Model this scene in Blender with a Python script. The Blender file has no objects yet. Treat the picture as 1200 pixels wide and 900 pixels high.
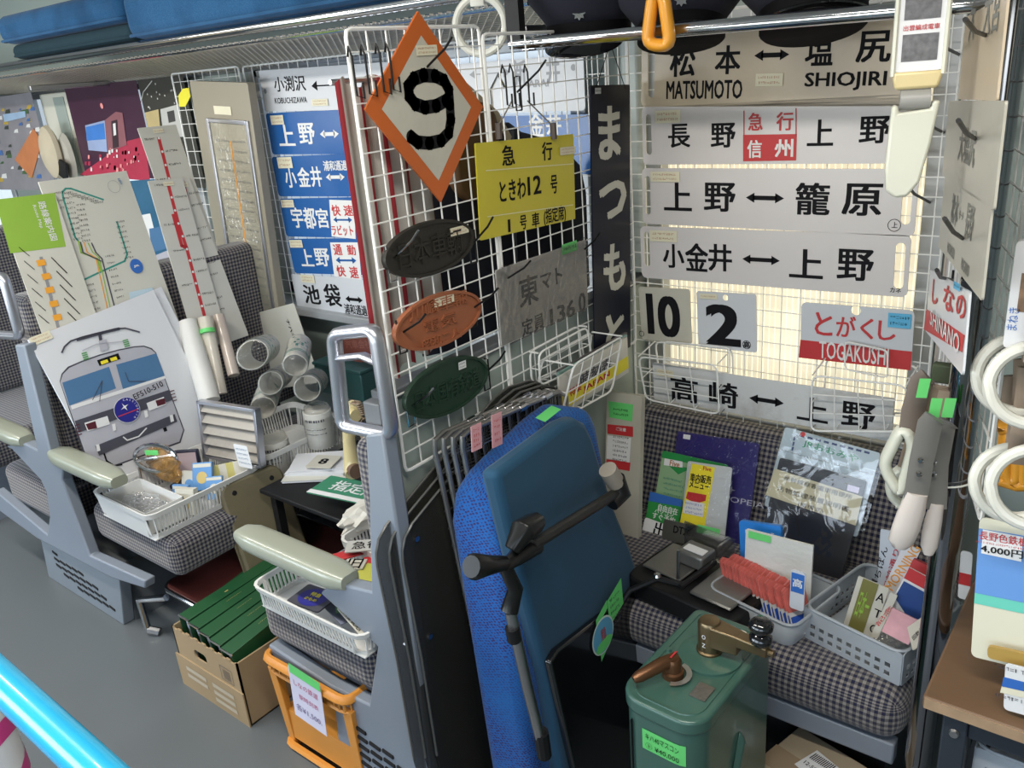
import bpy, bmesh, math, random
from mathutils import Vector, Matrix
random.seed(7)
C = bpy.context.scene.collection
# ---------------- camera ----------------
EYE = Vector((0, 0, 1.6)); F = 983.0
RM = Matrix(((0.78773413, -0.15754683, -0.59552828),
             (0.61094135, 0.32363022, 0.72250547),
             (-0.0789025, 0.93297507, -0.35118644)))      # columns: right, up, forward
cam = bpy.data.cameras.new('camera'); camo = bpy.data.objects.new('camera', cam); C.objects.link(camo)
cam.sensor_width = 36; cam.lens = F / 1200 * 36; cam.clip_start = 0.02
m4 = Matrix.Identity(4)
for i in range(3):
    m4[i][0] = RM[i][0]; m4[i][1] = RM[i][1]; m4[i][2] = -RM[i][2]; m4[i][3] = EYE[i]
camo.matrix_world = m4
bpy.context.scene.camera = camo
# ---------------- sky, lamps, exposure ----------------
w = bpy.data.worlds.new('world'); bpy.context.scene.world = w; w.use_nodes = True
wn = w.node_tree; bg = wn.nodes['Background']
sk = wn.nodes.new('ShaderNodeTexSky'); sk.sky_type = 'NISHITA'; sk.sun_disc = False
sk.sun_elevation = math.radians(50); sk.sun_rotation = math.radians(200); sk.altitude = 300
wn.links.new(sk.outputs[0], bg.inputs[0]); bg.inputs[1].default_value = 0.25
def area(name, loc, sx, sy, power, col, direction):
    l = bpy.data.lights.new(name, 'AREA'); l.shape = 'RECTANGLE'; l.size = sx; l.size_y = sy; l.energy = power; l.color = col
    o = bpy.data.objects.new(name, l); C.objects.link(o); o.location = loc
    o.rotation_euler = Vector(direction).to_track_quat('-Z', 'Y').to_euler(); return o
# daylight through the train windows on the aisle's far side, and the ceiling tube line
for wx, pw in ((-4.6, 26), (-2.9, 27), (-1.2, 13), (0.5, 7)):
    area('window_daylight', (wx, -0.92, 1.25), 1.3, 0.8, pw, (0.84, 0.93, 1.0), (0, 1, -0.12))
for i, wx in enumerate((-3.8, -2.0, -0.2)):
    area('ceiling_tube_light', (wx, 0.35, 2.19), 1.3, 0.12, 24, (1.0, 0.95, 0.86), (0, 0.12, -1))
vs = bpy.context.scene.view_settings
vs.view_transform = 'Standard'; vs.look = 'None'; vs.gamma = 1; vs.use_curve_mapping = False; vs.exposure = 0.0

# ---------------- point finders: a ray through a photo point meets a real plane ----------------
def ray(px, py): return RM @ Vector((px - 600, 450 - py, F))
def PX(px, py, x): d = ray(px, py); return EYE + d * (x / d.x)
def PY(px, py, y): d = ray(px, py); return EYE + d * (y / d.y)
def PZ(px, py, z): d = ray(px, py); return EYE + d * ((z - 1.6) / d.z)
def PN(px, py, p0, n):
    d = ray(px, py); n = Vector(n); return EYE + d * ((Vector(p0) - EYE).dot(n) / d.dot(n))

# ---------------- materials ----------------
MATS = {}
def _new(name):
    m = bpy.data.materials.new(name); m.use_nodes = True; return m, m.node_tree, m.node_tree.nodes['Principled BSDF']
def mat(name, col, rough=0.5, metal=0.0, var=0.08, nscale=14, bump=0.0, spec=0.5, trans=0.0, alpha=1.0, coat=0.0, emit=None, estr=0, dirt=0.0, dirtcol=(0.1, 0.08, 0.06)):
    if name in MATS: return MATS[name]
    m, nt, b = _new(name); L = nt.links
    tc = nt.nodes.new('ShaderNodeTexCoord'); ns = nt.nodes.new('ShaderNodeTexNoise')
    ns.inputs['Scale'].default_value = nscale; ns.inputs['Detail'].default_value = 4
    L.new(tc.outputs['Object'], ns.inputs['Vector'])
    mx = nt.nodes.new('ShaderNodeMix'); mx.data_type = 'RGBA'
    mx.inputs[6].default_value = tuple(c * (1 - var) for c in col) + (1,); mx.inputs[7].default_value = tuple(min(1, c * (1 + var)) for c in col) + (1,)
    L.new(ns.outputs['Fac'], mx.inputs[0]); out = mx.outputs[2]
    if dirt > 0:
        n2 = nt.nodes.new('ShaderNodeTexNoise'); n2.inputs['Scale'].default_value = nscale * 0.5; n2.inputs['Detail'].default_value = 8; n2.inputs['Roughness'].default_value = 0.7
        L.new(tc.outputs['Object'], n2.inputs['Vector'])
        cr = nt.nodes.new('ShaderNodeValToRGB'); cr.color_ramp.elements[0].position = 0.5; cr.color_ramp.elements[1].position = 0.75
        cr.color_ramp.elements[1].color = (dirt, dirt, dirt, 1); L.new(n2.outputs['Fac'], cr.inputs[0])
        m2 = nt.nodes.new('ShaderNodeMix'); m2.data_type = 'RGBA'; m2.inputs[7].default_value = tuple(dirtcol) + (1,)
        L.new(cr.outputs[0], m2.inputs[0]); L.new(out, m2.inputs[6]); out = m2.outputs[2]
    L.new(out, b.inputs['Base Color'])
    b.inputs['Roughness'].default_value = rough; b.inputs['Metallic'].default_value = metal
    b.inputs['Specular IOR Level'].default_value = spec
    b.inputs['Transmission Weight'].default_value = trans; b.inputs['Alpha'].default_value = alpha; b.inputs['Coat Weight'].default_value = coat
    if emit: b.inputs['Emission Color'].default_value = tuple(emit) + (1,); b.inputs['Emission Strength'].default_value = estr
    if bump > 0:
        bp = nt.nodes.new('ShaderNodeBump'); bp.inputs['Strength'].default_value = bump; bp.inputs['Distance'].default_value = 0.003
        n3 = nt.nodes.new('ShaderNodeTexNoise'); n3.inputs['Scale'].default_value = nscale * 6; L.new(tc.outputs['Object'], n3.inputs['Vector'])
        L.new(n3.outputs['Fac'], bp.inputs['Height']); L.new(bp.outputs[0], b.inputs['Normal'])
    MATS[name] = m; return m
def gingham(name, light, mid, dark, pitch, rough=0.95):
    m, nt, b = _new(name); L = nt.links; N = nt.nodes
    tc = N.new('ShaderNodeTexCoord'); sp = N.new('ShaderNodeSeparateXYZ'); L.new(tc.outputs['UV'], sp.inputs[0])
    def step(o):
        a = N.new('ShaderNodeMath'); a.operation = 'MULTIPLY'; a.inputs[1].default_value = 1 / pitch; L.new(o, a.inputs[0])
        f = N.new('ShaderNodeMath'); f.operation = 'FRACT'; L.new(a.outputs[0], f.inputs[0])
        s = N.new('ShaderNodeMath'); s.operation = 'LESS_THAN'; s.inputs[1].default_value = 0.52; L.new(f.outputs[0], s.inputs[0]); return s
    u = step(sp.outputs[0]); v = step(sp.outputs[1])
    ad = N.new('ShaderNodeMath'); ad.operation = 'ADD'; L.new(u.outputs[0], ad.inputs[0]); L.new(v.outputs[0], ad.inputs[1])
    h = N.new('ShaderNodeMath'); h.operation = 'MULTIPLY'; h.inputs[1].default_value = 0.5; L.new(ad.outputs[0], h.inputs[0])
    cr = N.new('ShaderNodeValToRGB'); cr.color_ramp.interpolation = 'CONSTANT'
    e = cr.color_ramp.elements; e[0].color = light + (1,); e[1].position = 0.25; e[1].color = mid + (1,)
    x = e.new(0.75); x.color = dark + (1,)
    L.new(h.outputs[0], cr.inputs[0]); L.new(cr.outputs[0], b.inputs['Base Color']); b.inputs['Roughness'].default_value = rough
    b.inputs['Sheen Weight'].default_value = 0.3; b.inputs['Specular IOR Level'].default_value = 0.2
    MATS[name] = m; return m
def weave(name, c1, c2, c3, scale, rough=0.9, sheen=0.4):
    m, nt, b = _new(name); L = nt.links; N = nt.nodes
    tc = N.new('ShaderNodeTexCoord'); mp = N.new('ShaderNodeMapping'); mp.inputs['Scale'].default_value = (scale, scale * 1.6, scale); mp.inputs['Rotation'].default_value = (0, 0, 0.5)
    L.new(tc.outputs['UV'], mp.inputs[0])
    ck = N.new('ShaderNodeTexVoronoi'); ck.inputs['Scale'].default_value = 1; L.new(mp.outputs[0], ck.inputs['Vector']); ck.inputs['Randomness'].default_value = 0.35
    cr = N.new('ShaderNodeValToRGB'); e = cr.color_ramp.elements; e[0].color = c2 + (1,); e[0].position = 0.32; e[1].color = c1 + (1,); e[1].position = 0.44; L.new(ck.outputs['Distance'], cr.inputs[0])
    n = N.new('ShaderNodeTexNoise'); n.inputs['Scale'].default_value = 6; L.new(tc.outputs['Object'], n.inputs['Vector'])
    mx = N.new('ShaderNodeMix'); mx.data_type = 'RGBA'; mx.inputs[7].default_value = c3 + (1,)
    c = N.new('ShaderNodeValToRGB'); c.color_ramp.elements[0].position = 0.45; c.color_ramp.elements[1].position = 0.8; L.new(n.outputs['Fac'], c.inputs[0])
    L.new(c.outputs[0], mx.inputs[0]); L.new(cr.outputs[0], mx.inputs[6]); L.new(mx.outputs[2], b.inputs['Base Color'])
    b.inputs['Roughness'].default_value = rough; b.inputs['Sheen Weight'].default_value = sheen; b.inputs['Specular IOR Level'].default_value = 0.15
    MATS[name] = m; return m
def glassy(name, col, alpha, rough=0.06, crinkle=0.0, nscale=25):
    m, nt, b = _new(name); L = nt.links; N = nt.nodes
    b.inputs['Base Color'].default_value = col + (1,); b.inputs['Roughness'].default_value = rough; b.inputs['Alpha'].default_value = alpha
    b.inputs['Specular IOR Level'].default_value = 0.9; b.inputs['Coat Weight'].default_value = 0.6; b.inputs['Coat Roughness'].default_value = 0.05
    if crinkle > 0:
        tc = N.new('ShaderNodeTexCoord'); n3 = N.new('ShaderNodeTexNoise'); n3.inputs['Scale'].default_value = nscale; n3.inputs['Distortion'].default_value = 1.5
        L.new(tc.outputs['Object'], n3.inputs['Vector']); bp = N.new('ShaderNodeBump'); bp.inputs['Strength'].default_value = crinkle; bp.inputs['Distance'].default_value = 0.02
        L.new(n3.outputs['Fac'], bp.inputs['Height']); L.new(bp.outputs[0], b.inputs['Normal']); L.new(bp.outputs[0], b.inputs['Coat Normal'])
    MATS[name] = m; return m

def film(name, tint=(1, 1, 1), k=.8, base=.015, rough=.07, crinkle=.45, nscale=30, body=0.0):
    m = bpy.data.materials.new(name); m.use_nodes = True; nt = m.node_tree; N = nt.nodes; L = nt.links; N.remove(N['Principled BSDF'])
    tr = N.new('ShaderNodeBsdfTransparent'); tr.inputs[0].default_value = tint + (1,); gl = N.new('ShaderNodeBsdfGlossy'); gl.inputs['Roughness'].default_value = rough; gl.inputs[0].default_value = (.95, .95, .95, 1)
    tc = N.new('ShaderNodeTexCoord'); n3 = N.new('ShaderNodeTexNoise'); n3.inputs['Scale'].default_value = nscale; n3.inputs['Distortion'].default_value = 1.2; L.new(tc.outputs['Object'], n3.inputs['Vector'])
    bp = N.new('ShaderNodeBump'); bp.inputs['Strength'].default_value = crinkle; bp.inputs['Distance'].default_value = .015; L.new(n3.outputs['Fac'], bp.inputs['Height']); L.new(bp.outputs[0], gl.inputs['Normal'])
    fr = N.new('ShaderNodeFresnel'); fr.inputs[0].default_value = 1.45; L.new(bp.outputs[0], fr.inputs['Normal'])
    ma = N.new('ShaderNodeMath'); ma.operation = 'MULTIPLY_ADD'; ma.use_clamp = True; ma.inputs[1].default_value = k; ma.inputs[2].default_value = base; L.new(fr.outputs[0], ma.inputs[0])
    mx = N.new('ShaderNodeMixShader'); L.new(ma.outputs[0], mx.inputs[0]); L.new(tr.outputs[0], mx.inputs[1]); L.new(gl.outputs[0], mx.inputs[2]); out = mx.outputs[0]
    if body > 0:
        df = N.new('ShaderNodeBsdfDiffuse'); df.inputs[0].default_value = (.7, .7, .68, 1); m2 = N.new('ShaderNodeMixShader'); m2.inputs[0].default_value = body; L.new(out, m2.inputs[1]); L.new(df.outputs[0], m2.inputs[2]); out = m2.outputs[0]
    L.new(out, N['Material Output'].inputs[0]); MATS[name] = m; return m

# ---------------- mesh builder ----------------
_TX = {}
def text_data(s, bold):
    k = (s, bold)
    if k in _TX: return _TX[k]
    if bold > 0:
        v, f, x0, x1, z0, z1 = text_data(s, 0); d = bold * .8; V = []; Fs = []
        for q_, (dx, dz) in enumerate(((-d, -d * .6), (d, -d * .6), (-d, d * .6), (d, d * .6), (0, 0))):
            b = len(V); V += [(a + dx, c + dz, q_ * .00005) for a, c in v]; Fs += [tuple(b + i for i in q) for q in f]
        _TX[k] = (V, Fs, x0 - d, x1 + d, z0 - d * .6, z1 + d * .6); return _TX[k]
    c = bpy.data.curves.new('tx', 'FONT'); c.body = s; c.resolution_u = 5 if len(s) < 3 and s.isascii() else 2; c.size = 1; c.align_x = 'LEFT'
    o = bpy.data.objects.new('tx', c); me = bpy.data.meshes.new_from_object(o)
    v = [tuple(p.co)[:2] for p in me.vertices]; f = [tuple(p.vertices) for p in me.polygons]
    bpy.data.objects.remove(o); bpy.data.curves.remove(c); bpy.data.meshes.remove(me)
    x0 = min(a[0] for a in v); x1 = max(a[0] for a in v); z0 = min(a[1] for a in v); z1 = max(a[1] for a in v)
    _TX[k] = (v, f, x0, x1, z0, z1); return _TX[k]
def rrect(w, h, r, n=4, cx=0, cz=0):
    P = []
    for (sx, sz, a0) in ((1, 1, 0), (-1, 1, 90), (-1, -1, 180), (1, -1, 270)):
        for i in range(n + 1):
            a = math.radians(a0 + 90 * i / n); P.append((cx + sx * (w / 2 - r) + r * math.cos(a), cz + sz * (h / 2 - r) + r * math.sin(a)))
    return P
def ell(a, b, n=32, cx=0, cz=0): return [(cx + a * math.cos(2 * math.pi * i / n), cz + b * math.sin(2 * math.pi * i / n)) for i in range(n)]
class MB:
    def __init__(s, M=None): s.v = []; s.f = []; s.mi = []; s.m = 0; s.M = M
    def add(s, vs, fs, M=None):
        b = len(s.v)
        for p in vs:
            p = Vector(p)
            if M is not None: p = M @ p
            if s.M is not None: p = s.M @ p
            s.v.append(p)
        for f in fs: s.f.append(tuple(b + i for i in f)); s.mi.append(s.m)
        return s
    def box(s, x0, x1, y0, y1, z0, z1, M=None):
        vs = [(x, y, z) for z in (z0, z1) for y in (y0, y1) for x in (x0, x1)]
        return s.add(vs, [(0, 2, 3, 1), (4, 5, 7, 6), (0, 1, 5, 4), (1, 3, 7, 5), (3, 2, 6, 7), (2, 0, 4, 6)], M)
    def prism(s, poly, y0, y1, M=None):       # polygon in x,z extruded along y
        n = len(poly); vs = [(p[0], y0, p[1]) for p in poly] + [(p[0], y1, p[1]) for p in poly]
        fs = [tuple(range(n)), tuple(range(2 * n - 1, n - 1, -1))] + [(i, n + i, n + (i + 1) % n, (i + 1) % n) for i in range(n)]
        return s.add(vs, fs, M)
    def hull(s, pts_a, pts_b):                # two matching 3-D loops joined
        n = len(pts_a)
        return s.add(list(pts_a) + list(pts_b), [tuple(range(n)), tuple(range(2 * n - 1, n - 1, -1))] + [(i, n + i, n + (i + 1) % n, (i + 1) % n) for i in range(n)])
    def face(s, pts): return s.add(pts, [tuple(range(len(pts)))])
    def poly(s, pl, y, M=None): return s.add([(p[0], y, p[1]) for p in pl], [tuple(range(len(pl)))], M)
    def rect(s, x0, x1, z0, z1, y, M=None): return s.poly([(x0, z0), (x1, z0), (x1, z1), (x0, z1)], y, M)
    def bar(s, a, b, r, n=4, r2=None):
        a = Vector(a); b = Vector(b); d = b - a
        if d.length < 1e-6: return s
        q = d.to_track_quat('Z', 'Y').to_matrix(); r2 = r if r2 is None else r2
        vs = []
        for (p, rr) in ((a, r), (b, r2)):
            for i in range(n): t = 2 * math.pi * (i + .5) / n; vs.append(p + q @ Vector((rr * math.cos(t), rr * math.sin(t), 0)))
        return s.add(vs, [(i, (i + 1) % n, n + (i + 1) % n, n + i) for i in range(n)] + [tuple(range(n - 1, -1, -1)), tuple(range(n, 2 * n))])
    def tube(s, pts, r, n=8, closed=False, rs=None, flat=1.0, up=None):
        pts = [Vector(p) for p in pts]; k = len(pts); vs = []
        prev = None
        for i, p in enumerate(pts):
            a = pts[(i - 1) % k] if (closed or i > 0) else p; c = pts[(i + 1) % k] if (closed or i < k - 1) else p
            t = (c - a).normalized()
            if up is not None: u = (Vector(up) - t * Vector(up).dot(t)).normalized()
            elif prev is None:
                u = t.orthogonal().normalized()
            else:
                u = (prev - t * prev.dot(t)).normalized()
            prev = u; v = t.cross(u); rr = rs[i] if rs else r
            for j in range(n): q = 2 * math.pi * j / n; vs.append(p + u * rr * flat * math.cos(q) + v * rr * math.sin(q))
        fs = []
        for i in range(k if closed else k - 1):
            b = ((i + 1) % k) * n
            for j in range(n): fs.append((i * n + j, i * n + (j + 1) % n, b + (j + 1) % n, b + j))
        if not closed: fs += [tuple(range(n - 1, -1, -1)), tuple(range((k - 1) * n, k * n))]
        return s.add(vs, fs)
    def lathe(s, prof, n=24, M=None, cap=True):
        vs = []; k = len(prof)
        for (r, z) in prof:
            for j in range(n): a = 2 * math.pi * j / n; vs.append((r * math.cos(a), r * math.sin(a), z))
        fs = [(i * n + j, i * n + (j + 1) % n, (i + 1) * n + (j + 1) % n, (i + 1) * n + j) for i in range(k - 1) for j in range(n)]
        if cap: fs += [tuple(range(n - 1, -1, -1)), tuple(range((k - 1) * n, k * n))]
        return s.add(vs, fs, M)
    def text(s, body, x, z, w, h, y=-0.001, bold=0.02, M=None, rot=0):   # glyph box fitted to w x h centred on x,z, facing -y
        v, f, x0, x1, z0, z1 = text_data(body, bold)
        sx = w / max(1e-6, x1 - x0); sz = h / max(1e-6, z1 - z0)
        if h == 0: sz = sx
        if w == 0: sx = sz
        cs, sn = math.cos(rot), math.sin(rot); P = []
        for a in v:
            p = (a[0] - (x0 + x1) / 2) * sx; q = (a[1] - (z0 + z1) / 2) * sz
            P.append((x + p * cs - q * sn, y - (a[2] if len(a) > 2 else 0), z + p * sn + q * cs))
        return s.add(P, f, M)
def boxuv(me):
    uv = me.uv_layers.new(name='UVMap').data
    vs = me.vertices
    for p in me.polygons:
        n = p.normal; ax = max(range(3), key=lambda i: abs(n[i]))
        for li in p.loop_indices:
            c = vs[me.loops[li].vertex_index].co
            uv[li].uv = (c.y, c.z) if ax == 0 else ((c.x, c.z) if ax == 1 else (c.x, c.y))
def part(name, mb, mats, parent=None, bevel=0, seg=2, smooth=True, ang=35, label=None, subsurf=0, uv=False, kind=None, solid=0):
    me = bpy.data.meshes.new(name); me.from_pydata([tuple(v) for v in mb.v], [], mb.f)
    if not isinstance(mats, (list, tuple)): mats = [mats]
    for q in mats: me.materials.append(q)
    if len(mats) > 1: me.polygons.foreach_set('material_index', mb.mi)
    if smooth: me.polygons.foreach_set('use_smooth', [True] * len(mb.f)); me.set_sharp_from_angle(angle=math.radians(ang))
    me.update()
    if uv: boxuv(me)
    o = bpy.data.objects.new(name, me); C.objects.link(o)
    if parent is not None: o.parent = parent
    if bevel > 0:
        b = o.modifiers.new('b', 'BEVEL'); b.width = bevel; b.segments = seg; b.limit_method = 'ANGLE'; b.angle_limit = math.radians(40)
    if subsurf: q = o.modifiers.new('s', 'SUBSURF'); q.levels = q.render_levels = subsurf
    if solid: q = o.modifiers.new('k', 'SOLIDIFY'); q.thickness = solid; q.offset = 0
    if label: o['label'] = label
    if kind: o['kind'] = kind
    return o
def frame(o, x, z):      # matrix: local x along x, local z close to z, local y = into the thing (away from the viewer side)
    x = Vector(x).normalized(); z = Vector(z); z = (z - x * z.dot(x)).normalized(); y = z.cross(x)
    return Matrix(((x.x, y.x, z.x, o[0]), (x.y, y.y, z.y, o[1]), (x.z, y.z, z.z, o[2]), (0, 0, 0, 1)))
def thing(name, label, cat, M=None, group=None):
    o = bpy.data.objects.new(name, None); C.objects.link(o); o.empty_display_size = 0.05
    if M is not None: o.matrix_world = M if isinstance(M, Matrix) else Matrix.Translation(Vector(M))
    o['label'] = label; o['category'] = cat
    if group: o['group'] = group
    return o
def tag(o, label, cat, group=None):
    o['label'] = label; o['category'] = cat
    if group: o['group'] = group
    return o
def struct(o): o['kind'] = 'structure'; return o
def dup(r0, M, label, group=None):
    r = r0.copy(); C.objects.link(r); r.matrix_world = M; r['label'] = label
    if group: r['group'] = group
    for ch in list(r0.children):
        c = ch.copy(); C.objects.link(c); c.parent = r
        for g in list(ch.children): d = g.copy(); C.objects.link(d); d.parent = c
    return r
def T(x, y, z): return Matrix.Translation((x, y, z))
def RX(a): return Matrix.Rotation(math.radians(a), 4, 'X')
def RY(a): return Matrix.Rotation(math.radians(a), 4, 'Y')
def RZ(a): return Matrix.Rotation(math.radians(a), 4, 'Z')

# shared materials
black = mat('black_print', (0.008, 0.008, 0.01), 0.7, spec=.15)
white = mat('white_paint', (0.72, 0.72, 0.72), 0.4, var=0.03)
redp = mat('red_print', (0.5, 0.03, 0.035), 0.5)
chrome = mat('chrome', (0.6, 0.6, 0.61), 0.12, 1.0, var=0.05)
steel = mat('brushed_steel', (0.42, 0.42, 0.43), 0.35, 1.0)
wirewhite = mat('white_coated_wire', (0.78, 0.78, 0.76), 0.35, var=0.04)
blackmetal = mat('black_metal', (0.01, 0.01, 0.011), 0.45, spec=.25)
tagcream = mat('cream_price_tag', (0.7, 0.66, 0.5), 0.6)
tagink = mat('tag_ink', (0.45, 0.2, 0.12), 0.6)
greentag = mat('green_price_tag', (0.13, 0.6, 0.16), 0.6)
framegrey = mat('blue_grey_frame_paint', (0.205, 0.232, 0.275), 0.42, var=0.06, nscale=6, dirt=0.15, dirtcol=(0.2, 0.22, 0.24))
cloth = gingham('checked_moquette', (0.235, 0.215, 0.205), (0.10, 0.093, 0.093), (0.013, 0.015, 0.042), 0.0128)
# ---------------- the setting ----------------
mb = MB(); mb.box(-7.5, 2.0, -1.0, 2.0, -0.05, 0)
floorm = mat('vinyl_floor', (0.115, 0.128, 0.134), 0.33, var=0.1, nscale=2.5, dirt=0.5, dirtcol=(0.1, 0.105, 0.105))
struct(part('floor', mb, floorm))
wallm = mat('pale_green_panel', (0.33, 0.385, 0.36), 0.45, var=0.05, nscale=3)
grimm = mat('grey_metal_trim', (0.42, 0.44, 0.46), 0.4, 0.3)
creamw = mat('cream_panel', (0.62, 0.62, 0.54), 0.5, var=0.04, nscale=3)
WB = 1.98
WINS = [(-6.4, -5.0, 0.86, 1.66), (-4.55, -3.2, 0.86, 1.66), (-2.7, -1.32, 0.88, 1.66), (-1.09, -0.42, 0.7, 1.66)]
mb = MB(); xs = [-7.5]
for a in WINS: xs += [a[0], a[1]]
xs += [2.0]
for i in range(0, len(xs) - 1, 2): mb.box(xs[i], xs[i + 1], WB, WB + 0.06, 0, 2.3)
for (a, b, c, d) in WINS: mb.box(a, b, WB, WB + 0.06, 0, c); mb.box(a, b, WB, WB + 0.06, d, 2.3)
struct(part('wall_back', mb, wallm))
blind = MATS.get('x') or mat('lit_blind', (0.8, 0.76, 0.62), 0.8, emit=(1.0, 0.90, 0.66), estr=0.62)
glowm = mat('sunlit_window', (0.7, 0.75, 0.8), 0.2, emit=(0.75, 0.88, 1.0), estr=0.55)
for k, (a, b, c, d) in enumerate(WINS):
    fr = MB()
    for (x0, x1, z0, z1) in ((a - .03, a + .02, c - .03, d + .03), (b - .02, b + .03, c - .03, d + .03), (a, b, c - .03, c + .02), (a, b, d - .02, d + .03)): fr.box(x0, x1, WB - .012, WB + .05, z0, z1)
    wdw = struct(part('window_%d' % (k + 1), fr, grimm, bevel=.003))
    sl = MB(); n = 0; z = c
    if k == 3:
        x = a
        while x < b: sl.box(x, min(b, x + 0.0125), WB + .03, WB + .036, c, d); x += 0.0145
        sl.box(a, b, WB + .036, WB + .038, c, d)
        part('blind', sl, blind, wdw, label='backlit cream blind with fine vertical slats', kind='stuff')
    else:
        sl.box(a, b, WB + .03, WB + .036, c, d); part('pane', sl, glowm, wdw)
# sill under the window of the second bay
mb = MB(); mb.box(-2.75, -1.15, 1.86, WB, 0.80, 0.83); struct(part('trim_1', mb, grimm, bevel=.004))
mb = MB(); mb.box(-1.1, -0.3, 1.93, WB, 0.64, 0.70); struct(part('trim_2', mb, grimm, bevel=.004))
mb = MB(); mb.box(-0.38, -0.3, 1.93, WB, 0.3, 2.2); struct(part('trim_3', mb, mat('window_post', (0.62, 0.58, 0.6), 0.3, 0.5), bevel=.008))
mb = MB().box(-4.34, -3.98, 1.94, WB, 1.1, 1.66); struct(part('trim_5', mb, creamw, bevel=.006))
mb = MB().box(-4.2, -4.1, 1.935, 1.94, 1.2, 1.64); struct(part('trim_6', mb, wallm, bevel=.002))
# ceiling, far ends, opposite wall with its window openings
ceilm = mat('ceiling_panel', (0.5, 0.5, 0.48), 0.6, var=0.03)
mb = MB(); mb.box(-7.5, 2, -1.0, 2.04, 2.25, 2.3); struct(part('ceiling', mb, ceilm))
mb = MB(); mb.box(-7.56, -7.5, -1.0, 2.04, 0, 2.3); struct(part('wall_left', mb, wallm))
mb = MB(); mb.box(2.0, 2.06, -1.0, 2.04, 0, 2.3); struct(part('wall_right', mb, wallm))
mb = MB(); mb.box(-7.5, 2, -1.06, -1.0, 0, 0.85); mb.box(-7.5, 2, -1.06, -1.0, 1.65, 2.3)
for x in (-7.5, -5.4, -3.75, -2.05, -0.35, 1.3): mb.box(x, x + 0.16, -1.06, -1.0, 0.85, 1.65)
struct(part('wall_front', mb, wallm))
# partition between the seats and the bench (solid below, open above)
mb = MB()
mb.box(-1.155, -1.125, 0.985, WB, 0.0, 1.03)
struct(part('partition', mb, wallm, bevel=.004))
mb = MB(); mb.box(-1.162, -1.118, 0.962, 0.99, 0.0, 1.035); mb.box(-1.162, -1.118, .985, WB, 1.03, 1.05)
struct(part('partition_edge', mb, mat('dark_rubber_edge', (0.12, 0.13, 0.14), 0.5), bevel=.003))
mb = MB(); mb.box(-1.16, -1.105, 1.93, WB, 1.06, 2.2); struct(part('trim_4', mb, mat('pale_pillar', (0.4, 0.45, 0.44), 0.4), bevel=.01))

# ---------------- luggage rack ----------------
RY0 = 1.6; RZ0 = 1.765
rack = thing('luggage_rack', 'chrome tube luggage rack with wire net running above the windows', 'luggage rack', (0, 0, 0))
mb = MB(); mb.tube([(-6.9, RY0, RZ0), (-1.19, RY0, RZ0)], .016, 12); mb.tube([(-6.9, RY0 + .01, RZ0 - .035), (-1.19, RY0 + .01, RZ0 - .035)], .006, 8)
part('front_rail', mb, chrome, rack)
mb = MB(); mb.tube([(-6.9, WB - .02, RZ0 - .09), (-1.0, WB - .02, RZ0 - .09)], .012, 8)
part('rear_rail', mb, steel, rack)
mb = MB(); z = RZ0 - .03
d = 0.36; x = -6.9
def netbars(x0, x1, y0, y1, st):
    x = x0 - (y1 - y0)
    while x < x1:
        for sg in (0, 1):
            a, b = (x, x + (y1 - y0)) if sg == 0 else (x + (y1 - y0), x)
            ya, yb = y0, y1
            pa = Vector((a, ya, z - .004 * sg)); pb = Vector((b, yb, z - .06 - .004 * sg))
            def clip(p, q):
                for lim, sgn in ((x0, 1), (x1, -1)):
                    if (p.x - lim) * sgn < 0:
                        if (q.x - lim) * sgn <= 0: return None
                        t = (lim - p.x) / (q.x - p.x); p = p.lerp(q, t)
                return p
            A_ = clip(pa, pb); B_ = clip(pb, pa)
            if A_ is not None and B_ is not None: mb.bar(A_, B_, .0019, 3)
        x += st
netbars(-4.7, -1.19, RY0, WB - .02, .028)
part('wire_net', mb, mat('net_wire', (0.6, 0.55, 0.46), 0.45, 0.3), rack, kind='stuff')
for x in (-3.6, -1.19): part('bracket', MB().box(x - .012, x + .012, RY0 - .02, WB, RZ0 - .10, RZ0 - .08), steel, rack, bevel=.003)

# hanging pipe in front of the bench
pp = thing('hanging_pipe', 'polished steel pipe hanging above the bench, caps behind it', 'pipe', (0, 0, 0))
p0 = PY(600, 52, 1.5); p1 = PY(1200, 0, 1.5)
mb = MB(); mb.tube([p0, p1 + (p1 - p0) * .2], .0125, 12); part('tube', mb, chrome, pp)
mb = MB(); mb.box(p0.x - .004, p0.x + .03, 1.49, 1.51, p0.z, p0.z + .3); part('bracket', mb, blackmetal, pp)
mb = MB(); mb.tube([p0 + Vector((-.004, 0, .3)), p0 + Vector((-.004, 0, 0)), p0 + Vector((.02, 0, -.012)), p0 + Vector((.06, 0, -.012))], .004, 6); part('edge_strip', mb, chrome, pp)
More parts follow.
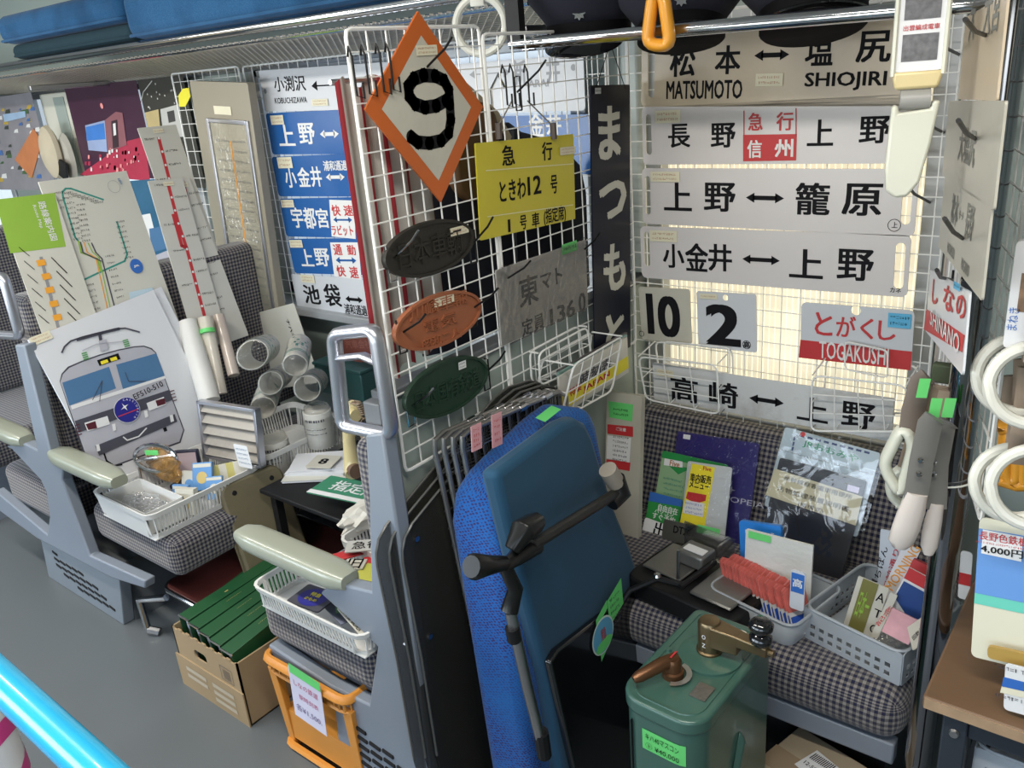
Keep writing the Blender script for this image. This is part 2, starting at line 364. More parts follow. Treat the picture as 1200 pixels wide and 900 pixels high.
# ---------------- seats ----------------
armm = mat('cream_armrest_plastic', (0.29, 0.305, 0.24), 0.28, var=0.04, nscale=5, coat=0.3)
handm = mat('satin_aluminium', (0.55, 0.56, 0.62), 0.3, 0.9)
slotm = mat('dark_slot', (0.005, 0.005, 0.006), 0.9)
def rpath(pts, r, n=4):
    P = []; k = len(pts); pts = [Vector(p) for p in pts]
    for i, p in enumerate(pts):
        a = pts[i - 1]; c = pts[(i + 1) % k]; u = p + (a - p).normalized() * r; v = p + (c - p).normalized() * r
        for j in range(n + 1): t = j / n; P.append(u * (1 - t) ** 2 + p * 2 * t * (1 - t) + v * t * t)
    return P
def frame_poly(pts, y0=.93, y1=.965):
    A_ = [PY(px, py, .95) for px, py in pts]; return MB().prism([(p.x, p.z) for p in A_], y0, y1)
def armrest(root, x0, x1, z0, y=.945):
    mb = MB(); n = 10; prof = []
    L = x1 - x0
    for i in range(n):
        t = i / (n - 1); x = x0 + L * t; e = min(1, 4.5 * t + .25, 4.5 * (1 - t) + .25); e = math.sqrt(max(.2, 1 - (1 - e) ** 2)); prof.append((x, e))
    loops = []
    for x, e in prof:
        q = rrect(.075 * e, .048 * e, .018 * e, 3); loops.append([(x, y + a, z0 + .024 + b) for a, b in q])
    m = len(loops[0]); vs = [p for l in loops for p in l]
    fs = [(i * m + j, i * m + (j + 1) % m, (i + 1) * m + (j + 1) % m, (i + 1) * m + j) for i in range(n - 1) for j in range(m)] + [tuple(range(m)), tuple(range(n * m - 1, (n - 1) * m - 1, -1))]
    mb.add(vs, fs); return part('armrest', mb, armm, root, smooth=True, ang=60)
def cushion(name, root, x0, x1, y0, y1, z0, z1, r=.035, label=None):
    mb = MB().box(x0, x1, y0, y1, z0, z1); return part(name, mb, cloth, root, bevel=r, seg=4, uv=True, ang=60, label=label)
def handle(root, pts, inner=None):
    mb = MB(); P = rpath([PY(a, b, .95) for a, b in pts], .022); mb.tube(P, .0125, 10, closed=True, flat=1.3, up=(0, 1, 0))
    if inner: q = [PY(a, b, .95) for a, b in inner]; mb.tube(q, .007, 8, flat=1.6, up=(0, 1, 0))
    return part('grab_handle', mb, handm, root, ang=60)
def slots(root, P0, ux, uz, rows):       # slanted ventilation slots in a base panel
    mb = MB()
    for r, (a, b) in enumerate(rows):
        for c in range(a, b):
            o = P0 + Vector((ux.x * c, 0, ux.z * c)) + Vector((uz.x * r, 0, uz.z * r))
            d = Vector((.034, 0, -.004)); mb.box(0, 0, 0, 0, 0, 0) if False else None
            mb.add([(o.x, o.y - .0015, o.z), (o.x + d.x, o.y - .0015, o.z + d.z), (o.x + d.x, o.y - .0015, o.z + d.z - .0085), (o.x, o.y - .0015, o.z - .0085),
                    (o.x, o.y + .004, o.z), (o.x + d.x, o.y + .004, o.z + d.z), (o.x + d.x, o.y + .004, o.z + d.z - .0085), (o.x, o.y + .004, o.z - .0085)],
                   [(0, 1, 2, 3), (0, 4, 5, 1), (3, 2, 6, 7), (0, 3, 7, 4), (1, 5, 6, 2)])
    return part('vent_slots', mb, slotm, root, kind='stuff', smooth=False)

# nearest seat, its back to the partition
sA = thing('double_bench', 'nearest checked train seat, back to the partition, white basket on it', 'train seat', (0, 0, 0), 'fixed train seats in bays')
part('side_frame', frame_poly([(437, 505), (457, 503), (472, 600), (487, 710), (498, 800), (513, 908), (408, 908), (398, 812), (323, 765), (322, 750), (395, 798), (440, 820), (450, 752), (419, 722), (383, 690), (397, 677), (443, 688), (441, 580)]), framegrey, sA, bevel=.005, seg=2)
mb = MB().box(-1.40, -1.13, .97, 1.9, 0, .27); bA = part('base', mb, framegrey, sA, bevel=.004)
mb = MB().box(-1.405, -1.125, .952, .972, .0, .262); part('base_panel', mb, framegrey, sA, bevel=.003)
slots(sA, PY(416, 850, .9275), Vector((.043, 0, .001)), Vector((.0, 0, -.026)), [(0, 1), (0, 3), (0, 4), (0, 4), (0, 5), (0, 5), (1, 5)])
cushion('seat_cushion', sA, -1.64, -1.235, .938, 1.88, .315, .44)
cushion('backrest', sA, -1.25, -1.165, .985, 1.88, .44, .93, .03)
part('seat_pan', MB().box(-1.63, -1.2, .968, 1.88, .285, .315), mat('dark_grey_pan', (.09, .095, .11), .5), sA, bevel=.004)
armrest(sA, -1.655, -1.27, .585)
handle(sA, [(391, 391), (440, 386), (460, 510), (402, 499)], [(394, 420), (425, 417), (441, 424), (446, 432)])
# double seat of the next bay: one faces right, the other left
sB = thing('double_bench', 'checked train seat carrying the locomotive picture board and route maps', 'train seat', (0, 0, 0), 'fixed train seats in bays')
part('side_frame', frame_poly([(25, 402), (36, 402), (67, 530), (82, 534), (80, 560), (112, 648), (177, 677), (177, 686), (138, 674), (50, 628), (0, 592), (0, 572), (62, 624), (65, 602), (61, 573), (55, 560), (21, 524), (14, 521), (36, 517), (51, 525)]), framegrey, sB, bevel=.005)
part('base', MB().box(-2.95, -2.5, .99, 1.9, 0, .215), mat('dark_base_metal', (.1, .11, .12), .5), sB)
q = [PY(a, b, .95) for a, b in ((46, 628), (138, 673), (146, 738), (60, 688))]
part('base_panel', MB().prism([(p.x, max(p.z, 0.0)) for p in q], .952, .99), mat('base_panel_grey', (.2, .23, .26), .45, dirt=.2), sB, bevel=.003)
slots(sB, Vector((-2.93, .951, .15)), Vector((.044, 0, .001)), Vector((.0, 0, -.026)), [(0, 1), (0, 5), (0, 7), (1, 8), (3, 9)])
cushion('seat_cushion', sB, -2.58, -2.10, .975, 1.9, .295, .425)
cushion('backrest', sB, -2.78, -2.66, .99, 1.9, .44, 1.08, .03)
armrest(sB, -2.63, -2.24, .575)
sC = thing('double_bench', 'checked train seat facing away at the left edge, behind the map seat', 'train seat', (0, 0, 0), 'fixed train seats in bays')
cushion('seat_cushion', sC, -3.2, -2.79, .96, 1.9, .27, .42)
cushion('backrest', sC, -2.87, -2.80, 1.0, 1.9, .46, .85, .03)
armrest(sC, -3.22, -2.83, .575)
handle(sC, [(-42, 322), (4, 324), (24, 394), (-28, 390)])
sD = thing('double_bench', 'farthest checked train seat, facing us beyond the left aisle handle', 'train seat', (0, 0, 0), 'fixed train seats in bays')
cushion('seat_cushion', sD, -4.05, -3.45, 1.0, 1.9, .3, .43); cushion('backrest', sD, -4.15, -4.0, 1.0, 1.9, .43, 1.13, .03)
part('base', MB().box(-4.1, -3.7, .97, 1.9, 0, .3), framegrey, sD)

# bench along the window wall
bn = thing('window_bench', 'long checked bench under the window holding boxes of goods', 'bench', (0, 0, 0))
mb = MB().box(-1.1, -.255, 1.36, 1.93, .335, .45); part('seat_cushion', mb, cloth, bn, bevel=.05, seg=5, uv=True, ang=60)
mb = MB(); mb.hull([(-1.1, 1.76, .44), (-1.1, 1.90, .44), (-1.1, 1.93, .70), (-1.1, 1.87, .70)], [(-.27, 1.76, .44), (-.27, 1.90, .44), (-.27, 1.93, .70), (-.27, 1.87, .70)])
part('backrest', mb, cloth, bn, bevel=.025, seg=3, uv=True, ang=60)
mb = MB().box(-1.1, -.27, 1.38, 1.41, .285, .335); part('front_rail', mb, framegrey, bn, bevel=.004)
mb = MB().box(-1.1, -.30, 1.46, 1.95, .0, .285); part('base', mb, mat('dark_bench_base', (.02, .022, .026), .5), bn)

# chrome pole at the bench's end
pl = thing('grab_pole', 'thick chrome pole standing at the end of the bench', 'pole', (0, 0, 0))
mb = MB(); mb.tube([(-.225, 1.35, .33), (-.222, 1.35, .36), (-.218, 1.35, 1.0), (-.212, 1.35, 2.22)], .023, 20, rs=[.017, .023, .023, .023]); part('tube', mb, mat('dark_chrome', (.30, .31, .34), .1, 1.0), pl)
mb = MB(); mb.tube([(-.225, 1.35, .345), (-.225, 1.42, .345)], .015, 10); part('floor_bracket', mb, steel, pl)
# ---------------- flat boards and signs ----------------
class Sign:
    def __init__(s, name, label, cat, tl, tr, bl, matf, th=.003, r=.006, fp=None, group=None, w=None, h=None, slots=(), sm=None, body=True, partname='plate'):
        a, b, c = [Vector(p) for p in (tl, tr, bl)]
        ux = (b - a).normalized(); W = w or (b - a).length; dz = (a - c); Hh = h or (dz - ux * dz.dot(ux)).length
        if dz.length == 0: dz = Vector((0, 0, 1))
        M = frame((0, 0, 0), ux, dz); zc = Vector((M[0][2], M[1][2], M[2][2]))
        o = a + ux * W / 2 - zc * Hh / 2; M[0][3], M[1][3], M[2][3] = o
        s.M = M; s.w = W; s.h = Hh; s.inv = M.inverted(); s.p0 = o; s.n = Vector((M[0][1], M[1][1], M[2][1]))
        s.root = thing(name, label, cat, M, group); s.k = 0; s.th = th; s.layers = {}
        if body:
            mb = MB(); outer = rrect(W, Hh, min(r, W / 2.1, Hh / 2.1), 3)
            if slots: plate_holes(mb, outer, [s.slot(q) for q in slots], 0, th)
            else: mb.prism(outer, 0, th)
            part(partname, mb, matf, s.root, smooth=False)
    def slot(s, q):
        (cx, cy), wd, ht = q[0], q[1], q[2]; c = s.L(cx, cy); return rrect(wd, ht, min(wd, ht) / 2 * .98, 4, c[0], c[1])
    def L(s, px, py):
        p = s.inv @ PN(px, py, s.p0, s.n); return (p.x, p.z)
    def pts(s, P): return [s.L(*p) for p in P]
    def mb(s, key):
        if key not in s.layers: s.layers[key] = [MB(), .0005 * (len(s.layers) + 1)]
        return s.layers[key]
    def bx(s, b):
        x0, y0, x1, y1 = b; l = s.L(x0, (y0 + y1) / 2); r = s.L(x1, (y0 + y1) / 2); t = s.L((x0 + x1) / 2, y0); d = s.L((x0 + x1) / 2, y1)
        return (l[0] + r[0]) / 2, (t[1] + d[1]) / 2, abs(r[0] - l[0]), abs(t[1] - d[1])
    def text(s, body, b, key='lettering', bold=.03, rot=0):
        m, y = s.mb(key); cx, cz, w, h = s.bx(b); m.text(body, cx, cz, w, h, -y, bold, rot=rot); return s
    def textl(s, body, cx, cz, w, h, key='lettering', bold=.03, rot=0):
        m, y = s.mb(key); m.text(body, cx, cz, w, h, -y, bold, rot=rot); return s
    def chars(s, items, key='lettering', bold=.03):
        for c, b in items: s.text(c, b, key, bold)
        return s
    def quad(s, P, key): m, y = s.mb(key); m.poly(s.pts(P), -y); return s
    def rect(s, x0, x1, z0, z1, key): m, y = s.mb(key); m.rect(x0, x1, z0, z1, -y); return s
    def pl(s, pts, key): m, y = s.mb(key); m.poly(pts, -y); return s
    def line(s, P, wd, key, px=True, closed=False):
        m, y = s.mb(key); Q = [Vector((a, b)) for a, b in (s.pts(P) if px else P)]
        n = len(Q)
        for i in range(n if closed else n - 1):
            a, b = Q[i], Q[(i + 1) % n]; d = b - a
            if d.length < 1e-6: continue
            t = Vector((-d.y, d.x)).normalized() * wd / 2; e = d.normalized() * wd * .3
            m.poly([tuple(a - t - e), tuple(b - t + e), tuple(b + t + e), tuple(a + t - e)], -y)
        return s
    def ring(s, cx, cz, r, wd, key, n=24, a=1.0):
        m, y = s.mb(key)
        for i in range(n):
            t0, t1 = 2 * math.pi * i / n, 2 * math.pi * (i + 1) / n
            m.poly([(cx + r * math.cos(t0), cz + a * r * math.sin(t0)), (cx + r * math.cos(t1), cz + a * r * math.sin(t1)), (cx + (r - wd) * math.cos(t1), cz + a * (r - wd) * math.sin(t1)), (cx + (r - wd) * math.cos(t0), cz + a * (r - wd) * math.sin(t0))], -y)
        return s
    def disc(s, cx, cz, r, key, n=24): m, y = s.mb(key); m.poly(ell(r, r, n, cx, cz), -y); return s
    def arrow(s, b, key='lettering', t=.22):
        cx, cz, w, h = s.bx(b); m, y = s.mb(key); h2 = h / 2; hw = h * .9; q = h * t
        x0, x1 = cx - w / 2, cx + w / 2
        m.poly([(x0, cz), (x0 + hw, cz + h2), (x0 + hw, cz - h2)], -y); m.poly([(x1, cz), (x1 - hw, cz - h2), (x1 - hw, cz + h2)], -y); m.rect(x0 + hw * .8, x1 - hw * .8, cz - q, cz + q, -y); return s
    def tag(s, b, col='cream', lines=2, green=False):
        cx, cz, w, h = s.bx(b); mb = MB(); mb.rect(cx - w / 2, cx + w / 2, cz - h / 2, cz + h / 2, -.003)
        p = part('price_tag', mb, {'cream': tagcream, 'green': greentag, 'blue': bluetag, 'white': paper}[col], s.root, smooth=False)
        m2 = MB(); n = lines
        for i in range(n):
            z = cz + h / 2 - h * (i + .7) / (n + .4); scribble(m2, cx - w * .4, cx + w * .4, z, h / (n + 1) * .6, -.0034)
        part('handwriting', m2, tagink if col == 'cream' else black, p, smooth=False)
        return s
    def done(s, mats):
        out = {}
        for k, (m, y) in s.layers.items():
            out[k] = part(k, m, mats[k] if k in mats else mats['*'], s.root, smooth=False)
        return s
def scribble(mb, x0, x1, z, h, y, seed=None):
    x = x0
    while x < x1 - h * .3:
        cw = h * random.uniform(.5, .9)
        for q in range(random.choice((2, 3))):
            if random.random() < .5: zz = z + random.uniform(-.4, .4) * h; mb.rect(x, x + cw, zz, zz + h * .13, y)
            else: xx = x + random.uniform(0, cw * .8); mb.rect(xx, xx + h * .13, z - h * .5, z + h * .5, y)
        x += cw + h * .25
def plate_holes(mb, outer, holes, y0, y1):
    c = bpy.data.curves.new('pl', 'CURVE'); c.dimensions = '2D'; c.fill_mode = 'BOTH'; c.extrude = (y1 - y0) / 2
    for P in [outer] + list(holes):
        sp = c.splines.new('POLY'); sp.points.add(len(P) - 1)
        for i, p in enumerate(P): sp.points[i].co = (p[0], p[1], 0, 1)
        sp.use_cyclic_u = True
    o = bpy.data.objects.new('pl', c); me = bpy.data.meshes.new_from_object(o)
    mb.add([(v.co.x, (y0 + y1) / 2 - v.co.z, v.co.y) for v in me.vertices], [tuple(p.vertices) for p in me.polygons])
    bpy.data.objects.remove(o); bpy.data.curves.remove(c); bpy.data.meshes.remove(me)
paper = mat('white_paper', (.7, .7, .7), .6, var=.03)
bluetag = mat('light_blue_price_tag', (.1, .42, .68), .6)
enw = mat('grey_white_enamel', (.62, .59, .59), .25, var=.04, nscale=4, dirt=.12, dirtcol=(.35, .28, .2))
enb = mat('beige_enamel', (.53, .44, .325), .28, var=.06, nscale=5, dirt=.2)
encream = mat('cream_enamel', (.52, .50, .43), .3, var=.05, nscale=8, dirt=.25)
enblue = mat('blue_enamel', (.018, .105, .34), .25, var=.06, nscale=5)
ennavy = mat('navy_enamel', (.008, .01, .022), .35, spec=.2, dirt=.05)
enwb = mat('cool_white_enamel', (.58, .6, .64), .3, var=.03)
Y1 = 1.885
P = lambda x, y, Y=Y1: PY(x, y, Y)
g1 = 'long destination plates on the window grid'
s = Sign('destination_sign', 'beige plate reading MATSUMOTO and SHIOJIRI, topmost on the bright window grid', 'sign', P(752, 40), P(1092, 20), P(752, 125), enb, group=g1, r=.01, slots=[((763, 86), .018, .11)])
s.chars([('松', (785, 53, 815, 90)), ('本', (838, 53, 868, 87)), ('塩', (944, 40, 977, 77)), ('尻', (1004, 36, 1045, 73)), ('MATSUMOTO', (781, 94, 870, 116)), ('SHIOJIRI', (943, 84, 1039, 106))]).arrow((884, 58, 925, 71)).tag((886, 86, 918, 101)).done({'lettering': black})
s = Sign('destination_sign', 'grey-white plate with red and white express box between two station names', 'sign', P(752, 126), P(1090, 109), P(752, 193), enw, group=g1, r=.01, slots=[((760, 158), .016, .095), ((1079, 155), .016, .095)])
s.chars([('長', (783, 145, 809, 173)), ('野', (833, 144, 862, 173)), ('上', (946, 140, 977, 171)), ('野', (1007, 136, 1044, 168)), ('コラ', (1063, 181, 1076, 188))])
s.line([(872, 130), (872, 158)], .0025, 'red_panel').line([(933, 127), (933, 158)], .0025, 'red_panel').quad([(871, 158), (934, 157), (933, 188), (871, 189)], 'red_panel')
s.chars([('急', (877, 132, 894, 153)), ('行', (910, 131, 930, 153))], 'red_panel').chars([('信', (876, 164, 893, 185)), ('州', (908, 163, 930, 184))], 'white_lettering').tag((768, 129, 798, 144))
s.done({'lettering': black, 'red_panel': redp, 'white_lettering': white})
s = Sign('destination_sign', 'grey-white plate with arrow and intricate third character, circled mark at its end', 'sign', P(752, 197), P(1078, 198), P(751, 262), enw, group=g1, r=.012, slots=[((759, 229), .016, .095), ((1063, 235), .02, .10)])
s.chars([('上', (778, 214, 811, 247)), ('野', (825, 214, 862, 248)), ('籠', (932, 214, 973, 252)), ('原', (987, 215, 1034, 253)), ('上', (1045, 260, 1052, 267))]).arrow((874, 226, 919, 238)).tag((763, 201, 797, 213))
c = s.L(1048, 264); s.ring(c[0], c[1], .0135, .0015, 'lettering').done({'lettering': black})
s = Sign('destination_sign', 'grey-white plate right above the number plates 10 and 2', 'sign', P(750, 265), P(1068, 276), P(751, 325), enw, group=g1, r=.012, slots=[((758, 292), .016, .09), ((1054, 312), .02, .10)])
s.chars([('小', (777, 286, 802, 314)), ('金', (803, 285, 830, 318)), ('井', (830, 286, 858, 318)), ('上', (925, 292, 965, 326)), ('野', (981, 292, 1024, 329)), ('カネ', (1043, 337, 1056, 343))]).arrow((870, 299, 914, 310)).tag((762, 270, 794, 283)).done({'lettering': black})
s = Sign('number_plate', 'cream enamel plate with black number 10', 'number plate', P(748, 336), P(808, 339), P(745, 397), encream, r=.006)
s.chars([('1', (758, 344, 766, 391)), ('0', (771, 347, 797, 395))], bold=.045)
c = s.L(752, 391); s.ring(c[0], c[1], .008, .0015, 'lettering').done({'lettering': black})
s = Sign('number_plate', 'white enamel plate with black number 2 and a hanging hole', 'number plate', P(816, 341), P(886, 345), P(814, 406), enwb, r=.006, slots=[((850, 349), .015, .015)])
s.chars([('2', (827, 357, 868, 405)), ('高', (871, 400, 879, 408))], bold=.045); c = s.L(875, 404); s.ring(c[0], c[1], .011, .0015, 'lettering').tag((820, 344, 841, 350), lines=1).done({'lettering': black})
s = Sign('train_name_plate', 'white and red plate reading TOGAKUSHI with a blue price tag', 'sign', P(939, 354), P(1072, 364), P(936, 419), enwb, r=.012, slots=[((1003, 364), .022, .022)])
s.quad([(938, 398), (1069, 412), (1067, 434), (936, 419)], 'red_band')
s.chars([('と', (955, 366, 976, 393)), ('が', (980, 370, 1003, 395)), ('く', (1008, 373, 1024, 397)), ('し', (1029, 376, 1050, 399))], 'red_lettering', .02).text('TOGAKUSHI', (960, 403, 1042, 424), 'white_lettering', .015).tag((1041, 367, 1068, 384), 'blue')
s.done({'red_band': redp, 'red_lettering': redp, 'white_lettering': white})
YK = 1.83
s = Sign('destination_sign', 'chipped white plate lying in two wire baskets below the lit window', 'sign', P(765, 425, YK), P(1048, 467, YK), P(768, 468, YK), mat('chipped_white_enamel', (.6, .61, .61), .3, dirt=.6, nscale=10, dirtcol=(.12, .08, .05)), r=.003)
s.chars([('高', (786, 442, 818, 471)), ('崎', (831, 448, 865, 477)), ('上', (934, 466, 971, 494)), ('野', (986, 472, 1026, 502))]).arrow((878, 464, 919, 475)).tag((770, 433, 790, 441)).done({'lettering': black})

# station name plates on the left grid
g2 = 'blue and white plates in a column on the second bay window'
s = Sign('destination_sign', 'white plate reading KOBUCHIZAWA, top of the blue sign column', 'sign', P(303, 83), P(403, 76), P(307, 131), enwb, w=.66, group=g2)
s.chars([('小渕沢', (321, 89, 358, 107)), ('KOBUCHIZAWA', (322, 114, 360, 121))], bold=.02).arrow((365, 94, 400, 106), t=.07); c = s.L(311, 107); s.disc(c[0], c[1], .008, 'grey_mark').tag((366, 116, 385, 124)).done({'lettering': black, 'grey_mark': framegrey})
def blue(label, tl, tr, bl): return Sign('destination_sign', label, 'sign', P(*tl), P(*tr), P(*bl), enblue, w=.62, group=g2, r=.012)
M2 = {'lettering': white, 'white_panel': white, 'red_lettering': redp, 'blue_arrow': enblue}
s = blue('blue plate directly below the white KOBUCHIZAWA plate', (311, 133), (408, 128), (315, 181)); s.chars([('上', (326, 146, 345, 171)), ('野', (350, 144, 369, 169)), ('小', (403, 145, 422, 168)), ('金', (427, 145, 446, 168))]).arrow((375, 152, 397, 162)).tag((318, 135, 333, 146)).done(M2)
s = blue('second blue plate with small bypass note above its arrow', (318, 184), (412, 180), (322, 230)); s.chars([('小', (334, 196, 347, 220)), ('金', (349, 196, 363, 219)), ('井', (364, 195, 377, 219)), ('浦和通過', (379, 188, 407, 200)), ('池', (411, 196, 428, 218)), ('袋', (431, 196, 448, 218))]).arrow((382, 203, 404, 212)).tag((326, 184, 343, 197)).done(M2)
for lab, tl, tr, bl, ch, box, rr in (('third blue plate, white panel with red katakana express words', (327, 233), (418, 231), (332, 277), [('宇', (342, 243, 355, 267)), ('都', (356, 243, 370, 268)), ('宮', (371, 244, 385, 267))], [(386, 234), (415, 235), (417, 280), (389, 277)], [('快', (389, 240, 399, 253)), ('速', (403, 240, 414, 253)), ('ラビット', (389, 264, 414, 276))]),
                                      ('lowest blue plate with red commuter express words on white', (337, 280), (424, 279), (341, 320), [('上', (352, 292, 367, 312)), ('野', (369, 291, 386, 312)), ('宇', (428, 292, 441, 312))], [(387, 284), (420, 284), (424, 328), (392, 324)], [('通', (391, 286, 401, 299)), ('勤', (407, 287, 417, 299)), ('快', (395, 311, 405, 324)), ('速', (410, 312, 420, 326))])):
    s = blue(lab, tl, tr, bl); s.chars(ch).quad(box, 'white_panel').chars(rr, 'red_lettering')
    b = (391, 254, 413, 261) if 'katakana' in lab else (394, 301, 418, 309); s.arrow(b, 'blue_arrow', t=.15).tag((tl[0] + 3, tl[1] + 1, tl[0] + 18, tl[1] + 10)).done(M2)
s = Sign('destination_sign', 'white plate with bypass note under the four blue plates', 'sign', P(341, 321), P(440, 328), P(345, 364), enwb, w=.62, group=g2)
s.chars([('池', (356, 334, 375, 356)), ('袋', (380, 333, 399, 359)), ('浦和通過', (404, 357, 430, 369))]).arrow((405, 347, 425, 355)).tag((353, 322, 369, 331)).done({'lettering': black})
# further column seen through the partition grid
s = Sign('destination_sign', 'white plate reading ARAI seen through the partition grid', 'sign', (-1.90, Y1, 1.625), (-1.235, Y1, 1.62), (-1.90, Y1, 1.49), enwb, r=.01)
s.chars([('新', (600, 70, 617, 100)), ('井', (640, 67, 656, 98)), ('ARAI', (619, 93, 643, 102))], 'faded_lettering').arrow((550, 80, 598, 92), 'faded_lettering', t=.06); c = s.L(672, 79); s.disc(c[0], c[1], .008, 'faded_lettering').done({'*': mat('faded_grey_print', (.3, .31, .34), .5)})
s = Sign('destination_sign', 'blue plate behind the partition grid, below the ARAI plate', 'sign', (-1.87, Y1, 1.485), (-1.2, Y1, 1.475), (-1.87, Y1, 1.335), enblue, r=.01)
s.chars([('金', (620, 132, 637, 160)), ('井', (640, 132, 658, 158))]).done({'lettering': white})
YG = 1.9
# signs on the partition grid (plane x = XP, facing the bench)
XP = -1.092
D = lambda x, y, X=XP: PX(x, y, X)
c0 = (D(490, 13) + D(517, 237) + D(566, 125) + D(428, 128)) / 4
s = Sign('diamond_sign', 'orange-edged white diamond plate with a big black 9', 'sign', c0 + Vector((0, -.17, .18)), c0 + Vector((0, .17, .18)), c0 + Vector((0, -.17, -.18)), None, body=False)
dia = s.pts([(490, 13), (566, 125), (517, 237), (428, 128)]); inn = [(p[0] * .76, p[1] * .76) for p in dia]
orangep = mat('orange_enamel', (.52, .115, .02), .35, var=.08, dirt=.2)
part('plate', MB().prism(dia, 0, .004), orangep, s.root, smooth=False)
s.pl(inn, 'inner_panel')
n9 = [(484, 160), (491, 166), (503, 167), (515, 164), (523, 155), (525, 140), (524, 122), (523, 106), (518, 95), (509, 90), (497, 89), (487, 93), (481, 102), (482, 113), (488, 122), (498, 126), (510, 124), (520, 118)]
n9 = [(503 + (a - 503) * 1.13, 128 + (b - 128) * 1.02) for a, b in n9]
s.line(n9, .0235, 'numeral')
for q in n9: c = s.L(*q); s.disc(c[0], c[1], .0122, 'numeral', 24)
s.tag((486, 53, 511, 65))
s.done({'inner_panel': encream, 'numeral': black})
s = Sign('train_sign', 'yellow plate for express car 1 hung on the partition grid', 'sign', D(557, 168), D(672, 157), D(563, 282), mat('yellow_acrylic', (.55, .47, .03), .3, var=.1, dirt=.25, dirtcol=(.3, .25, .02)), r=.002)
s.chars([('急', (588, 170, 603, 194)), ('行', (635, 166, 647, 188)), ('ときわ', (585, 210, 616, 235)), ('12', (618, 206, 634, 228)), ('号', (645, 205, 653, 227)), ('1', (595, 257, 598, 272)), ('号', (609, 252, 617, 269)), ('車', (623, 249, 632, 266)), ('(指定席)', (637, 242, 663, 263))])
s.line([(569, 200), (671, 192)], .002, 'perforation').line([(571, 254), (671, 240)], .002, 'perforation').tag((655, 172, 673, 181)).done({'lettering': black, 'perforation': mat('pale_line', (.7, .68, .4), .5)})
platem = mat('bare_zinc_plate', (.42, .40, .38), .4, .15, dirt=.25)
s = Sign('capacity_plate', 'grey metal plate in clear wrap with a green tag, lettered 136', 'sign', D(581, 317), D(686, 281), D(592, 404), platem, r=.002)
dk = mat('dark_grey_print', (.05, .05, .055), .5)
s.chars([('東', (608, 322, 631, 358)), ('マト', (633, 316, 659, 336)), ('定員', (611, 370, 638, 390)), ('136', (644, 356, 674, 376)), ('0', (678, 343, 686, 366))]).tag((657, 284, 675, 296), 'green', 1).done({'lettering': dk})
wrapm = film('clear_wrap')
part('plastic_wrap', MB().rect(-s.w / 2 - .004, s.w / 2 + .004, -s.h / 2 - .004, s.h / 2 + .004, -.004), wrapm, s.root)
s = Sign('station_name_sign', 'tall navy enamel sign with white hiragana in the corner', 'sign', D(692, 100, -1.085), D(738, 99, -1.085), D(700, 425, -1.085), ennavy, r=.003, th=.004)
s.chars([('ま', (701, 124, 727, 187)), ('つ', (702, 212, 734, 256)), ('も', (707, 285, 733, 341)), ('と', (709, 366, 732, 412))], bold=.05).tag((696, 103, 703, 110), 'white', 1).done({'lettering': mat('ivory_enamel', (.55, .54, .46), .25)})
mb = MB(); t = s.w / 2 - .02; mb.bar((-t, 0, s.h / 2 - .01), (0, .0, s.h / 2 + .09), .001, 4); mb.bar((t, 0, s.h / 2 - .01), (0, 0, s.h / 2 + .09), .001, 4); part('hanging_wire', mb, blackmetal, s.root)
# oval builder's plates
def oval(label, L_, R_, Tp, Bt, m, txts, rim=.006, sub=None, tagb=None, tagc='cream'):
    l = D(*L_); r = D(*R_); ux = (r - l).normalized(); cc = (l + r) / 2; a = (r - l).length / 2; b = abs(D(*Tp).z - D(*Bt).z) / 2 * .92
    M = frame(cc, ux, Vector((0, 0, 1))); s = Sign.__new__(Sign); s.M = M; s.inv = M.inverted(); s.p0 = cc; s.n = Vector((M[0][1], M[1][1], M[2][1])); s.w = 2 * a; s.h = 2 * b; s.layers = {}; s.k = 0
    s.root = thing('oval_cast_plate', label, 'cast plate', M, 'oval cast plates hooked on the partition grid')
    mb = MB(); mb.prism(ell(a, b, 48), 0, .008); part('plate', mb, m, s.root, bevel=.0015)
    mb = MB(); n = 48; o = ell(a, b, n); i_ = ell(a - rim, b - rim, n)
    vs = [(p[0], -.004, p[1]) for p in o] + [(p[0], -.004, p[1]) for p in i_] + [(p[0], 0.001, p[1]) for p in o] + [(p[0], .001, p[1]) for p in i_]
    fs = []
    for k in range(n): q = (k + 1) % n; fs += [(k, q, n + q, n + k), (2 * n + k, 2 * n + q, q, k), (n + k, n + q, 3 * n + q, 3 * n + k)]
    mb.add(vs, fs); part('raised_rim', mb, m, s.root)
    mb = MB()
    for (t, x, z, w_, h_) in txts:
        v, f, x0, x1, z0, z1 = text_data(t, 0)
        for yy in (-.0035,):
            mb.text(t, x, z, w_, h_, yy, 0)
        # side skirts so the letters stand proud
        base = len(mb.v) - len(v)
        edges = {}
        for ff in f:
            for i in range(len(ff)):
                e = (ff[i], ff[(i + 1) % len(ff)]); k = tuple(sorted(e)); edges[k] = edges.get(k, 0) + 1
        nb = len(mb.v); mp = {}
        for k, cnt in edges.items():
            if cnt == 1:
                for q in k:
                    if q not in mp: p = mb.v[base + q]; mp[q] = len(mb.v); mb.v.append(Vector((p.x, .0005, p.z)))
                mb.f.append((base + k[0], base + k[1], mp[k[1]], mp[k[0]])); mb.mi.append(0)
    part('raised_lettering', mb, m, s.root, smooth=False)
    if tagb: s.tag(tagb, tagc, 2)
    return s
oval('near-black oval cast plate, highest of the three ovals', (450, 306), (554, 277), (503, 257), (500, 328), mat('blackened_bronze', (.028, .025, .02), .5, .3, bump=.3), [('日本車輌', 0, 0, .17, .05)], tagb=(526, 265, 548, 275))
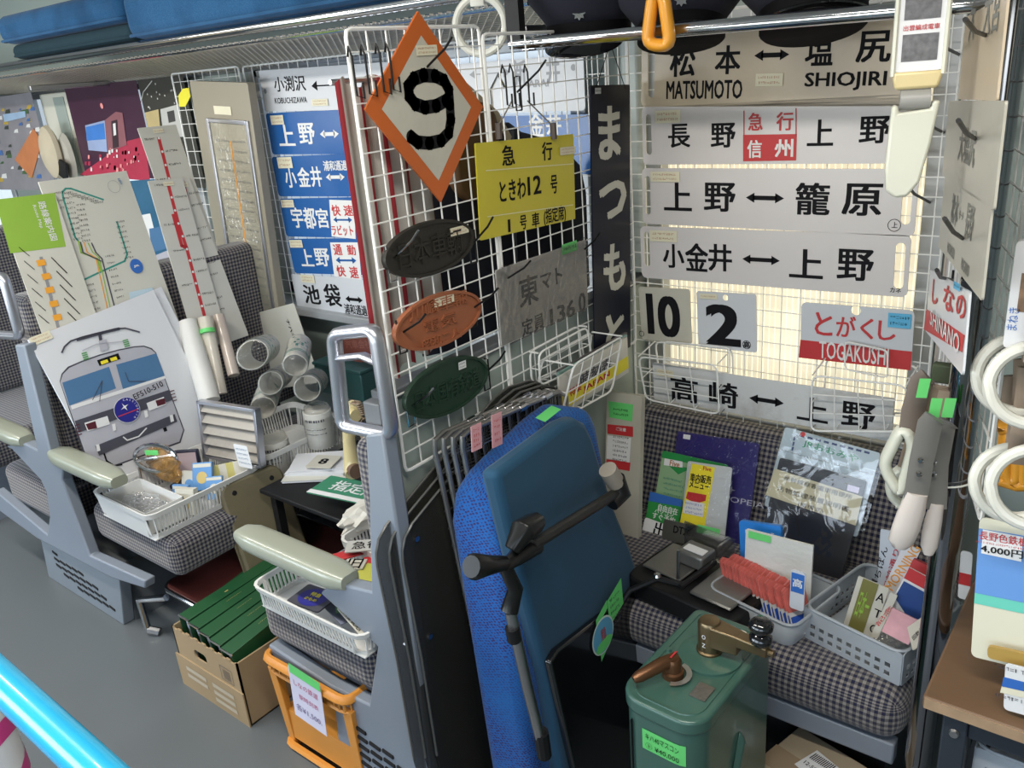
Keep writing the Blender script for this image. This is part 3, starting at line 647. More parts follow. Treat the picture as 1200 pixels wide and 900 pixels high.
oval('terracotta oval cast plate, middle of the three ovals', (462, 394), (563, 358), (515, 342), (508, 413), mat('terracotta_paint', (.30, .095, .04), .5, bump=.2), [('川崎車輛', .0, .03, .16, .028), ('電気', .0, -.004, .09, .024), ('昭和二八', 0, -.037, .11, .022)], tagb=(507, 345, 531, 357))
oval('dark green oval cast plate, lowest of the three ovals', (474, 474), (571, 434), (527, 418), (519, 492), mat('dark_green_cast', (.012, .035, .02), .45, bump=.2), [('日本国有鉄道', 0, -.005, .19, .042)], tagb=(536, 423, 545, 432), tagc='white')

# angled grid side (right end of the bench)
W0 = Vector((-.385, 1.87, 0)); EV = Vector((.31, -.95, 0)).normalized(); NV = Vector((EV.y, -EV.x, 0))   # NV faces the aisle
def G(px, py, off=.036): return PN(px, py, W0 + NV * off, NV)
g3 = 'faded plates on the angled side grid'
fad = mat('faded_plate', (.40, .385, .33), .35, var=.05, dirt=.15); fadi = mat('faded_print', (.2, .2, .18), .6)
s = Sign('destination_sign', 'tan plate at the top of the angled side grid', 'sign', G(1132, 20), G(1181, -8), G(1118, 116), enb, group=g3, r=.004)
s.textl('大', -.09, .05, .05, .06, 'faded_lettering').textl('大宮', .07, .05, .12, .06, 'faded_lettering').done({'*': fadi})
s = Sign('destination_sign', 'grey plate second from top on the angled side grid', 'sign', G(1112, 118), G(1178, 118), G(1103, 205), fad, group=g3, r=.004)
s.textl('大塩尻', 0, .0, .16, .05, 'faded_lettering').done({'*': fadi})
s = Sign('destination_sign', 'cream plate third from top on the angled side grid', 'sign', G(1107, 208), G(1162, 240), G(1098, 287), fad, group=g3, r=.004)
s.textl('松本', -.07, .02, .07, .045, 'faded_lettering').textl('⟷', 0, .02, .04, .012, 'faded_lettering').textl('長野', .08, .02, .07, .045, 'faded_lettering').textl('MATSUMOTO', -.07, -.04, .08, .016, 'faded_lettering').textl('NAGANO', .08, -.04, .07, .016, 'faded_lettering').done({'*': fadi})
s = Sign('train_name_plate', 'white and red plate reading SHINANO at the pole', 'sign', G(1090, 316), G(1136, 342), G(1083, 386), enwb, r=.006)
s.quad([(1086, 362), (1131, 393), (1128, 413), (1083, 386)], 'red_band').chars([('し', (1093, 328, 1100, 358)), ('な', (1106, 335, 1119, 366)), ('の', (1121, 345, 1133, 374))], 'red_lettering', .03).text('SHINANO', (1090, 377, 1127, 399), 'white_lettering', .02, rot=0).tag((1120, 331, 1128, 340), 'blue', 1)
s.done({'red_band': redp, 'red_lettering': redp, 'white_lettering': white})

# ---------------- wire grids ----------------
def grid(label, M, w, h, sv=.045, sh=.04, r=.0016, fr=.0035, gp=None):
    t = thing('wire_grid_panel', label, 'grid panel', M, gp); mb = MB(); mb.tube(rpath([(0, 0, 0), (w, 0, 0), (w, 0, h), (0, 0, h)], .012, 2), fr, 6, closed=True); part('outer_frame', mb, wirewhite, t)
    mb = MB(); x = sv
    while x < w - .01: mb.bar((x, 0, 0), (x, 0, h), r, 4); x += sv
    z = sh
    while z < h - .01: mb.bar((0, -.003, z), (w, -.003, z), r, 4); z += sh
    part('wire_lattice', mb, wirewhite, t, kind='stuff'); return t
grid('white wire grid on the partition nearest the aisle, round plates on it', frame((-1.105, .995, .885), (0, 1, 0), (0, 0, 1)), .335, .795)
grid('white wire grid on the partition holding the yellow plate', frame((-1.105, 1.34, .885), (0, 1, 0), (0, 0, 1)), .54, .78)
grid('white wire grid over the bright window behind the long plates', frame((-1.12, YG, .685), (1, 0, 0), (0, 0, 1)), .74, 1.0, .045, .04)
grid('white wire grid angled beside the chrome pole', frame(W0 + Vector((0, 0, .9)) + NV * -.03, EV, (0, 0, 1)), .62, 1.1, .045, .045)
grid('white wire grid behind the blue plates of the second bay', frame((-2.66, YG, .82), (1, 0, 0), (0, 0, 1)), .72, .86, .05, .05)
grid('white wire grid behind the ARAI plate', frame((-1.92, YG, .82), (1, 0, 0), (0, 0, 1)), .74, .86, .05, .05)
# narrow wire grid standing by the tall beige panel
a = PY(214, 112, 1.86); grid('narrow white wire grid left of the tall beige panel, yellow tag on it', frame((-3.05, 1.86, .9), (1, 0, 0), (0, 0, 1)), .42, .78, .05, .05)
# ---------------- goods on and around the second bay ----------------
def B(px, py, off=0.0): return PN(px, py, (-2.5 + off, 0, .5), (1, 0, .27))
mapm = mat('map_board', (.55, .54, .48), .45, var=.03, nscale=3)
whitem = mat('white_board', (.66, .67, .70), .3, var=.02, coat=.3)
tealp = mat('teal_print', (.03, .25, .2), .5); greenp = mat('fresh_green_print', (.25, .42, .05), .5); orangepr = mat('orange_print', (.75, .33, .03), .5)
greyp = mat('grey_print', (.25, .25, .26), .5); bluepr = mat('blue_print', (.03, .13, .45), .5); yellowp = mat('yellow_print', (.8, .68, .03), .5); skyp = mat('steel_blue_print', (.07, .17, .32), .4)
lilacp = mat('silver_print', (.42, .42, .47), .4); darkp = mat('charcoal_print', (.06, .06, .08), .4); pinkp = mat('pale_blue_print', (.45, .58, .66), .5)
PM = {'olive_band': mat('olive_print', (.16, .15, .04), .5), 'navy': mat('navy_blue_print', (.02, .06, .22), .4), 'lettering': black, 'teal_line': tealp, 'green_print': greenp, 'orange_print': orangepr, 'grey_print': greyp, 'blue_print': bluepr, 'yellow_print': yellowp, 'red_print': redp, 'white_print': white, 'steel_blue_print': skyp, 'silver_print': lilacp, 'dark_print': darkp, 'pale_blue_print': pinkp, '*': black}
# large route map
s = Sign('route_map', 'big cream railway network map with green line, behind the picture board', 'map', B(45, 213), B(148, 200), B(120, 560), mapm, th=.006, r=.002, h=.92)
s.line([(92, 283), (88, 278), (74, 232), (73, 225), (77, 221), (83, 221), (121, 234)], .0055, 'teal_line').line([(92, 283), (95, 296), (114, 303), (118, 318)], .005, 'green_print')
s.line([(98, 284), (102, 296), (112, 302), (128, 372)], .003, 'orange_print').line([(103, 285), (108, 295), (116, 302), (131, 370)], .003, 'green_print').line([(107, 285), (112, 296), (119, 303), (136, 368)], .004, 'dark_print').line([(94, 284), (97, 296), (118, 306)], .004, 'dark_print')
s.line([(137, 260), (149, 298), (146, 306), (119, 318), (98, 328), (96, 336), (107, 374)], .0055, 'teal_line')
LX = [(80 + k * 5, 226 + k * 1.6) for k in range(8)] + [(80 + k * 1.4, 232 + k * 6) for k in range(9)] + [(94 + k, 240 + k * 6) for k in range(8)] + [(140 + k * 1.5, 260 + k * 6) for k in range(8)] + [(128 + k * 2.1, 300 + k * 8) for k in range(9)] + [(104 + k * 2, 334 + k * 7) for k in range(6)] + [(68 + k, 226 + k * 9) for k in range(6)]
for (x, y) in LX:
    c = s.L(x, y)
    if abs(c[0]) < s.w / 2 - .03: m, yy = s.mb('station_names'); scribble(m, c[0] - .014, c[0] + .014, c[1], .006, -yy)
c = s.L(159.5, 312); m, yy = s.mb('blue_print'); m.poly(ell(.021, .024, 20, c[0], c[1]), -yy); s.textl('JR', c[0], c[1], .02, .008, 'white_print')
c = s.L(133, 219); s.ring(c[0], c[1], .02, .001, 'grey_print'); s.textl('KEIO', s.L(140, 213)[0], s.L(140, 213)[1], .02, .008, 'steel_blue_print', rot=-1.4)
s.quad([(150, 343), (178, 337), (188, 372), (158, 378)], 'pale_blue_print'); s.done(PM)
# green-headed route panel
s = Sign('route_map', 'narrow cream route panel with a lime green Route Map heading', 'map', B(-6, 234, .012), B(64, 226, .012), B(30, 400, .012), mapm, th=.004, r=.002, h=.7)
s.quad([(-6, 234), (64, 226), (77, 289), (12, 297)], 'green_print')
s.textl('路線案内図', s.L(56, 259)[0], s.L(56, 259)[1], .12, .022, 'white_print', .01, rot=-1.57).textl('Route Map', s.L(44, 254)[0], s.L(44, 254)[1], .07, .012, 'white_print', 0, rot=-1.57)
s.line([(48, 302), (70, 392)], .009, 'grey_print')
for (x, y) in ((48, 308), (54, 324), (58, 340), (63, 356), (67, 372), (71, 387)):
    c = s.L(x, y); m, yy = s.mb('orange_print'); m.rect(c[0] - .012, c[0] + .012, c[1] - .009, c[1] + .009, -yy - .0003)
    s.line([(x + 12, y - 6), (x + 30, y + 12)], .003, 'station_names').line([(x - 14, y - 8), (x - 26, y - 18)], .002, 'station_names')
s.done(PM)
# locomotive picture board
s = Sign('picture_board', 'white board picturing the front of a silver electric locomotive', 'picture board', B(33, 398, .03), B(180, 340, .03), B(102, 590, .03), whitem, th=.008, r=.003, h=.56)
_L = s.L; s.L = lambda px, py: _L(60 + (px - 60) * .75, 360 + (py - 360) * .75)
s.quad([(73, 476), (76, 464), (86, 453), (107, 444), (135, 434), (165, 426), (190, 421), (205, 420), (217, 424), (224, 431), (236, 466), (268, 552), (262, 572), (122, 622)], 'dark_print')
s.quad([(74, 477), (78, 465), (88, 455), (108, 446), (136, 436), (165, 428), (190, 423), (205, 422), (216, 426), (223, 432), (235, 467), (266, 552), (260, 570), (124, 619)], 'silver_print')
s.quad([(77, 478), (150, 453), (161, 487), (88, 514)], 'steel_blue_print').quad([(161, 450), (224, 432), (237, 467), (172, 489)], 'steel_blue_print')
s.quad([(90, 514), (238, 467), (239, 471), (92, 520)], 'white_print')
s.quad([(131, 443), (164, 432), (168, 441), (135, 452)], 'blackpanel').quad([(136, 445), (147, 441.5), (149, 446), (138, 450)], 'yellow_print').quad([(151, 440), (161, 437), (163, 442), (153, 445)], 'yellow_print')
s.quad([(96, 538), (244, 489), (249, 505), (102, 556)], 'dark2').quad([(111, 541), (147, 530), (151, 543), (116, 554)], 'w3').quad([(113, 543), (128, 538), (131, 549), (117, 552)], 'maroon').quad([(208, 510), (235, 500), (239, 512), (212, 522)], 'w3').quad([(222, 506), (236, 502), (238, 511), (225, 515)], 'maroon')
s.quad([(128, 577), (252, 527), (256, 539), (134, 592)], 'dark2').line([(172, 563), (178, 568), (196, 562), (208, 549)], .004, 'w3')
s.line([(140, 582), (146, 600), (158, 608), (170, 606)], .005, 'blackpanel')
for (x, y) in ((157, 548), (207, 527), (132, 580), (247, 534)): s.quad([(x - 3, y - 5), (x + 2, y - 6), (x + 4, y + 4), (x - 1, y + 6)], 'w3')
s.quad([(234, 549), (239, 547), (241, 553), (236, 555)], 'blackpanel')
for i in range(4): s.line([(97 + i * 1.3, 545 + i * 5), (103 + i * 1.3, 543 + i * 5)], .003, 'maroon'); s.line([(245 + i * 1.3, 492 + i * 5), (251 + i * 1.3, 490 + i * 5)], .003, 'maroon')
s.line([(76, 431), (80, 422), (90, 413), (108, 407), (127, 402), (160, 394), (175, 393), (190, 397), (197, 399)], .005, 'dark2').line([(100, 411), (140, 400), (165, 394)], .009, 'dark2').line([(135, 402), (139, 425)], .01, 'dark2').line([(108, 428), (130, 418), (170, 414), (176, 412)], .003, 'silver2')
s.quad([(133, 413), (145, 410), (148, 426), (136, 430)], 'silver2')
for (x, y) in ((111, 437), (175, 417)):
    for i in range(4): s.line([(x - 4 + i, y - 4 + i * 3), (x + 3 + i, y - 6 + i * 3)], .004, 'green3')
s.line([(135, 507), (119, 505)][:1] + [(139, 475), (124, 505)], .002, 'dark2').line([(175, 462), (180, 476), (207, 476)], .002, 'dark2')
c = s.L(177, 477 + 40); cE = s.L(177, 516)
cE = s.L(60 + 330 / 2.8125, 360 + 452 / 2.8125); s.disc(cE[0], cE[1], .041, 'white_ring', 36).disc(cE[0], cE[1], .0395, 'navy_disc', 36)
s.pl([(cE[0] - .034, cE[1] - .008), (cE[0] + .03, cE[1] - .014), (cE[0] + .03, cE[1] - .011), (cE[0] - .034, cE[1] - .005)], 'red_streak')
st = []
for i in range(8): rr = .014 if i % 2 == 0 else .0035; st.append((cE[0] - .003 + rr * math.cos(i * math.pi / 4 + .2), cE[1] + .012 + rr * math.sin(i * math.pi / 4 + .2)))
s.pl(st, 'star')
for i, ch in enumerate('CASSIOPEIA'): a = math.radians(82 - i * 17); s.textl(ch, cE[0] + .033 * math.cos(a), cE[1] + .033 * math.sin(a), 0, .0065, 'star', 0, rot=a - math.pi / 2)
cN = s.L(210, 490); s.textl('EF510-510', cN[0], cN[1], .105, .018, 'lettering', .01)
s.L = _L; s.tag((33, 391, 62, 402))
s.done(dict(PM, blackpanel=black, dark2=darkp, w3=white, maroon=mat('maroon_print', (.08, .01, .02), .4), silver2=lilacp, green3=mat('insulator_green', (.1, .3, .1), .4), white_ring=white, navy_disc=mat('navy_print', (.02, .02, .22), .35), red_streak=redp, star=white))
# second white board behind it
s = Sign('picture_board', 'plain white board standing behind the locomotive picture', 'picture board', B(100, 372, .018), B(189, 336, .018), B(150, 560, .018), whitem, th=.005, r=.003, h=.6)
m, y = s.mb('lettering'); c = s.L(205, 440); m.text('カシオペア色の旅', c[0], c[1], .16, .014, -y, .01, rot=-1.57); s.done({'lettering': darkp})
# red-line strips
def strip(label, tl, tr, bl, h, off, pts, fork=None):
    s = Sign('line_diagram', label, 'line diagram', B(*tl, off), B(*tr, off), B(*bl, off), mat('ivory_strip', (.56, .55, .50), .4, var=.03), th=.003, r=.003, h=h, group='route strips with a red line')
    s.line(pts, .012, 'red_line')
    if fork: s.line(fork, .012, 'red_line')
    for a, b in zip(pts[:-1], pts[1:]):
        n = max(2, int(abs(b[1] - a[1]) / 13))
        for i in range(n):
            x = a[0] + (b[0] - a[0]) * i / n; y = a[1] + (b[1] - a[1]) * i / n; c = s.L(x, y); s.disc(c[0], c[1], .0045, 'white_dots', 8); m, yy = s.mb('station_names'); sd = 1 if i % 3 else -1; scribble(m, c[0] + sd * .012 + (-.04 if sd < 0 else 0), c[0] + sd * .012 + (0 if sd < 0 else .045), c[1], .007, -yy)
    s.tag((tl[0] + 18, tl[1] + 1, tl[0] + 30, tl[1] + 6), lines=1); s.done({'red_line': redp, 'white_dots': white, '*': black}); return s
strip('upper red-line route strip, only its top part visible', (161, 150), (206, 146), (190, 290), .5, -.02, [(186, 162), (202, 225), (215, 270)])
strip('slim cream strip edge behind the forked red-line strip', (190, 214), (222, 208), (230, 330), .58, -.012, [(215, 214), (250, 380)])
strip('front red-line route strip, its line forked near the middle', (173, 212), (214, 209), (200, 310), .58, 0, [(197, 216), (209, 262), (219, 292), (240, 372)], [(203, 252), (213, 288), (219, 291)])

# tall beige panel with framed diagram
PYY = 1.80
s = Sign('line_diagram', 'tall beige metal panel framing an orange line diagram', 'line diagram', P(222, 95, PYY), P(290, 97, PYY), P(277, 372, PYY), mat('beige_panel', (.30, .27, .21), .35, var=.04, nscale=3), th=.03, r=.008, h=1.0)
c1, c2, c3 = s.L(246, 143), s.L(289, 143), s.L(291, 372)
x0, x1, z1 = c1[0], c2[0], c1[1]; z0 = c3[1]; fr = MB()
for a in ((x0 - .014, x0, z0 - .014, z1 + .014), (x1, x1 + .014, z0 - .014, z1 + .014), (x0, x1, z1, z1 + .014), (x0, x1, z0 - .014, z0)): fr.box(a[0], a[1], -.008, .0, a[2], a[3])
part('frame', fr, handm, s.root, bevel=.002); s.rect(x0, x1, z0, z1, 'inner_sheet')
xm = (x0 + x1) / 2; m, y = s.mb('orange_line'); m.rect(xm - .004, xm + .004, z0 + .05, z1 - .06, -y)
m, y = s.mb('station_names'); n = 18
for i in range(n):
    z = z1 - .06 - (z1 - z0 - .1) * i / n; scribble(m, x0 + .02, xm - .01, z, .008, -y); scribble(m, xm + .012, x1 - .02, z, .008, -y)
c = s.L(262, 128); m, y = s.mb('label_plate'); m.rect(c[0] - .055, c[0] + .045, c[1] - .018, c[1] + .01, -y)
s.done({'inner_sheet': mat('ivory_sheet', (.42, .39, .31), .3), 'orange_line': orangepr, 'label_plate': tagcream, '*': greyp})
part('clear_cover', MB().rect(x0, x1, z0, z1, -.006), wrapm, s.root)

# posters behind
def poster(label, tl, tr, bl, base, w=None, h=None, off=0): return Sign('poster', label, 'poster', P(*tl, 1.9 + off), P(*tr, 1.9 + off), P(*bl, 1.9 + off), base, th=.001, r=.001, w=w, h=h, group='photo posters over the left window')
pc = lambda n, c: mat('poster_' + n, c, .35, var=.25, nscale=9)
s = poster('poster with an orange roofed block over a busy scene, far left', (-60, 122), (36, 108), (-20, 222), pc('busy', (.25, .24, .27)))
for i in range(70):
    x = -40 + random.random() * 85; y = 118 + random.random() * 92; k = random.choice(('yellow', 'bluep', 'dark', 'white', 'greenp')); a = random.uniform(1.5, 5)
    if abs(s.L(x, y)[0]) < s.w / 2 - .03 and abs(s.L(x, y)[1]) < s.h / 2 - .03: s.quad([(x, y), (x + a, y - 1), (x + a * 1.2, y + a), (x - 1, y + a)], k)
s.quad([(4, 134), (30, 130), (31, 137), (6, 143)], 'sky'); s.quad([(18, 187), (40, 150), (50, 166), (38, 209)], 'orange')
s.done({'yellow': pc('yellow', (.5, .35, .05)), 'bluep': pc('blue', (.06, .15, .4)), 'dark': pc('dark', (.05, .06, .05)), 'white': white, 'greenp': pc('green', (.06, .13, .05)), 'sky': pc('sky', (.35, .5, .7)), 'orange': pc('orange', (.55, .2, .08))})
s = poster('night photo poster of a blue railcar in red light', (75, 102), (159, 94), (91, 206), pc('night', (.05, .015, .04)))
s.quad([(120, 180), (150, 165), (170, 160), (176, 212), (93, 205)][1:], 'glow').quad([(100, 147), (123, 141), (126, 178), (104, 176)], 'bluecar').quad([(101, 149), (122, 144), (124, 163), (102, 165)], 'windows').quad([(123, 141), (136, 131), (144, 132), (149, 170), (127, 178)], 'carend').quad([(131, 142), (138, 140), (140, 172), (133, 174)], 'dark').quad([(133, 145), (136, 144), (137, 158), (134, 159)], 'white')
for i in range(40): x = 98 + random.random() * 70; y = 172 + random.random() * 26; a = random.uniform(.8, 2.6); s.quad([(x, y), (x + a, y), (x + a, y + a * 2), (x, y + a * 2)], random.choice(('white', 'lamp', 'glow')))
c = s.L(120, 124); s.disc(c[0], c[1], .012, 'lamp', 10)
s.done({'glow': pc('red', (.4, .03, .07)), 'bluecar': pc('car', (.3, .38, .6)), 'windows': pc('win', (.05, .2, .6)), 'carend': pc('end', (.25, .1, .12)), 'dark': pc('dk2', (.04, .02, .03)), 'white': white, 'lamp': pc('lamp', (.8, .3, .3))})
s = poster('dark photo poster of lit trains in a depot', (161, 94), (214, 88), (175, 150), pc('depot', (.035, .035, .03)), h=.42, off=.004)
s.quad([(188, 128), (210, 122), (216, 160), (192, 162)], 'train').quad([(196, 131), (204, 129), (206, 142), (198, 144)], 'dark').quad([(170, 132), (186, 128), (188, 148), (174, 150)], 'windows'); s.line([(165, 120), (168, 108), (178, 95)], .004, 'train')
for i in range(16): c = s.L(170 + random.random() * 40, 98 + random.random() * 30); s.disc(c[0], c[1], .004, 'train', 6)
s.done({'train': pc('pale', (.5, .5, .48)), 'dark': pc('dk3', (.05, .05, .05)), 'windows': pc('lit', (.5, .4, .2))})
s = poster('teal and sky poster partly covered by the red-line strips', (152, 212), (178, 210), (180, 380), pc('teal', (.03, .12, .22)), w=.28, h=.6, off=-.01)
s.quad([(166, 252), (176, 250), (186, 290), (172, 282)], 'white').quad([(175, 268), (196, 264), (200, 290), (178, 296)], 'steel').quad([(180, 300), (205, 290), (212, 360), (188, 366)], 'lilac')
s.done({'white': white, 'steel': skyp, 'lilac': lilacp})
# small beige cap hung between the posters
t = thing('peaked_cap', 'small beige cap hung between the two left posters', 'cap', frame(PY(65, 178, 1.86), (1, 0, 0), (0, 0, 1)))
mb = MB(); mb.lathe([(.001, .05), (.06, .047), (.085, .03), (.09, .012), (.075, .0)], 24, RX(90) @ Matrix.Diagonal((.85, 1.35, 1, 1))); part('crown', mb, mat('beige_cap_cloth', (.5, .44, .33), .9), t)
mb = MB(); mb.lathe([(.001, .02), (.06, .017), (.075, .0)], 24, T(.07, .02, -.03) @ RX(90) @ Matrix.Diagonal((.8, 1.5, 1, 1))); part('crown_edge', mb, mat('grey_cap_cloth', (.4, .38, .33), .9), t)
mb = MB(); mb.prism([(.02, -.09), (.1, -.13), (.13, -.05), (.08, -.03)], -.03, -.02); part('visor', mb, blackmetal, t)
s = Sign('notice_card', 'small white card with a blue figure beside the night poster', 'card', P(67, 120, 1.95), P(78, 119, 1.95), P(70, 136, 1.95), paper); s.textl('i', 0, 0, .02, .07, 'blue_print').done(PM)

# ---- baskets ----
plw = mat('white_basket_plastic', (.68, .68, .66), .35, var=.03); plclear = mat('translucent_grey_plastic', (.42, .46, .5), .3, var=.04, alpha=.75)
def basket(label, x0, x1, y0, y1, z0, z1, m=plw, pitch=.011, rows=1, tap=.012, solid_front=False, group=None, name='basket'):
    t = thing(name, label, 'basket', ((x0 + x1) / 2, (y0 + y1) / 2, z0), group); w, d, h = (x1 - x0) / 2, (y1 - y0) / 2, z1 - z0
    def R(z):
        k = tap * (1 - z / h); return rrect(2 * (w - k), 2 * (d - k), .03, 3)
    def ring(mb, za, zb, th=.002, ex=0):
        for (z, zz) in ((za, zb),):
            a = R(z); b = R(zz); n = len(a); vs = []
            for (P_, q) in ((a, za), (b, zb)): vs += [(p[0] * (1 + ex / w), p[1] * (1 + ex / d), q) for p in P_]
            for (P_, q) in ((a, za), (b, zb)): vs += [(p[0] * (1 - th / w), p[1] * (1 - th / d), q) for p in P_]
            fs = []
            for i in range(n):
                j = (i + 1) % n; fs += [(i, j, n + j, n + i), (2 * n + j, 2 * n + i, 3 * n + i, 3 * n + j), (n + i, n + j, 3 * n + j, 3 * n + i), (j, i, 2 * n + i, 2 * n + j)]
            mb.add(vs, fs)
    mb = MB(); ring(mb, h * .82, h, .003, .003); part('rim', mb, m, t, smooth=True)
    mb = MB(); ring(mb, 0, h * .2); 
    for r in range(1, rows): zz = h * (.2 + .62 * r / rows); ring(mb, zz - .003, zz + .003)
    wm = mb
    for sx in (-1, 1):
        y = -d + .03
        while y < d - .028:
            k0, k1 = tap * .8, tap * .18
            mb.hull([(sx * (w - k0), y, h * .18), (sx * (w - k0 - .002), y, h * .18), (sx * (w - k0 - .002), y + pitch * .45, h * .18), (sx * (w - k0), y + pitch * .45, h * .18)], [(sx * (w - k1), y, h * .84), (sx * (w - k1 - .002), y, h * .84), (sx * (w - k1 - .002), y + pitch * .45, h * .84), (sx * (w - k1), y + pitch * .45, h * .84)]); y += pitch
    for sy in (-1, 1):
        x = -w + .03
        if solid_front and sy == -1: ring(mb, h * .2, h * .82) if False else mb.hull([(-w + .02, -d + tap * .8, h * .18), (w - .02, -d + tap * .8, h * .18), (w - .02, -d + tap * .8 + .002, h * .18), (-w + .02, -d + tap * .8 + .002, h * .18)], [(-w + .02, -d + tap * .2, h * .84), (w - .02, -d + tap * .2, h * .84), (w - .02, -d + tap * .2 + .002, h * .84), (-w + .02, -d + tap * .2 + .002, h * .84)]); continue
        while x < w - .028:
            k0, k1 = tap * .8, tap * .18
            mb.hull([(x, sy * (d - k0), h * .18), (x, sy * (d - k0 - .002), h * .18), (x + pitch * .45, sy * (d - k0 - .002), h * .18), (x + pitch * .45, sy * (d - k0), h * .18)], [(x, sy * (d - k1), h * .84), (x, sy * (d - k1 - .002), h * .84), (x + pitch * .45, sy * (d - k1 - .002), h * .84), (x + pitch * .45, sy * (d - k1), h * .84)]); x += pitch
    for cx_, cy_ in ((-1, -1), (1, -1), (-1, 1), (1, 1)):
        pts = [p for p in R(h / 2) if p[0] * cx_ > w - .05 and p[1] * cy_ > d - .05]
        for p in pts[::2]: mb.bar((p[0] * .985, p[1] * .985, h * .1), (p[0], p[1], h * .85), .0028, 4)
    part('slotted_walls', mb, m, t, kind='stuff', smooth=False)
    part('bottom', MB().box(-w + tap, w - tap, -d + tap, d - tap, 0, .003), m, t); return t
basket('white slotted basket of card packs in front of the picture board', -2.45, -2.13, .945, 1.33, .428, .515, solid_front=True, group=None)
basket('white slotted basket behind, holding bagged paper rolls', -2.45, -2.13, 1.345, 1.70, .428, .53, rows=1)
basket('small white basket on the nearest seat, under its armrest', -1.60, -1.215, .905, 1.06, .442, .508)
basket('white basket behind the nearest armrest holding red packets', -1.50, -1.265, 1.10, 1.62, .442, .56, rows=2)
# inner white tray of crumpled bags
t = thing('shallow_tray', 'white shallow tray of clear bags at the front of the basket', 'tray', (-2.29, 1.02, .436)); mb = MB()
for a in ((-.12, .12, -.06, -.057), (-.12, .12, .057, .06), (-.12, -.117, -.06, .06), (.117, .12, -.06, .06)): mb.box(*a, 0, .07)
mb.box(-.12, .12, -.06, .06, 0, .003); part('tray_body', mb, plw, t)
def crumple(name, label, cat, c, sx, sy, sz, m, seed=1, group=None, n=9):
    rnd = random.Random(seed); bm = bmesh.new(); bmesh.ops.create_icosphere(bm, subdivisions=3, radius=1)
    for v in bm.verts:
        d = 1 + rnd.uniform(-.18, .18); v.co = Vector((v.co.x * sx * d, v.co.y * sy * d, v.co.z * sz * d))
    me = bpy.data.meshes.new(name); bm.to_mesh(me); bm.free(); me.materials.append(m); o = bpy.data.objects.new(name, me); C.objects.link(o); o.location = c
    return tag(o, label, cat, group)
bagm = film('clear_bag', k=2.2, base=.12, body=.12, crinkle=1.0, nscale=45)
crumple('plastic_bag', 'crumpled clear bag lying in the white tray', 'bag', (-2.29, 1.02, .475), .1, .045, .022, bagm, 3)
# card packs
cardb = mat('card_blue', (.12, .3, .6), .35); cardw = mat('card_white', (.62, .6, .52), .4); cardg = mat('card_gold', (.6, .45, .15), .4); cardy = mat('card_yellow', (.55, .5, .15), .4)
def card(label, c, w, h, th, rz, tilt, m, m2=None, name='card_pack', txt=None):
    M = T(*c) @ RZ(rz) @ RX(tilt); t = thing(name, label, 'card pack', M, 'card packs in the front basket')
    part('pack', MB().box(-w / 2, w / 2, 0, th, 0, h), m, t, bevel=.001)
    if m2: part('face_print', MB().poly(ell(w * .28, h * .22, 16, 0, h * .45), -.0006), m2, t, smooth=False); part('border', MB().rect(-w * .46, w * .46, h * .82, h * .95, -.0006), cardw, t, smooth=False)
    return t
card('blue-backed card pack standing at the near basket corner', (-2.235, 1.10, .436), .055, .075, .012, 25, -12, cardb, cardw)
card('ivory card pack with a gold seal next to the blue one', (-2.185, 1.085, .436), .06, .08, .025, 28, -10, cardw, cardg)
card('pale card pack with an orange disc, top of the card heap', (-2.215, 1.165, .475), .06, .085, .02, 38, -30, cardb, cardg)
card('light blue card pack leaning right of the orange disc pack', (-2.165, 1.17, .455), .05, .07, .014, 40, -30, cardb, cardw)
card('white card pack tucked behind the gold seal pack', (-2.27, 1.15, .45), .055, .075, .014, 25, -20, cardw, cardb)
for i, (dx, mm, ll) in enumerate(((0, cardy, 'yellow'), (.02, cardw, 'ivory'), (.04, cardy, 'olive yellow'), (.06, cardw, 'white'))):
    card('%s ticket pack, number %d from the basket side in the far row' % (ll, i + 1) if False else ['yellow-topped ticket pack at the left of the rear row', 'ivory ticket pack in the rear row, second from left', 'olive ticket pack in the rear row, third from left', 'white ticket pack at the right of the rear row'][i], (-2.2 + dx * .6, 1.235 + dx * .9, .455), .06, .075, .014, 60, -25, mm, name='ticket_pack')
t = thing('presentation_case', 'open navy case with pale satin lining in the basket', 'case', T(-2.375, 1.215, .44) @ RZ(38) @ RX(-8)); part('lid', MB().box(-.04, .04, .0, .018, 0, .105), mat('navy_case', (.01, .012, .04), .4), t, bevel=.004)
part('lining', MB().rect(-.034, .034, .006, .098, -.0008), mat('lilac_satin', (.55, .45, .5), .35), t); part('lower_shell', MB().box(-.04, .04, -.06, .0, -.002, .012), MATS['navy_case'], t, bevel=.003)
# amber bag and chrome oval fitting
crumple('plastic_bag', 'amber tinted clear bag behind the chrome oval fitting', 'bag', PZ(182, 548, .53) + Vector((0, .03, 0)), .085, .03, .06, glassy('amber_bag', (.6, .3, .04), .5, .15, .8, 30), 5)
t = thing('oval_fitting', 'chrome oval ring fitting with crossbar and green tag', 'fitting', frame(PZ(182, 537, .56), (.9, .35, .05), (-.1, .1, 1)))
mb = MB(); mb.tube([(x, 0, z) for x, z in ell(.078, .043, 32)], .007, 8, closed=True); part('ring', mb, chrome, t); mb = MB(); mb.tube([(-.075, 0, -.008), (.075, 0, .012)], .007, 8); part('crossbar', mb, chrome, t)
part('price_tag', MB().rect(-.03, .02, .012, .028, -.006), greentag, t); part('wire_clip', MB().bar((-.07, 0, -.03), (-.07, .0, -.09), .004, 6), chrome, t)
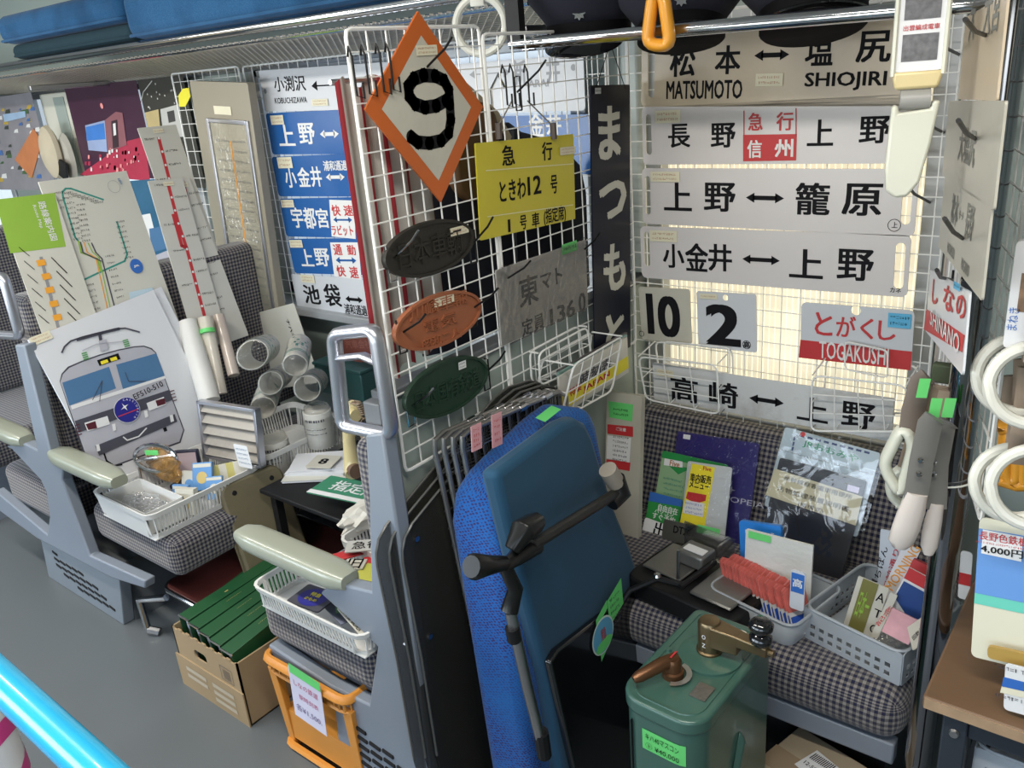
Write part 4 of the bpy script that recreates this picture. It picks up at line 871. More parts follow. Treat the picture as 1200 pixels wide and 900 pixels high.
# louvred frame
t = thing('louvred_frame', 'grey metal louvre frame standing at the back of the basket', 'louvre', frame(PY(270, 508, 1.31), (1, .18, 0), (0, .12, 1)))
lw, lh = .125, .095; mb = MB()
for a in ((-lw, -lw + .01, -lh, lh), (lw - .01, lw, -lh, lh), (-lw, lw, lh - .01, lh), (-lw, lw, -lh, -lh + .008)): mb.box(a[0], a[1], -.01, .015, a[2], a[3])
part('frame', mb, handm, t, bevel=.001)
for i in range(5):
    z = lh - .035 - i * .036; part('slat', MB().hull([(-lw + .01, -.006, z), (lw - .01, -.006, z), (lw - .01, -.004, z), (-lw + .01, -.004, z)], [(-lw + .01, .012, z + .022), (lw - .01, .012, z + .022), (lw - .01, .014, z + .022), (-lw + .01, .014, z + .022)]), mat('dusty_slat', (.36, .33, .29), .5, dirt=.4), t)
part('backing', MB().rect(-lw + .01, lw - .01, -lh, lh, .0145), mat('brown_backing', (.2, .17, .14), .7), t)
s = Sign('notice_card', 'small handwritten white card at the front of the louvre frame', 'card', PY(273, 520, 1.27), PY(289, 523, 1.27), PY(274, 545, 1.27), paper, th=.001); m, y = s.mb('handwriting'); [scribble(m, -s.w * .4, s.w * .4, s.h * k, .006, -y) for k in (.3, .1, -.1, -.3)]; s.done({'*': skyp})
# bagged paper rolls
rollm = mat('roll_paper', (.62, .61, .56), .55, var=.04); rolli = mat('roll_inside', (.42, .40, .34), .7)
def roll(label, front, d, L, r, ry=1.0, band=tealp):
    front = Vector(front); d = Vector(d).normalized(); t = thing('paper_roll', label, 'paper roll', frame(front, d.orthogonal(), d), 'bagged paper rolls in the rear basket')
    n = 28; e = [(r * math.cos(2 * math.pi * i / n), r * ry * math.sin(2 * math.pi * i / n)) for i in range(n)]; mb = MB()
    vs = [(p[0], p[1], 0) for p in e] + [(p[0], p[1], -L) for p in e] + [(p[0] * .94, p[1] * .94, 0) for p in e] + [(p[0] * .94, p[1] * .94, -L) for p in e]
    mb.add(vs, [(i, (i + 1) % n, n + (i + 1) % n, n + i) for i in range(n)] + [(2 * n + i, 3 * n + i, 3 * n + (i + 1) % n, 2 * n + (i + 1) % n) for i in range(n)] + [(i, 2 * n + i, 2 * n + (i + 1) % n, (i + 1) % n) for i in range(n)]); part('paper', mb, rollm, t)
    mb = MB()
    for zz in (.2, .26): mb.add([(p[0] * 1.01, p[1] * 1.01, -L * zz) for p in e] + [(p[0] * 1.01, p[1] * 1.01, -L * (zz + .03)) for p in e], [(i, (i + 1) % n, n + (i + 1) % n, n + i) for i in range(n)])
    for k in range(26):
        i = random.randrange(n); z = -L * random.uniform(.35, .9); p, q = e[i], e[(i + 1) % n]; w_ = random.uniform(.004, .012)
        mb.add([(p[0] * 1.01, p[1] * 1.01, z), (q[0] * 1.01, q[1] * 1.01, z), (q[0] * 1.01, q[1] * 1.01, z - w_), (p[0] * 1.01, p[1] * 1.01, z - w_)], [(0, 1, 2, 3)])
    part('print_bands', mb, band, t)
    mb = MB(); n2 = 20; rings = []
    for (k, zz) in ((1.03, -L), (1.07, -L * .5), (1.06, .0), (.75, .012), (.3, .022), (.03, .03)): rings.append([(r * k * math.cos(2 * math.pi * i / n2) * random.uniform(.97, 1.03), r * ry * k * math.sin(2 * math.pi * i / n2) * random.uniform(.97, 1.03), zz + random.uniform(-.004, .004)) for i in range(n2)])
    mb.add([p for q in rings for p in q], [(a * n2 + i, a * n2 + (i + 1) % n2, (a + 1) * n2 + (i + 1) % n2, (a + 1) * n2 + i) for a in range(len(rings) - 1) for i in range(n2)]); part('plastic_wrap', mb, (MATS.get('wrap_film') or film('wrap_film', k=.7, base=.01, crinkle=.6, nscale=60, body=.03)), t); return t
dv = Vector((.62, -.68, .18))
roll('largest open paper roll on top of the bagged heap', PY(296, 416, 1.42), dv, .17, .052, .85)
roll('paper roll right of the largest, its end shadowed', PY(346, 428, 1.50), Vector((.6, -.6, -.1)), .16, .038)
roll('paper roll in the middle tier, left one', PY(317, 449, 1.46), dv, .17, .04, .9, bluepr)
roll('paper roll in the middle tier, right one', PY(360, 455, 1.52), dv, .16, .042)
roll('lowest lying paper roll just above the louvre frame', PY(308, 478, 1.44), Vector((.62, -.66, -.1)), .16, .042, .9)
def upright_roll(label, px, py, y, r, h):
    c = PY(px, py, y); t = thing('paper_roll', label, 'paper roll', (c.x, c.y, c.z), 'bagged paper rolls in the rear basket'); mb = MB(); mb.lathe([(r, 0), (r * 1.03, h * .5), (r, h), (r * .8, h + .003)], 24); part('paper', mb, rollm, t)
    mb = MB(); ca = -1.0
    for k, z in enumerate((h * .78, h * .55, h * .42)):
        for i in range(9):
            a0 = ca - .7 + i * .17; a1 = a0 + random.uniform(.06, .13); rr = r * 1.04; hh = .008 if k == 0 else .003
            mb.add([(rr * math.cos(a0), rr * math.sin(a0), z), (rr * math.cos(a1), rr * math.sin(a1), z), (rr * math.cos(a1), rr * math.sin(a1), z + hh), (rr * math.cos(a0), rr * math.sin(a0), z + hh)], [(0, 1, 2, 3)])
    part('printing', mb, darkp, t, smooth=False); mb = MB(); mb.lathe([(r * 1.08, 0), (r * 1.12, h * .6), (r * .9, h * 1.12), (r * .3, h * 1.25)], 16); part('plastic_wrap', mb, MATS['wrap_film'], t)
upright_roll('upright bagged roll with heading print, beside the louvre frame', 326, 552, 1.42, .05, .115)
upright_roll('upright bagged roll at the right end of the heap', 378, 520, 1.55, .045, .12)
# standing tubes
def tube_roll(label, a, b, r, m): t = thing('paper_tube', label, 'paper tube', (0, 0, 0), 'tall tubes standing in the rear basket'); mb = MB(); mb.bar(a, b, r, 20); part('paper', mb, m, t); return t
tube_roll('tall thick white paper tube beside the picture board', PY(246, 470, 1.38), PY(219, 378, 1.45), .034, mat('white_tube', (.66, .65, .62), .5))
tu = tube_roll('tall clear-wrapped tube right of the white tube', PY(258, 462, 1.44), PY(240, 372, 1.50), .024, mat('ivory_tube', (.58, .53, .45), .3, coat=.5)); mb = MB(); a = PY(258, 462, 1.43); b = PY(240, 372, 1.49)
mb.bar(a.lerp(b, .8), a.lerp(b, .85), .0245, 20); part('green_band', mb, greentag, tu)
tube_roll('slim pinkish clear-wrapped tube behind the other tubes', PY(274, 440, 1.5), PY(256, 370, 1.56), .02, mat('pinkish_tube', (.5, .42, .36), .3, coat=.5))
s = Sign('notice_card', 'white paper with small train icon behind the paper rolls', 'notice', PY(270, 375, 1.78), PY(344, 355, 1.78), PY(280, 430, 1.78), mapm, th=.002, h=.3)
c = s.L(303, 386); s.pl(rrect(.03, .035, .006, 2, c[0], c[1]), 'dark_print').pl(rrect(.02, .014, .003, 2, c[0], c[1] + .006), 'white_print'); c = s.L(348, 388); s.textl('ナハネフ', c[0] - .03, c[1], .1, .018, 'lettering', rot=-1.5); s.done(PM)
# things at the sill
t = thing('metal_box', 'dark teal metal box behind the nearest aisle handle', 'box', PY(400, 462, 1.72)); part('body', MB().box(-.1, .14, -.02, .12, .0, .1), mat('dark_teal_paint', (.015, .06, .06), .4), t, bevel=.004); part('lid', MB().box(-.103, .143, -.024, .124, .1, .112), MATS['dark_teal_paint'], t, bevel=.003)
s = Sign('name_plate', 'rust brown oval plate seen through the top of the aisle handle', 'cast plate', PY(392, 388, 1.7), PY(440, 386, 1.7), PY(393, 420, 1.7), None, body=False)
part('plate', MB().prism(ell(.12, .062, 40), 0, .008), mat('rust_brown_paint', (.1, .025, .018), .45), s.root, bevel=.002); s.textl('汽車会社', 0, 0, .13, .03, 'raised_lettering').done({'*': mat('rust_brown_light', (.16, .06, .045), .45)})
# low dark table between the seats
t = thing('low_table', 'low dark table between the facing seats, books on it', 'table', (-1.84, 1.6, 0)); part('top', MB().box(-.22, .27, -.34, .3, .46, .475), blackmetal, t, bevel=.003)
for a, b in ((-.2, -.32), (.23, -.32), (-.2, .28), (.23, .28)): part('leg', MB().box(a, a + .025, b, b + .025, 0, .46), blackmetal, t)
def book(label, px, py, z, w, d, h, rz, m, name='booklet', cat='booklet', group='booklets on the low table'):
    c = PZ(px, py, z); t = thing(name, label, cat, T(c.x, c.y, z) @ RZ(rz), group); part('pages', MB().box(-w / 2 + .002, w / 2 - .002, -d / 2 + .002, d / 2 - .002, 0, h), paper, t); part('cover', MB().box(-w / 2, w / 2, -d / 2, d / 2, h, h + .0015), m, t); return t
book('lowest white booklet in the pile near the handset', 375, 552, .478, .2, .15, .006, 35, mapm)
book('middle white booklet in the pile near the handset', 377, 546, .486, .19, .14, .006, 30, whitem)
book('upper grey-white booklet in the pile near the handset', 376, 542, .494, .18, .13, .005, 38, whitem)
s = Sign('number_card', 'cream card printed 8 on top of the booklet pile', 'card', PZ(372, 533, .51), PZ(396, 534, .51), PZ(352, 552, .51), encream, th=.003, r=.004, w=.085, h=.085); s.textl('8', 0, 0.0, .028, .036, bold=.04).done(PM)
s = Sign('seat_sign', 'green plate reading reserved seats on the low table edge', 'sign', PZ(388, 557, .52), PZ(455, 570, .52), PZ(361, 583, .52), mat('green_enamel', (.04, .22, .12), .3), th=.003, w=.26, h=.11, r=.003)
s.textl('指定席', .0, .01, .17, .055, 'white_print', .02); s.rect(-s.w / 2, s.w / 2, -s.h / 2, -s.h / 2 + .02, 'cream_band').done(dict(PM, cream_band=paper))
# telephone handset with coiled cord
hs = thing('telephone_handset', 'cream telephone handset with brown coiled cord by the handle', 'handset', (0, 0, 0)); hm = mat('cream_bakelite', (.55, .46, .24), .3, coat=.3)
a = PY(413, 482, 1.35); b = PY(414, 548, 1.35); mb = MB(); up = (b - a).normalized()
mb.tube([a + Vector((.015, -.01, .012)), a, a.lerp(b, .15) + Vector((-.012, 0, 0)), a.lerp(b, .5) + Vector((-.016, 0, 0)), a.lerp(b, .85) + Vector((-.01, 0, 0)), b, b + Vector((.015, -.01, -.01))], .02, 12, rs=[.026, .026, .021, .0175, .02, .027, .027]); part('grip', mb, hm, hs)
mb = MB(); mb.tube([b + Vector((.01, -.01, .0)), b + Vector((.03, -.015, .002))], .02, 14, rs=[.02, .021]); part('mouthpiece', mb, mat('brown_bakelite', (.12, .07, .045), .4), hs)
mb = MB(); mb.tube([a + Vector((.01, -.01, .0)), a + Vector((.03, -.015, -.002))], .02, 14, rs=[.018, .019]); part('earpiece', mb, hm, hs)
mb = MB(); K = [a + Vector((.0, 0, .028)), a + Vector((.03, .0, .03)), a + Vector((.045, .0, .0)), a.lerp(b, .6) + Vector((.05, -.01, 0)), b + Vector((.052, 0, -.0)), b + Vector((.045, 0, -.035))]; pts = []
for i in range(len(K) - 1):
    for j in range(40):
        p = K[i].lerp(K[i + 1], j / 40); a_ = (i * 40 + j) * .9; pts.append(p + Vector((math.cos(a_) * .007, math.sin(a_) * .007, (math.sin(a_ * 1) * .002))))
mb.tube(pts, .0022, 4); part('coiled_cord', mb, mat('brown_cord', (.2, .14, .09), .5), hs)
part('cradle', MB().box(a.x + .03, a.x + .09, 1.39, 1.42, b.z - .04, a.z + .0), mat('grey_cradle', (.2, .2, .24), .5), hs, bevel=.008)

# worn brown pad
tl, tr, bl = PZ(262, 568, .5), PZ(322, 545, .5), PZ(330, 690, .15)
s = Sign('worn_seat_pad', 'worn brown rounded pad leaning between the seats', 'seat pad', tl + Vector((0, -.02, 0)), tr + Vector((0, .02, 0)), bl, None, body=False, h=.42)
pm = mat('worn_brown_vinyl', (.14, .12, .07), .55, var=.3, nscale=9, dirt=.6, dirtcol=(.05, .035, .02))
part('cushion', MB().prism(rrect(s.w, s.h, .035, 4), 0, .028), pm, s.root, bevel=.008); part('backing_board', MB().prism(rrect(s.w * .99, s.h * .99, .035, 4), .03, .045), mat('backing_wood', (.22, .17, .1), .6), s.root, bevel=.003)
part('edge_bead', MB().tube([(x, .0285, z) for x, z in rrect(s.w * 1.0, s.h * 1.0, .035, 4)], .0035, 6, closed=True), pm, s.root)
for x in (-s.w * .3, s.w * .3): part('stud', MB().lathe([(.008, 0), (.006, .002)], 12, T(x, -.0, s.h / 2 - .035) @ RX(90)), blackmetal, s.root)
# dark red folding seat
t = thing('folding_table', 'dark red board with chrome edge lying on a grey metal body', 'folding table', (-2.06, 1.25, 0)); rb = mat('dark_red_board', (.055, .012, .01), .45)
part('top', MB().prism(rrect(.42, .5, .04, 4), 0, .014, T(0, 0, .2) @ RX(90)), rb, t, bevel=.002)
mb = MB(); mb.tube([(x, y, .207) for x, y in rrect(.43, .51, .045, 4)], .007, 8, closed=True); part('chrome_edge', mb, chrome, t)
part('body', MB().box(-.17, .17, -.2, .22, .02, .17), framegrey, t, bevel=.006)
a = PZ(195, 700, .16) - Vector((-2.06, 1.25, 0)); b = PZ(163, 703, .12) - Vector((-2.06, 1.25, 0)); c = PZ(174, 738, .02) - Vector((-2.06, 1.25, 0))
part('lever', MB().tube([a, b, c], .011, 10), chrome, t); part('foot', MB().tube([c, c + Vector((.03, .02, -.01))], .014, 8), steel, t)
# cardboard box with green binders
cbm = mat('corrugated_cardboard', (.33, .235, .13), .75, var=.06, nscale=5)
t = thing('cardboard_box', 'open cardboard box of green binders on the floor', 'cardboard box', (-1.91, 1.09, 0)); BW, BD, BH = .155, .185, .205
part('bottom', MB().box(-BW, BW, -BD, BD, 0, .005), cbm, t)
for nm, a in (('side_panel', (-BW, -BW + .005, -BD, BD, 0, BH)), ('side_panel', (BW - .005, BW, -BD, BD, 0, BH)), ('end_panel', (-BW, BW, BD - .005, BD, 0, BH))): part(nm, MB().box(*a), cbm, t)
mb = MB(); out = [(-BW, 0), (BW, 0), (BW, BH)]; n = 16
for i in range(n): x = BW - (i + .5) * 2 * BW / n; out += [(x, BH - (.006 if i % 2 else 0)), (x - .004, BH - (0 if i % 2 else .006))]
out.append((-BW, BH)); plate_holes(mb, out, [rrect(.06, .03, .012, 4, -.03, BH - .055)], -BD, -BD + .005); part('end_panel', mb, cbm, t, smooth=False)
mb = MB(); mb.box(-BW - .012, BW + .002, -BD - .004, -BD, 0.0, .11); part('outer_flap', mb, cbm, t)
mb = MB(); x0, z0 = .065, BH - .085
for a in ((0, .055, 0, .0015), (0, .055, .045, .0465), (0, .0015, 0, .045), (.0535, .055, 0, .045)): mb.rect(x0 + a[0], x0 + a[1], z0 + a[2], z0 + a[3], -BD - .0008)
for i in range(7): mb.rect(x0 + .012 + i * .005, x0 + .0135 + i * .005, z0 + .006, z0 + .038, -BD - .0008)
part('printed_grid', mb, darkp, t, smooth=False)
mb = MB()
for (a, b, c) in ((-.12, .085, .05), (-.12, .06, .05), (.01, .085, .06), (.01, .06, .06), (.01, .035, .06)): mb.rect(a, a + .1, b - .014, b, -BD - .0052)
part('pale_print', mb, mat('pale_print', (.45, .38, .28), .7), t, smooth=False)
bind = mat('green_binder_cloth', (.012, .075, .025), .45, var=.1); pg = mat('binder_pages', (.5, .52, .6), .7)
for i in range(5):
    x = -2.045 + i * .055; zt = .245 - i * .003; a = thing('ring_binder', ['leftmost green binder in the cardboard box, a gold mark on it', 'green binder second from left in the cardboard box', 'green binder in the middle of the cardboard box', 'green binder second from right in the cardboard box', 'rightmost green binder in the cardboard box'][i], 'binder', T(x, .935, 0.008) @ RX(3 + i), 'green binders in the cardboard box')
    L_ = .3
    part('cover', MB().box(-.003, .0, 0, L_, 0.0, zt - .02), bind, a); part('cover', MB().box(.044, .047, 0, L_, 0, zt - .02), bind, a); part('spine', MB().box(-.003, .047, 0, L_, zt - .02, zt - .016), bind, a, bevel=.001)
    part('pages', MB().box(.006, .036, .012, L_ - .01, .01, zt - .04), pg, a); mb = MB()
    mb.box(-.004, .048, -.001, .003, zt - .021, zt - .016); part('metal_edge', mb, chrome, a)
    mb = MB(); mb.text('NAGANO' if i else '■', .022, .12 if i else .16, .012 if not i else 0, 0 if not i else .008, 0, 0); mb.v = [Vector((.022 + (v.z - .14) * .3, .14 + (v.x - .022) * 1.0, zt - .0155)) for v in mb.v]; part('gilt_lettering', mb, cardg, a, smooth=False)
s = Sign('green_booklet', 'green booklet lying on the dark red board', 'booklet', PZ(293, 663, .225), PZ(330, 672, .225), PZ(268, 683, .225), bind, th=.008, w=.2, h=.11); s.done({})
# orange crate
cr = mat('orange_crate_plastic', (.62, .25, .04), .4, var=.06); t = thing('plastic_crate', 'orange plastic crate under the nearest seat', 'crate', (-1.47, 1.10, 0)); w, d = .155, .19
mb = MB(); R_ = rpath([(-w, -d, .285), (w, -d, .285), (w, d, .285), (-w, d, .285)], .03, 3); mb.tube(R_, .009, 8, closed=True, flat=1.4); part('rim', mb, cr, t)
mb = MB(); mb.tube([(p.x * .97, p.y * .97, .245) for p in R_], .006, 6, closed=True); part('lower_band', mb, cr, t)
mb = MB()
for i in range(0, len(R_)): p = R_[i]; mb.bar((p.x * .975, p.y * .975, .245), (p.x, p.y, .285), .003, 4)
for k in range(-4, 5): mb.box(k * .034 - .002, k * .034 + .002, -d * .98, -d * .97 + .002, .245, .285); 
part('ribs', mb, cr, t, kind='stuff')
for sx, sy in ((-1, -1), (1, -1), (-1, 1), (1, 1)): part('corner_post', MB().hull([(sx * (w - .035), sy * (d * .9), 0), (sx * (w - .01), sy * (d * .9), 0), (sx * (w - .01), sy * d * .82, 0), (sx * (w - .035), sy * d * .82, 0)], [(sx * (w - .03), sy * d * .97, .25), (sx * w, sy * d * .97, .25), (sx * w, sy * d * .86, .25), (sx * (w - .03), sy * d * .86, .25)]), cr, t, bevel=.002)
part('lower_wall', MB().box(-w * .9, w * .9, -d * .9, d * .9, .03, .12), cr, t); part('foot_ring', MB().tube([(p.x * .95, p.y * .95, .012) for p in R_], .01, 6, closed=True), cr, t)
s = Sign('price_note', 'handwritten white price note taped to the orange crate', 'price note', PY(337, 779, .897), PY(375, 804, .897), PY(326, 823, .897), mat('note_paper', (.62, .6, .72), .6), th=.001, r=.001)
c = s.h / 2; mb = MB(); mb.rect(-s.w / 2 + .005, s.w / 2, c - .018, c + .01, -.001); part('green_tape', mb, greentag, s.root)
s.textl('しなの鉄道', 0, s.h * .22, s.w * .75, .018, 'red_print', 0).textl('駅時刻表', 0.005, -s.h * .02, s.w * .6, .016, 'red_print', 0).textl('各¥1,500.', 0, -s.h * .27, s.w * .8, .022, 'handwriting', 0).done({'red_print': mat('pink_red_ink', (.5, .1, .2), .6), 'handwriting': mat('grey_violet_ink', (.2, .15, .28), .6)})
# contents of the small baskets
s = Sign('badge_card', 'dark card with a navy and yellow disc in the small basket', 'card', PZ(362, 684, .50), PZ(395, 695, .50), PZ(350, 702, .50), darkp, th=.004, w=.1, h=.075); m, y = s.mb('disc'); m.poly(ell(.038, .032, 24), -y); s.textl('特急', 0, .01, .03, .014, 'yellow_print').textl('かもめ', 0, -.008, .035, .01, 'yellow_print'); s.done(dict(PM, disc=mat('navy_print', (.02, .02, .22), .35)))
def flatcard(label, px, py, z, w, d, rz, m, txt=None, tilt=0, group='packets in the basket on the nearest seat', th=.004):
    c = PZ(px, py, z); o = thing('ticket_packet', label, 'packet', T(*c) @ RZ(rz) @ RX(tilt), group); part('packet', MB().box(-w / 2, w / 2, -d / 2, d / 2, 0, th), m, o, bevel=.001)
    if txt: mb = MB(); mb.text(txt, 0, 0, w * .7, 0, 0, .01); mb.v = [Vector((v.x, v.z, th + .0006)) for v in mb.v]; part('print', mb, black, o, smooth=False)
    return o
flatcard('grey-blue packet under the keys in the small basket', 400, 716, .475, .1, .05, -15, mat('slate_card', (.15, .17, .25), .5)); flatcard('ivory ticket strip at the front of the small basket', 415, 728, .495, .13, .025, -18, encream, '平成 記念')
flatcard('green leaf patterned packet beside the ivory strip', 405, 705, .485, .08, .05, -35, mat('leaf_green', (.06, .16, .07), .5))
flatcard('white packet at the near end behind the armrest', 413, 678, .54, .11, .06, 20, whitem, 'はと'); flatcard('red-edged packet in the basket behind the armrest', 428, 645, .545, .15, .035, 60, redp); flatcard('clear grey packet on top behind the armrest', 430, 640, .56, .1, .05, 40, mat('pale_packet', (.5, .5, .48), .4), '急行')
flatcard('yellow packet at the right of the basket behind the armrest', 434, 672, .55, .06, .06, 10, mat('lime_card', (.5, .5, .08), .5)); flatcard('small white card printed black behind the armrest', 416, 662, .555, .05, .04, 30, encream, '旧'); flatcard('deep red packet half hidden by the seat frame', 437, 662, .54, .04, .07, 50, redp)
crumple('plastic_bag', 'white crumpled bag at the far end of the red packet basket', 'bag', PZ(430, 603, .56), .05, .09, .03, mat('white_bag', (.6, .58, .52), .5), 9)
# yellow tag on the narrow grid
s = Sign('yellow_tag', 'yellow hexagonal tag hung left of the tall panel', 'tag', P(209, 105, 1.83), P(222, 103, 1.83), P(211, 125, 1.83), None, body=False); part('tag', MB().prism(s.pts([(209, 112), (214, 104), (221, 103), (223, 113), (217, 125), (210, 125)]), 0, .002), mat('lemon_tag', (.75, .68, .03), .5), s.root, smooth=False)
# ---------------- things hung on the partition ----------------
def hook(label, base, tip, X=-1.10, out=.075, m=blackmetal, loop=True, group='black hooks on the partition grid'):
    a = PX(base[0], base[1], X); b = PX(tip[0], tip[1], X + out); t = thing('grid_hook', label, 'hook', a, group)
    mb = MB(); d = b - a; mb.tube([(0, 0, 0), d * .75, d * .75 + Vector((d.x * .25, d.y * .25, d.z * .25 + .006))], .0021, 6); part('arm', mb, m, t)
    if loop:
        mb = MB(); mb.tube([(.006, -.014, .03), (.006, -.014, -.035), (.006, .004, -.035)], .0018, 6); mb.tube([(.006, .004, -.035), (.006, .004, .03), (-.004, .004, .03)], .0018, 6); part('clip', mb, m, t)
    return t
hk = 'black wire hook holding a sign on the partition grid'
for i, (b, t_, l) in enumerate((((497, 82), (530, 48), 'black hook piercing the diamond plate above its 9'), ((606, 108), (640, 74), 'black hook rising beside the ARAI plate'), ((553, 287), (578, 258), 'black hook at the right end of the near-black oval'),
        ((470, 391), (499, 372), 'black hook across the left of the terracotta oval'), ((553, 362), (584, 341), 'black hook at the right end of the terracotta oval'), ((569, 437), (592, 415), 'black hook at the right end of the green oval'),
        ((592, 328), (622, 309), 'black hook through the left of the wrapped grey plate'), ((683, 294), (703, 276), 'black hook through the right of the wrapped grey plate'))): hook(l, b, t_)
hook('silver hook across the left of the near-black oval', (458, 306), (491, 274), m=chrome); hook('silver hook across the left of the green oval', (480, 477), (509, 458), m=chrome)
def empties(label, px, py): 
    a = PX(px, py, -1.10); t = thing('grid_hook', label, 'hook', a, 'black hooks on the partition grid'); mb = MB()
    mb.tube([(.004, -.01, .02), (.008, -.01, .035), (.014, -.01, .02), (.014, -.01, -.04), (.014, .006, -.045), (.014, .006, -.02)], .0019, 6); part('clip', mb, blackmetal, t)
for px, py, l in ((413, 82, 'leftmost empty hook in the upper corner of the partition grid'), (428, 80, 'second empty hook from the upper corner of the partition grid'), (445, 78, 'third empty hook by the diamond plate'), (456, 76, 'fourth empty hook touching the diamond plate'), (590, 98, 'left one of three bunched empty hooks above the yellow plate'), (599, 97, 'middle one of three bunched empty hooks above the yellow plate'), (616, 97, 'right one of three bunched empty hooks above the yellow plate')): empties(l, px, py)
# cloth banners behind the grid
whc = mat('white_banner_cloth', (.42, .40, .37), .85, var=.08, dirt=.15); redc = mat('crimson_cloth', (.24, .012, .02), .8)
def banner(label, y0, y1, z0, z1, x, amp, ph):
    t = thing('cloth_banner', label, 'banner', (x, (y0 + y1) / 2, z1), 'banners hung behind the partition grid'); n = 26; ym = (y0 + y1) / 2; w = MB(); r = MB()
    def pt(i, z): u = i / n; return ((math.sin(u * 14 + ph) * .5 + math.sin(u * 5 + ph * 2) * .5) * amp + .004, y0 + (y1 - y0) * u - ym, z - z1 + .01 * math.sin(u * 9))
    for i in range(n):
        m = r if i < 2 or i > n - 3 or i in (n // 2, n // 2 + 1) else w
        for k in range(6):
            za = z0 + (z1 - z0) * k / 6; zb = z0 + (z1 - z0) * (k + 1) / 6; m.add([pt(i, za), pt(i + 1, za), pt(i + 1, zb), pt(i, zb)], [(0, 1, 2, 3)])
    part('white_cloth', w, whc, t); part('red_edging', r, redc, t); mb = MB(); mb.bar((0, y0 - ym, .002), (0, y1 - ym, .002), .005, 8); part('rod', mb, steel, t)
banner('white banner with red edging nearest the aisle behind the grid', 1.0, 1.11, 1.06, 1.60, -1.165, .012, .4)
banner('white banner with red edging second behind the grid', 1.10, 1.24, 1.07, 1.58, -1.19, .014, 2.1)
# navy coat and brown bag behind the grid
navyc = mat('navy_wool', (.005, .006, .014), .95, var=.2)
t = thing('uniform_coat', 'navy uniform coat hung behind the yellow plate', 'coat', (-1.25, 1.55, 1.06)); mb = MB()
secs = []
for (z, yw, xd, yc) in ((-.03, .33, .045, 0), (.12, .33, .05, 0), (.22, .33, .055, .0), (.29, .31, .055, .0), (.36, .22, .05, -.0), (.40, .09, .035, -.02), (.425, .05, .02, -.02)):
    secs.append([(xd * math.cos(a) * (1 + .15 * math.sin(5 * a)), yc + yw * math.sin(a), z) for a in [2 * math.pi * i / 28 for i in range(28)]])
mb.add([p for q in secs for p in q], [(a * 28 + i, a * 28 + (i + 1) % 28, (a + 1) * 28 + (i + 1) % 28, (a + 1) * 28 + i) for a in range(6) for i in range(28)] + [tuple(range(27, -1, -1)), tuple(range(168, 196))]); part('coat_body', mb, navyc, t)
mb = MB(); mb.tube([(0, -.02, .42), (0, -.02, .5), (0, .01, .53), (0, .03, .5)], .003, 6); part('hanger_hook', mb, chrome, t)
mb = MB(); mb.tube([(.05, -.02, .41), (.062, -.05, .3), (.062, -.06, .1)], .006, 6); part('lapel_edge', mb, mat('dark_navy_edge', (.02, .02, .03), .6), t)
t = thing('shoulder_bag', 'brown leather bag with pale strap behind the diamond plate', 'bag', (-1.23, 1.40, 1.36)); part('bag_body', MB().prism(rrect(.15, .2, .05, 4, 0, .08), -.04, .02, RZ(90)), mat('brown_leather', (.09, .045, .015), .5), t, bevel=.01)
mb = MB(); mb.tube([(.03, -.11, .1), (.03, -.02, .22), (.03, .08, .15), (.03, .17, .02)], .008, 6, flat=.4); part('strap', mb, mat('pale_strap', (.35, .3, .22), .7), t)
for (a, b, l) in (((600, 118), (584, 160), 'left cord loop above the yellow plate'), ((618, 118), (648, 160), 'right cord loop above the yellow plate')):
    t = thing('cord_clip', l, 'clip', (0, 0, 0), 'cords holding the yellow plate'); mb = MB(); mb.bar(PX(a[0], a[1], -1.095), PX(b[0], b[1] - 12, -1.09), .0015, 5); part('cord', mb, mat('grey_cord', (.2, .18, .16), .8), t)
    mb = MB(); mb.bar(PX(b[0], b[1] - 16, -1.088), PX(b[0] + 1, b[1] + 3, -1.088), .007, 6); part('clip', mb, mat('brown_clip', (.08, .06, .05), .5), t)

# wire baskets on the grids
def wire_basket(label, P4, dep, rows, cols, m=wirewhite, arms=True, group='white wire baskets hooked on the grids'):
    tl, tr, br, bl = [Vector(p) for p in P4]; t = thing('wire_basket', label, 'wire basket', tl, group); o = tl.copy(); tl, tr, br, bl = [p - o for p in (tl, tr, br, bl)]
    mb = MB(); mb.tube(rpath([tl, tr, br, bl], .02, 3), .0026, 6, closed=True); part('front_frame', mb, m, t); mb = MB()
    for i in range(1, rows): f = i / rows; mb.bar(tl.lerp(bl, f), tr.lerp(br, f), .0015, 4)
    for i in range(1, cols): f = i / cols; mb.bar(tl.lerp(tr, f), bl.lerp(br, f), .0015, 4)
    D_ = Vector(dep)
    for i in range(0, cols + 1): f = i / cols; p = bl.lerp(br, f); mb.bar(p, p + D_ * .9, .0015, 4)
    for e in (tl, tr): mb.bar(e, e + D_, .002, 5)
    for (p, q) in ((tl, bl), (tr, br)): 
        for f in (.5, 1): mb.bar(p.lerp(q, f), p.lerp(q, f) + D_ * .93, .0015, 4)
    part('wires', mb, m, t, kind='stuff'); mb = MB()
    mb.tube(rpath([tl + D_, tr + D_, br + D_ * .9, bl + D_ * .9], .02, 3), .0026, 6, closed=True); part('back_frame', mb, m, t); return t
A1 = [PX(672, 428, -1.0), PX(729, 394, -1.0), PX(717, 458, -1.03), PX(657, 492, -1.03)]
wire_basket('white wire basket of magazines in the corner above the blue cushion', A1, (-.085, .0, .0), 4, 5)
A2 = [PX(631, 414, -1.07), PX(688, 383, -1.07), PX(694, 424, -1.075), PX(633, 452, -1.075)]
wire_basket('empty white wire basket under the wrapped grey plate', A2, (-.025, 0, 0), 4, 5)
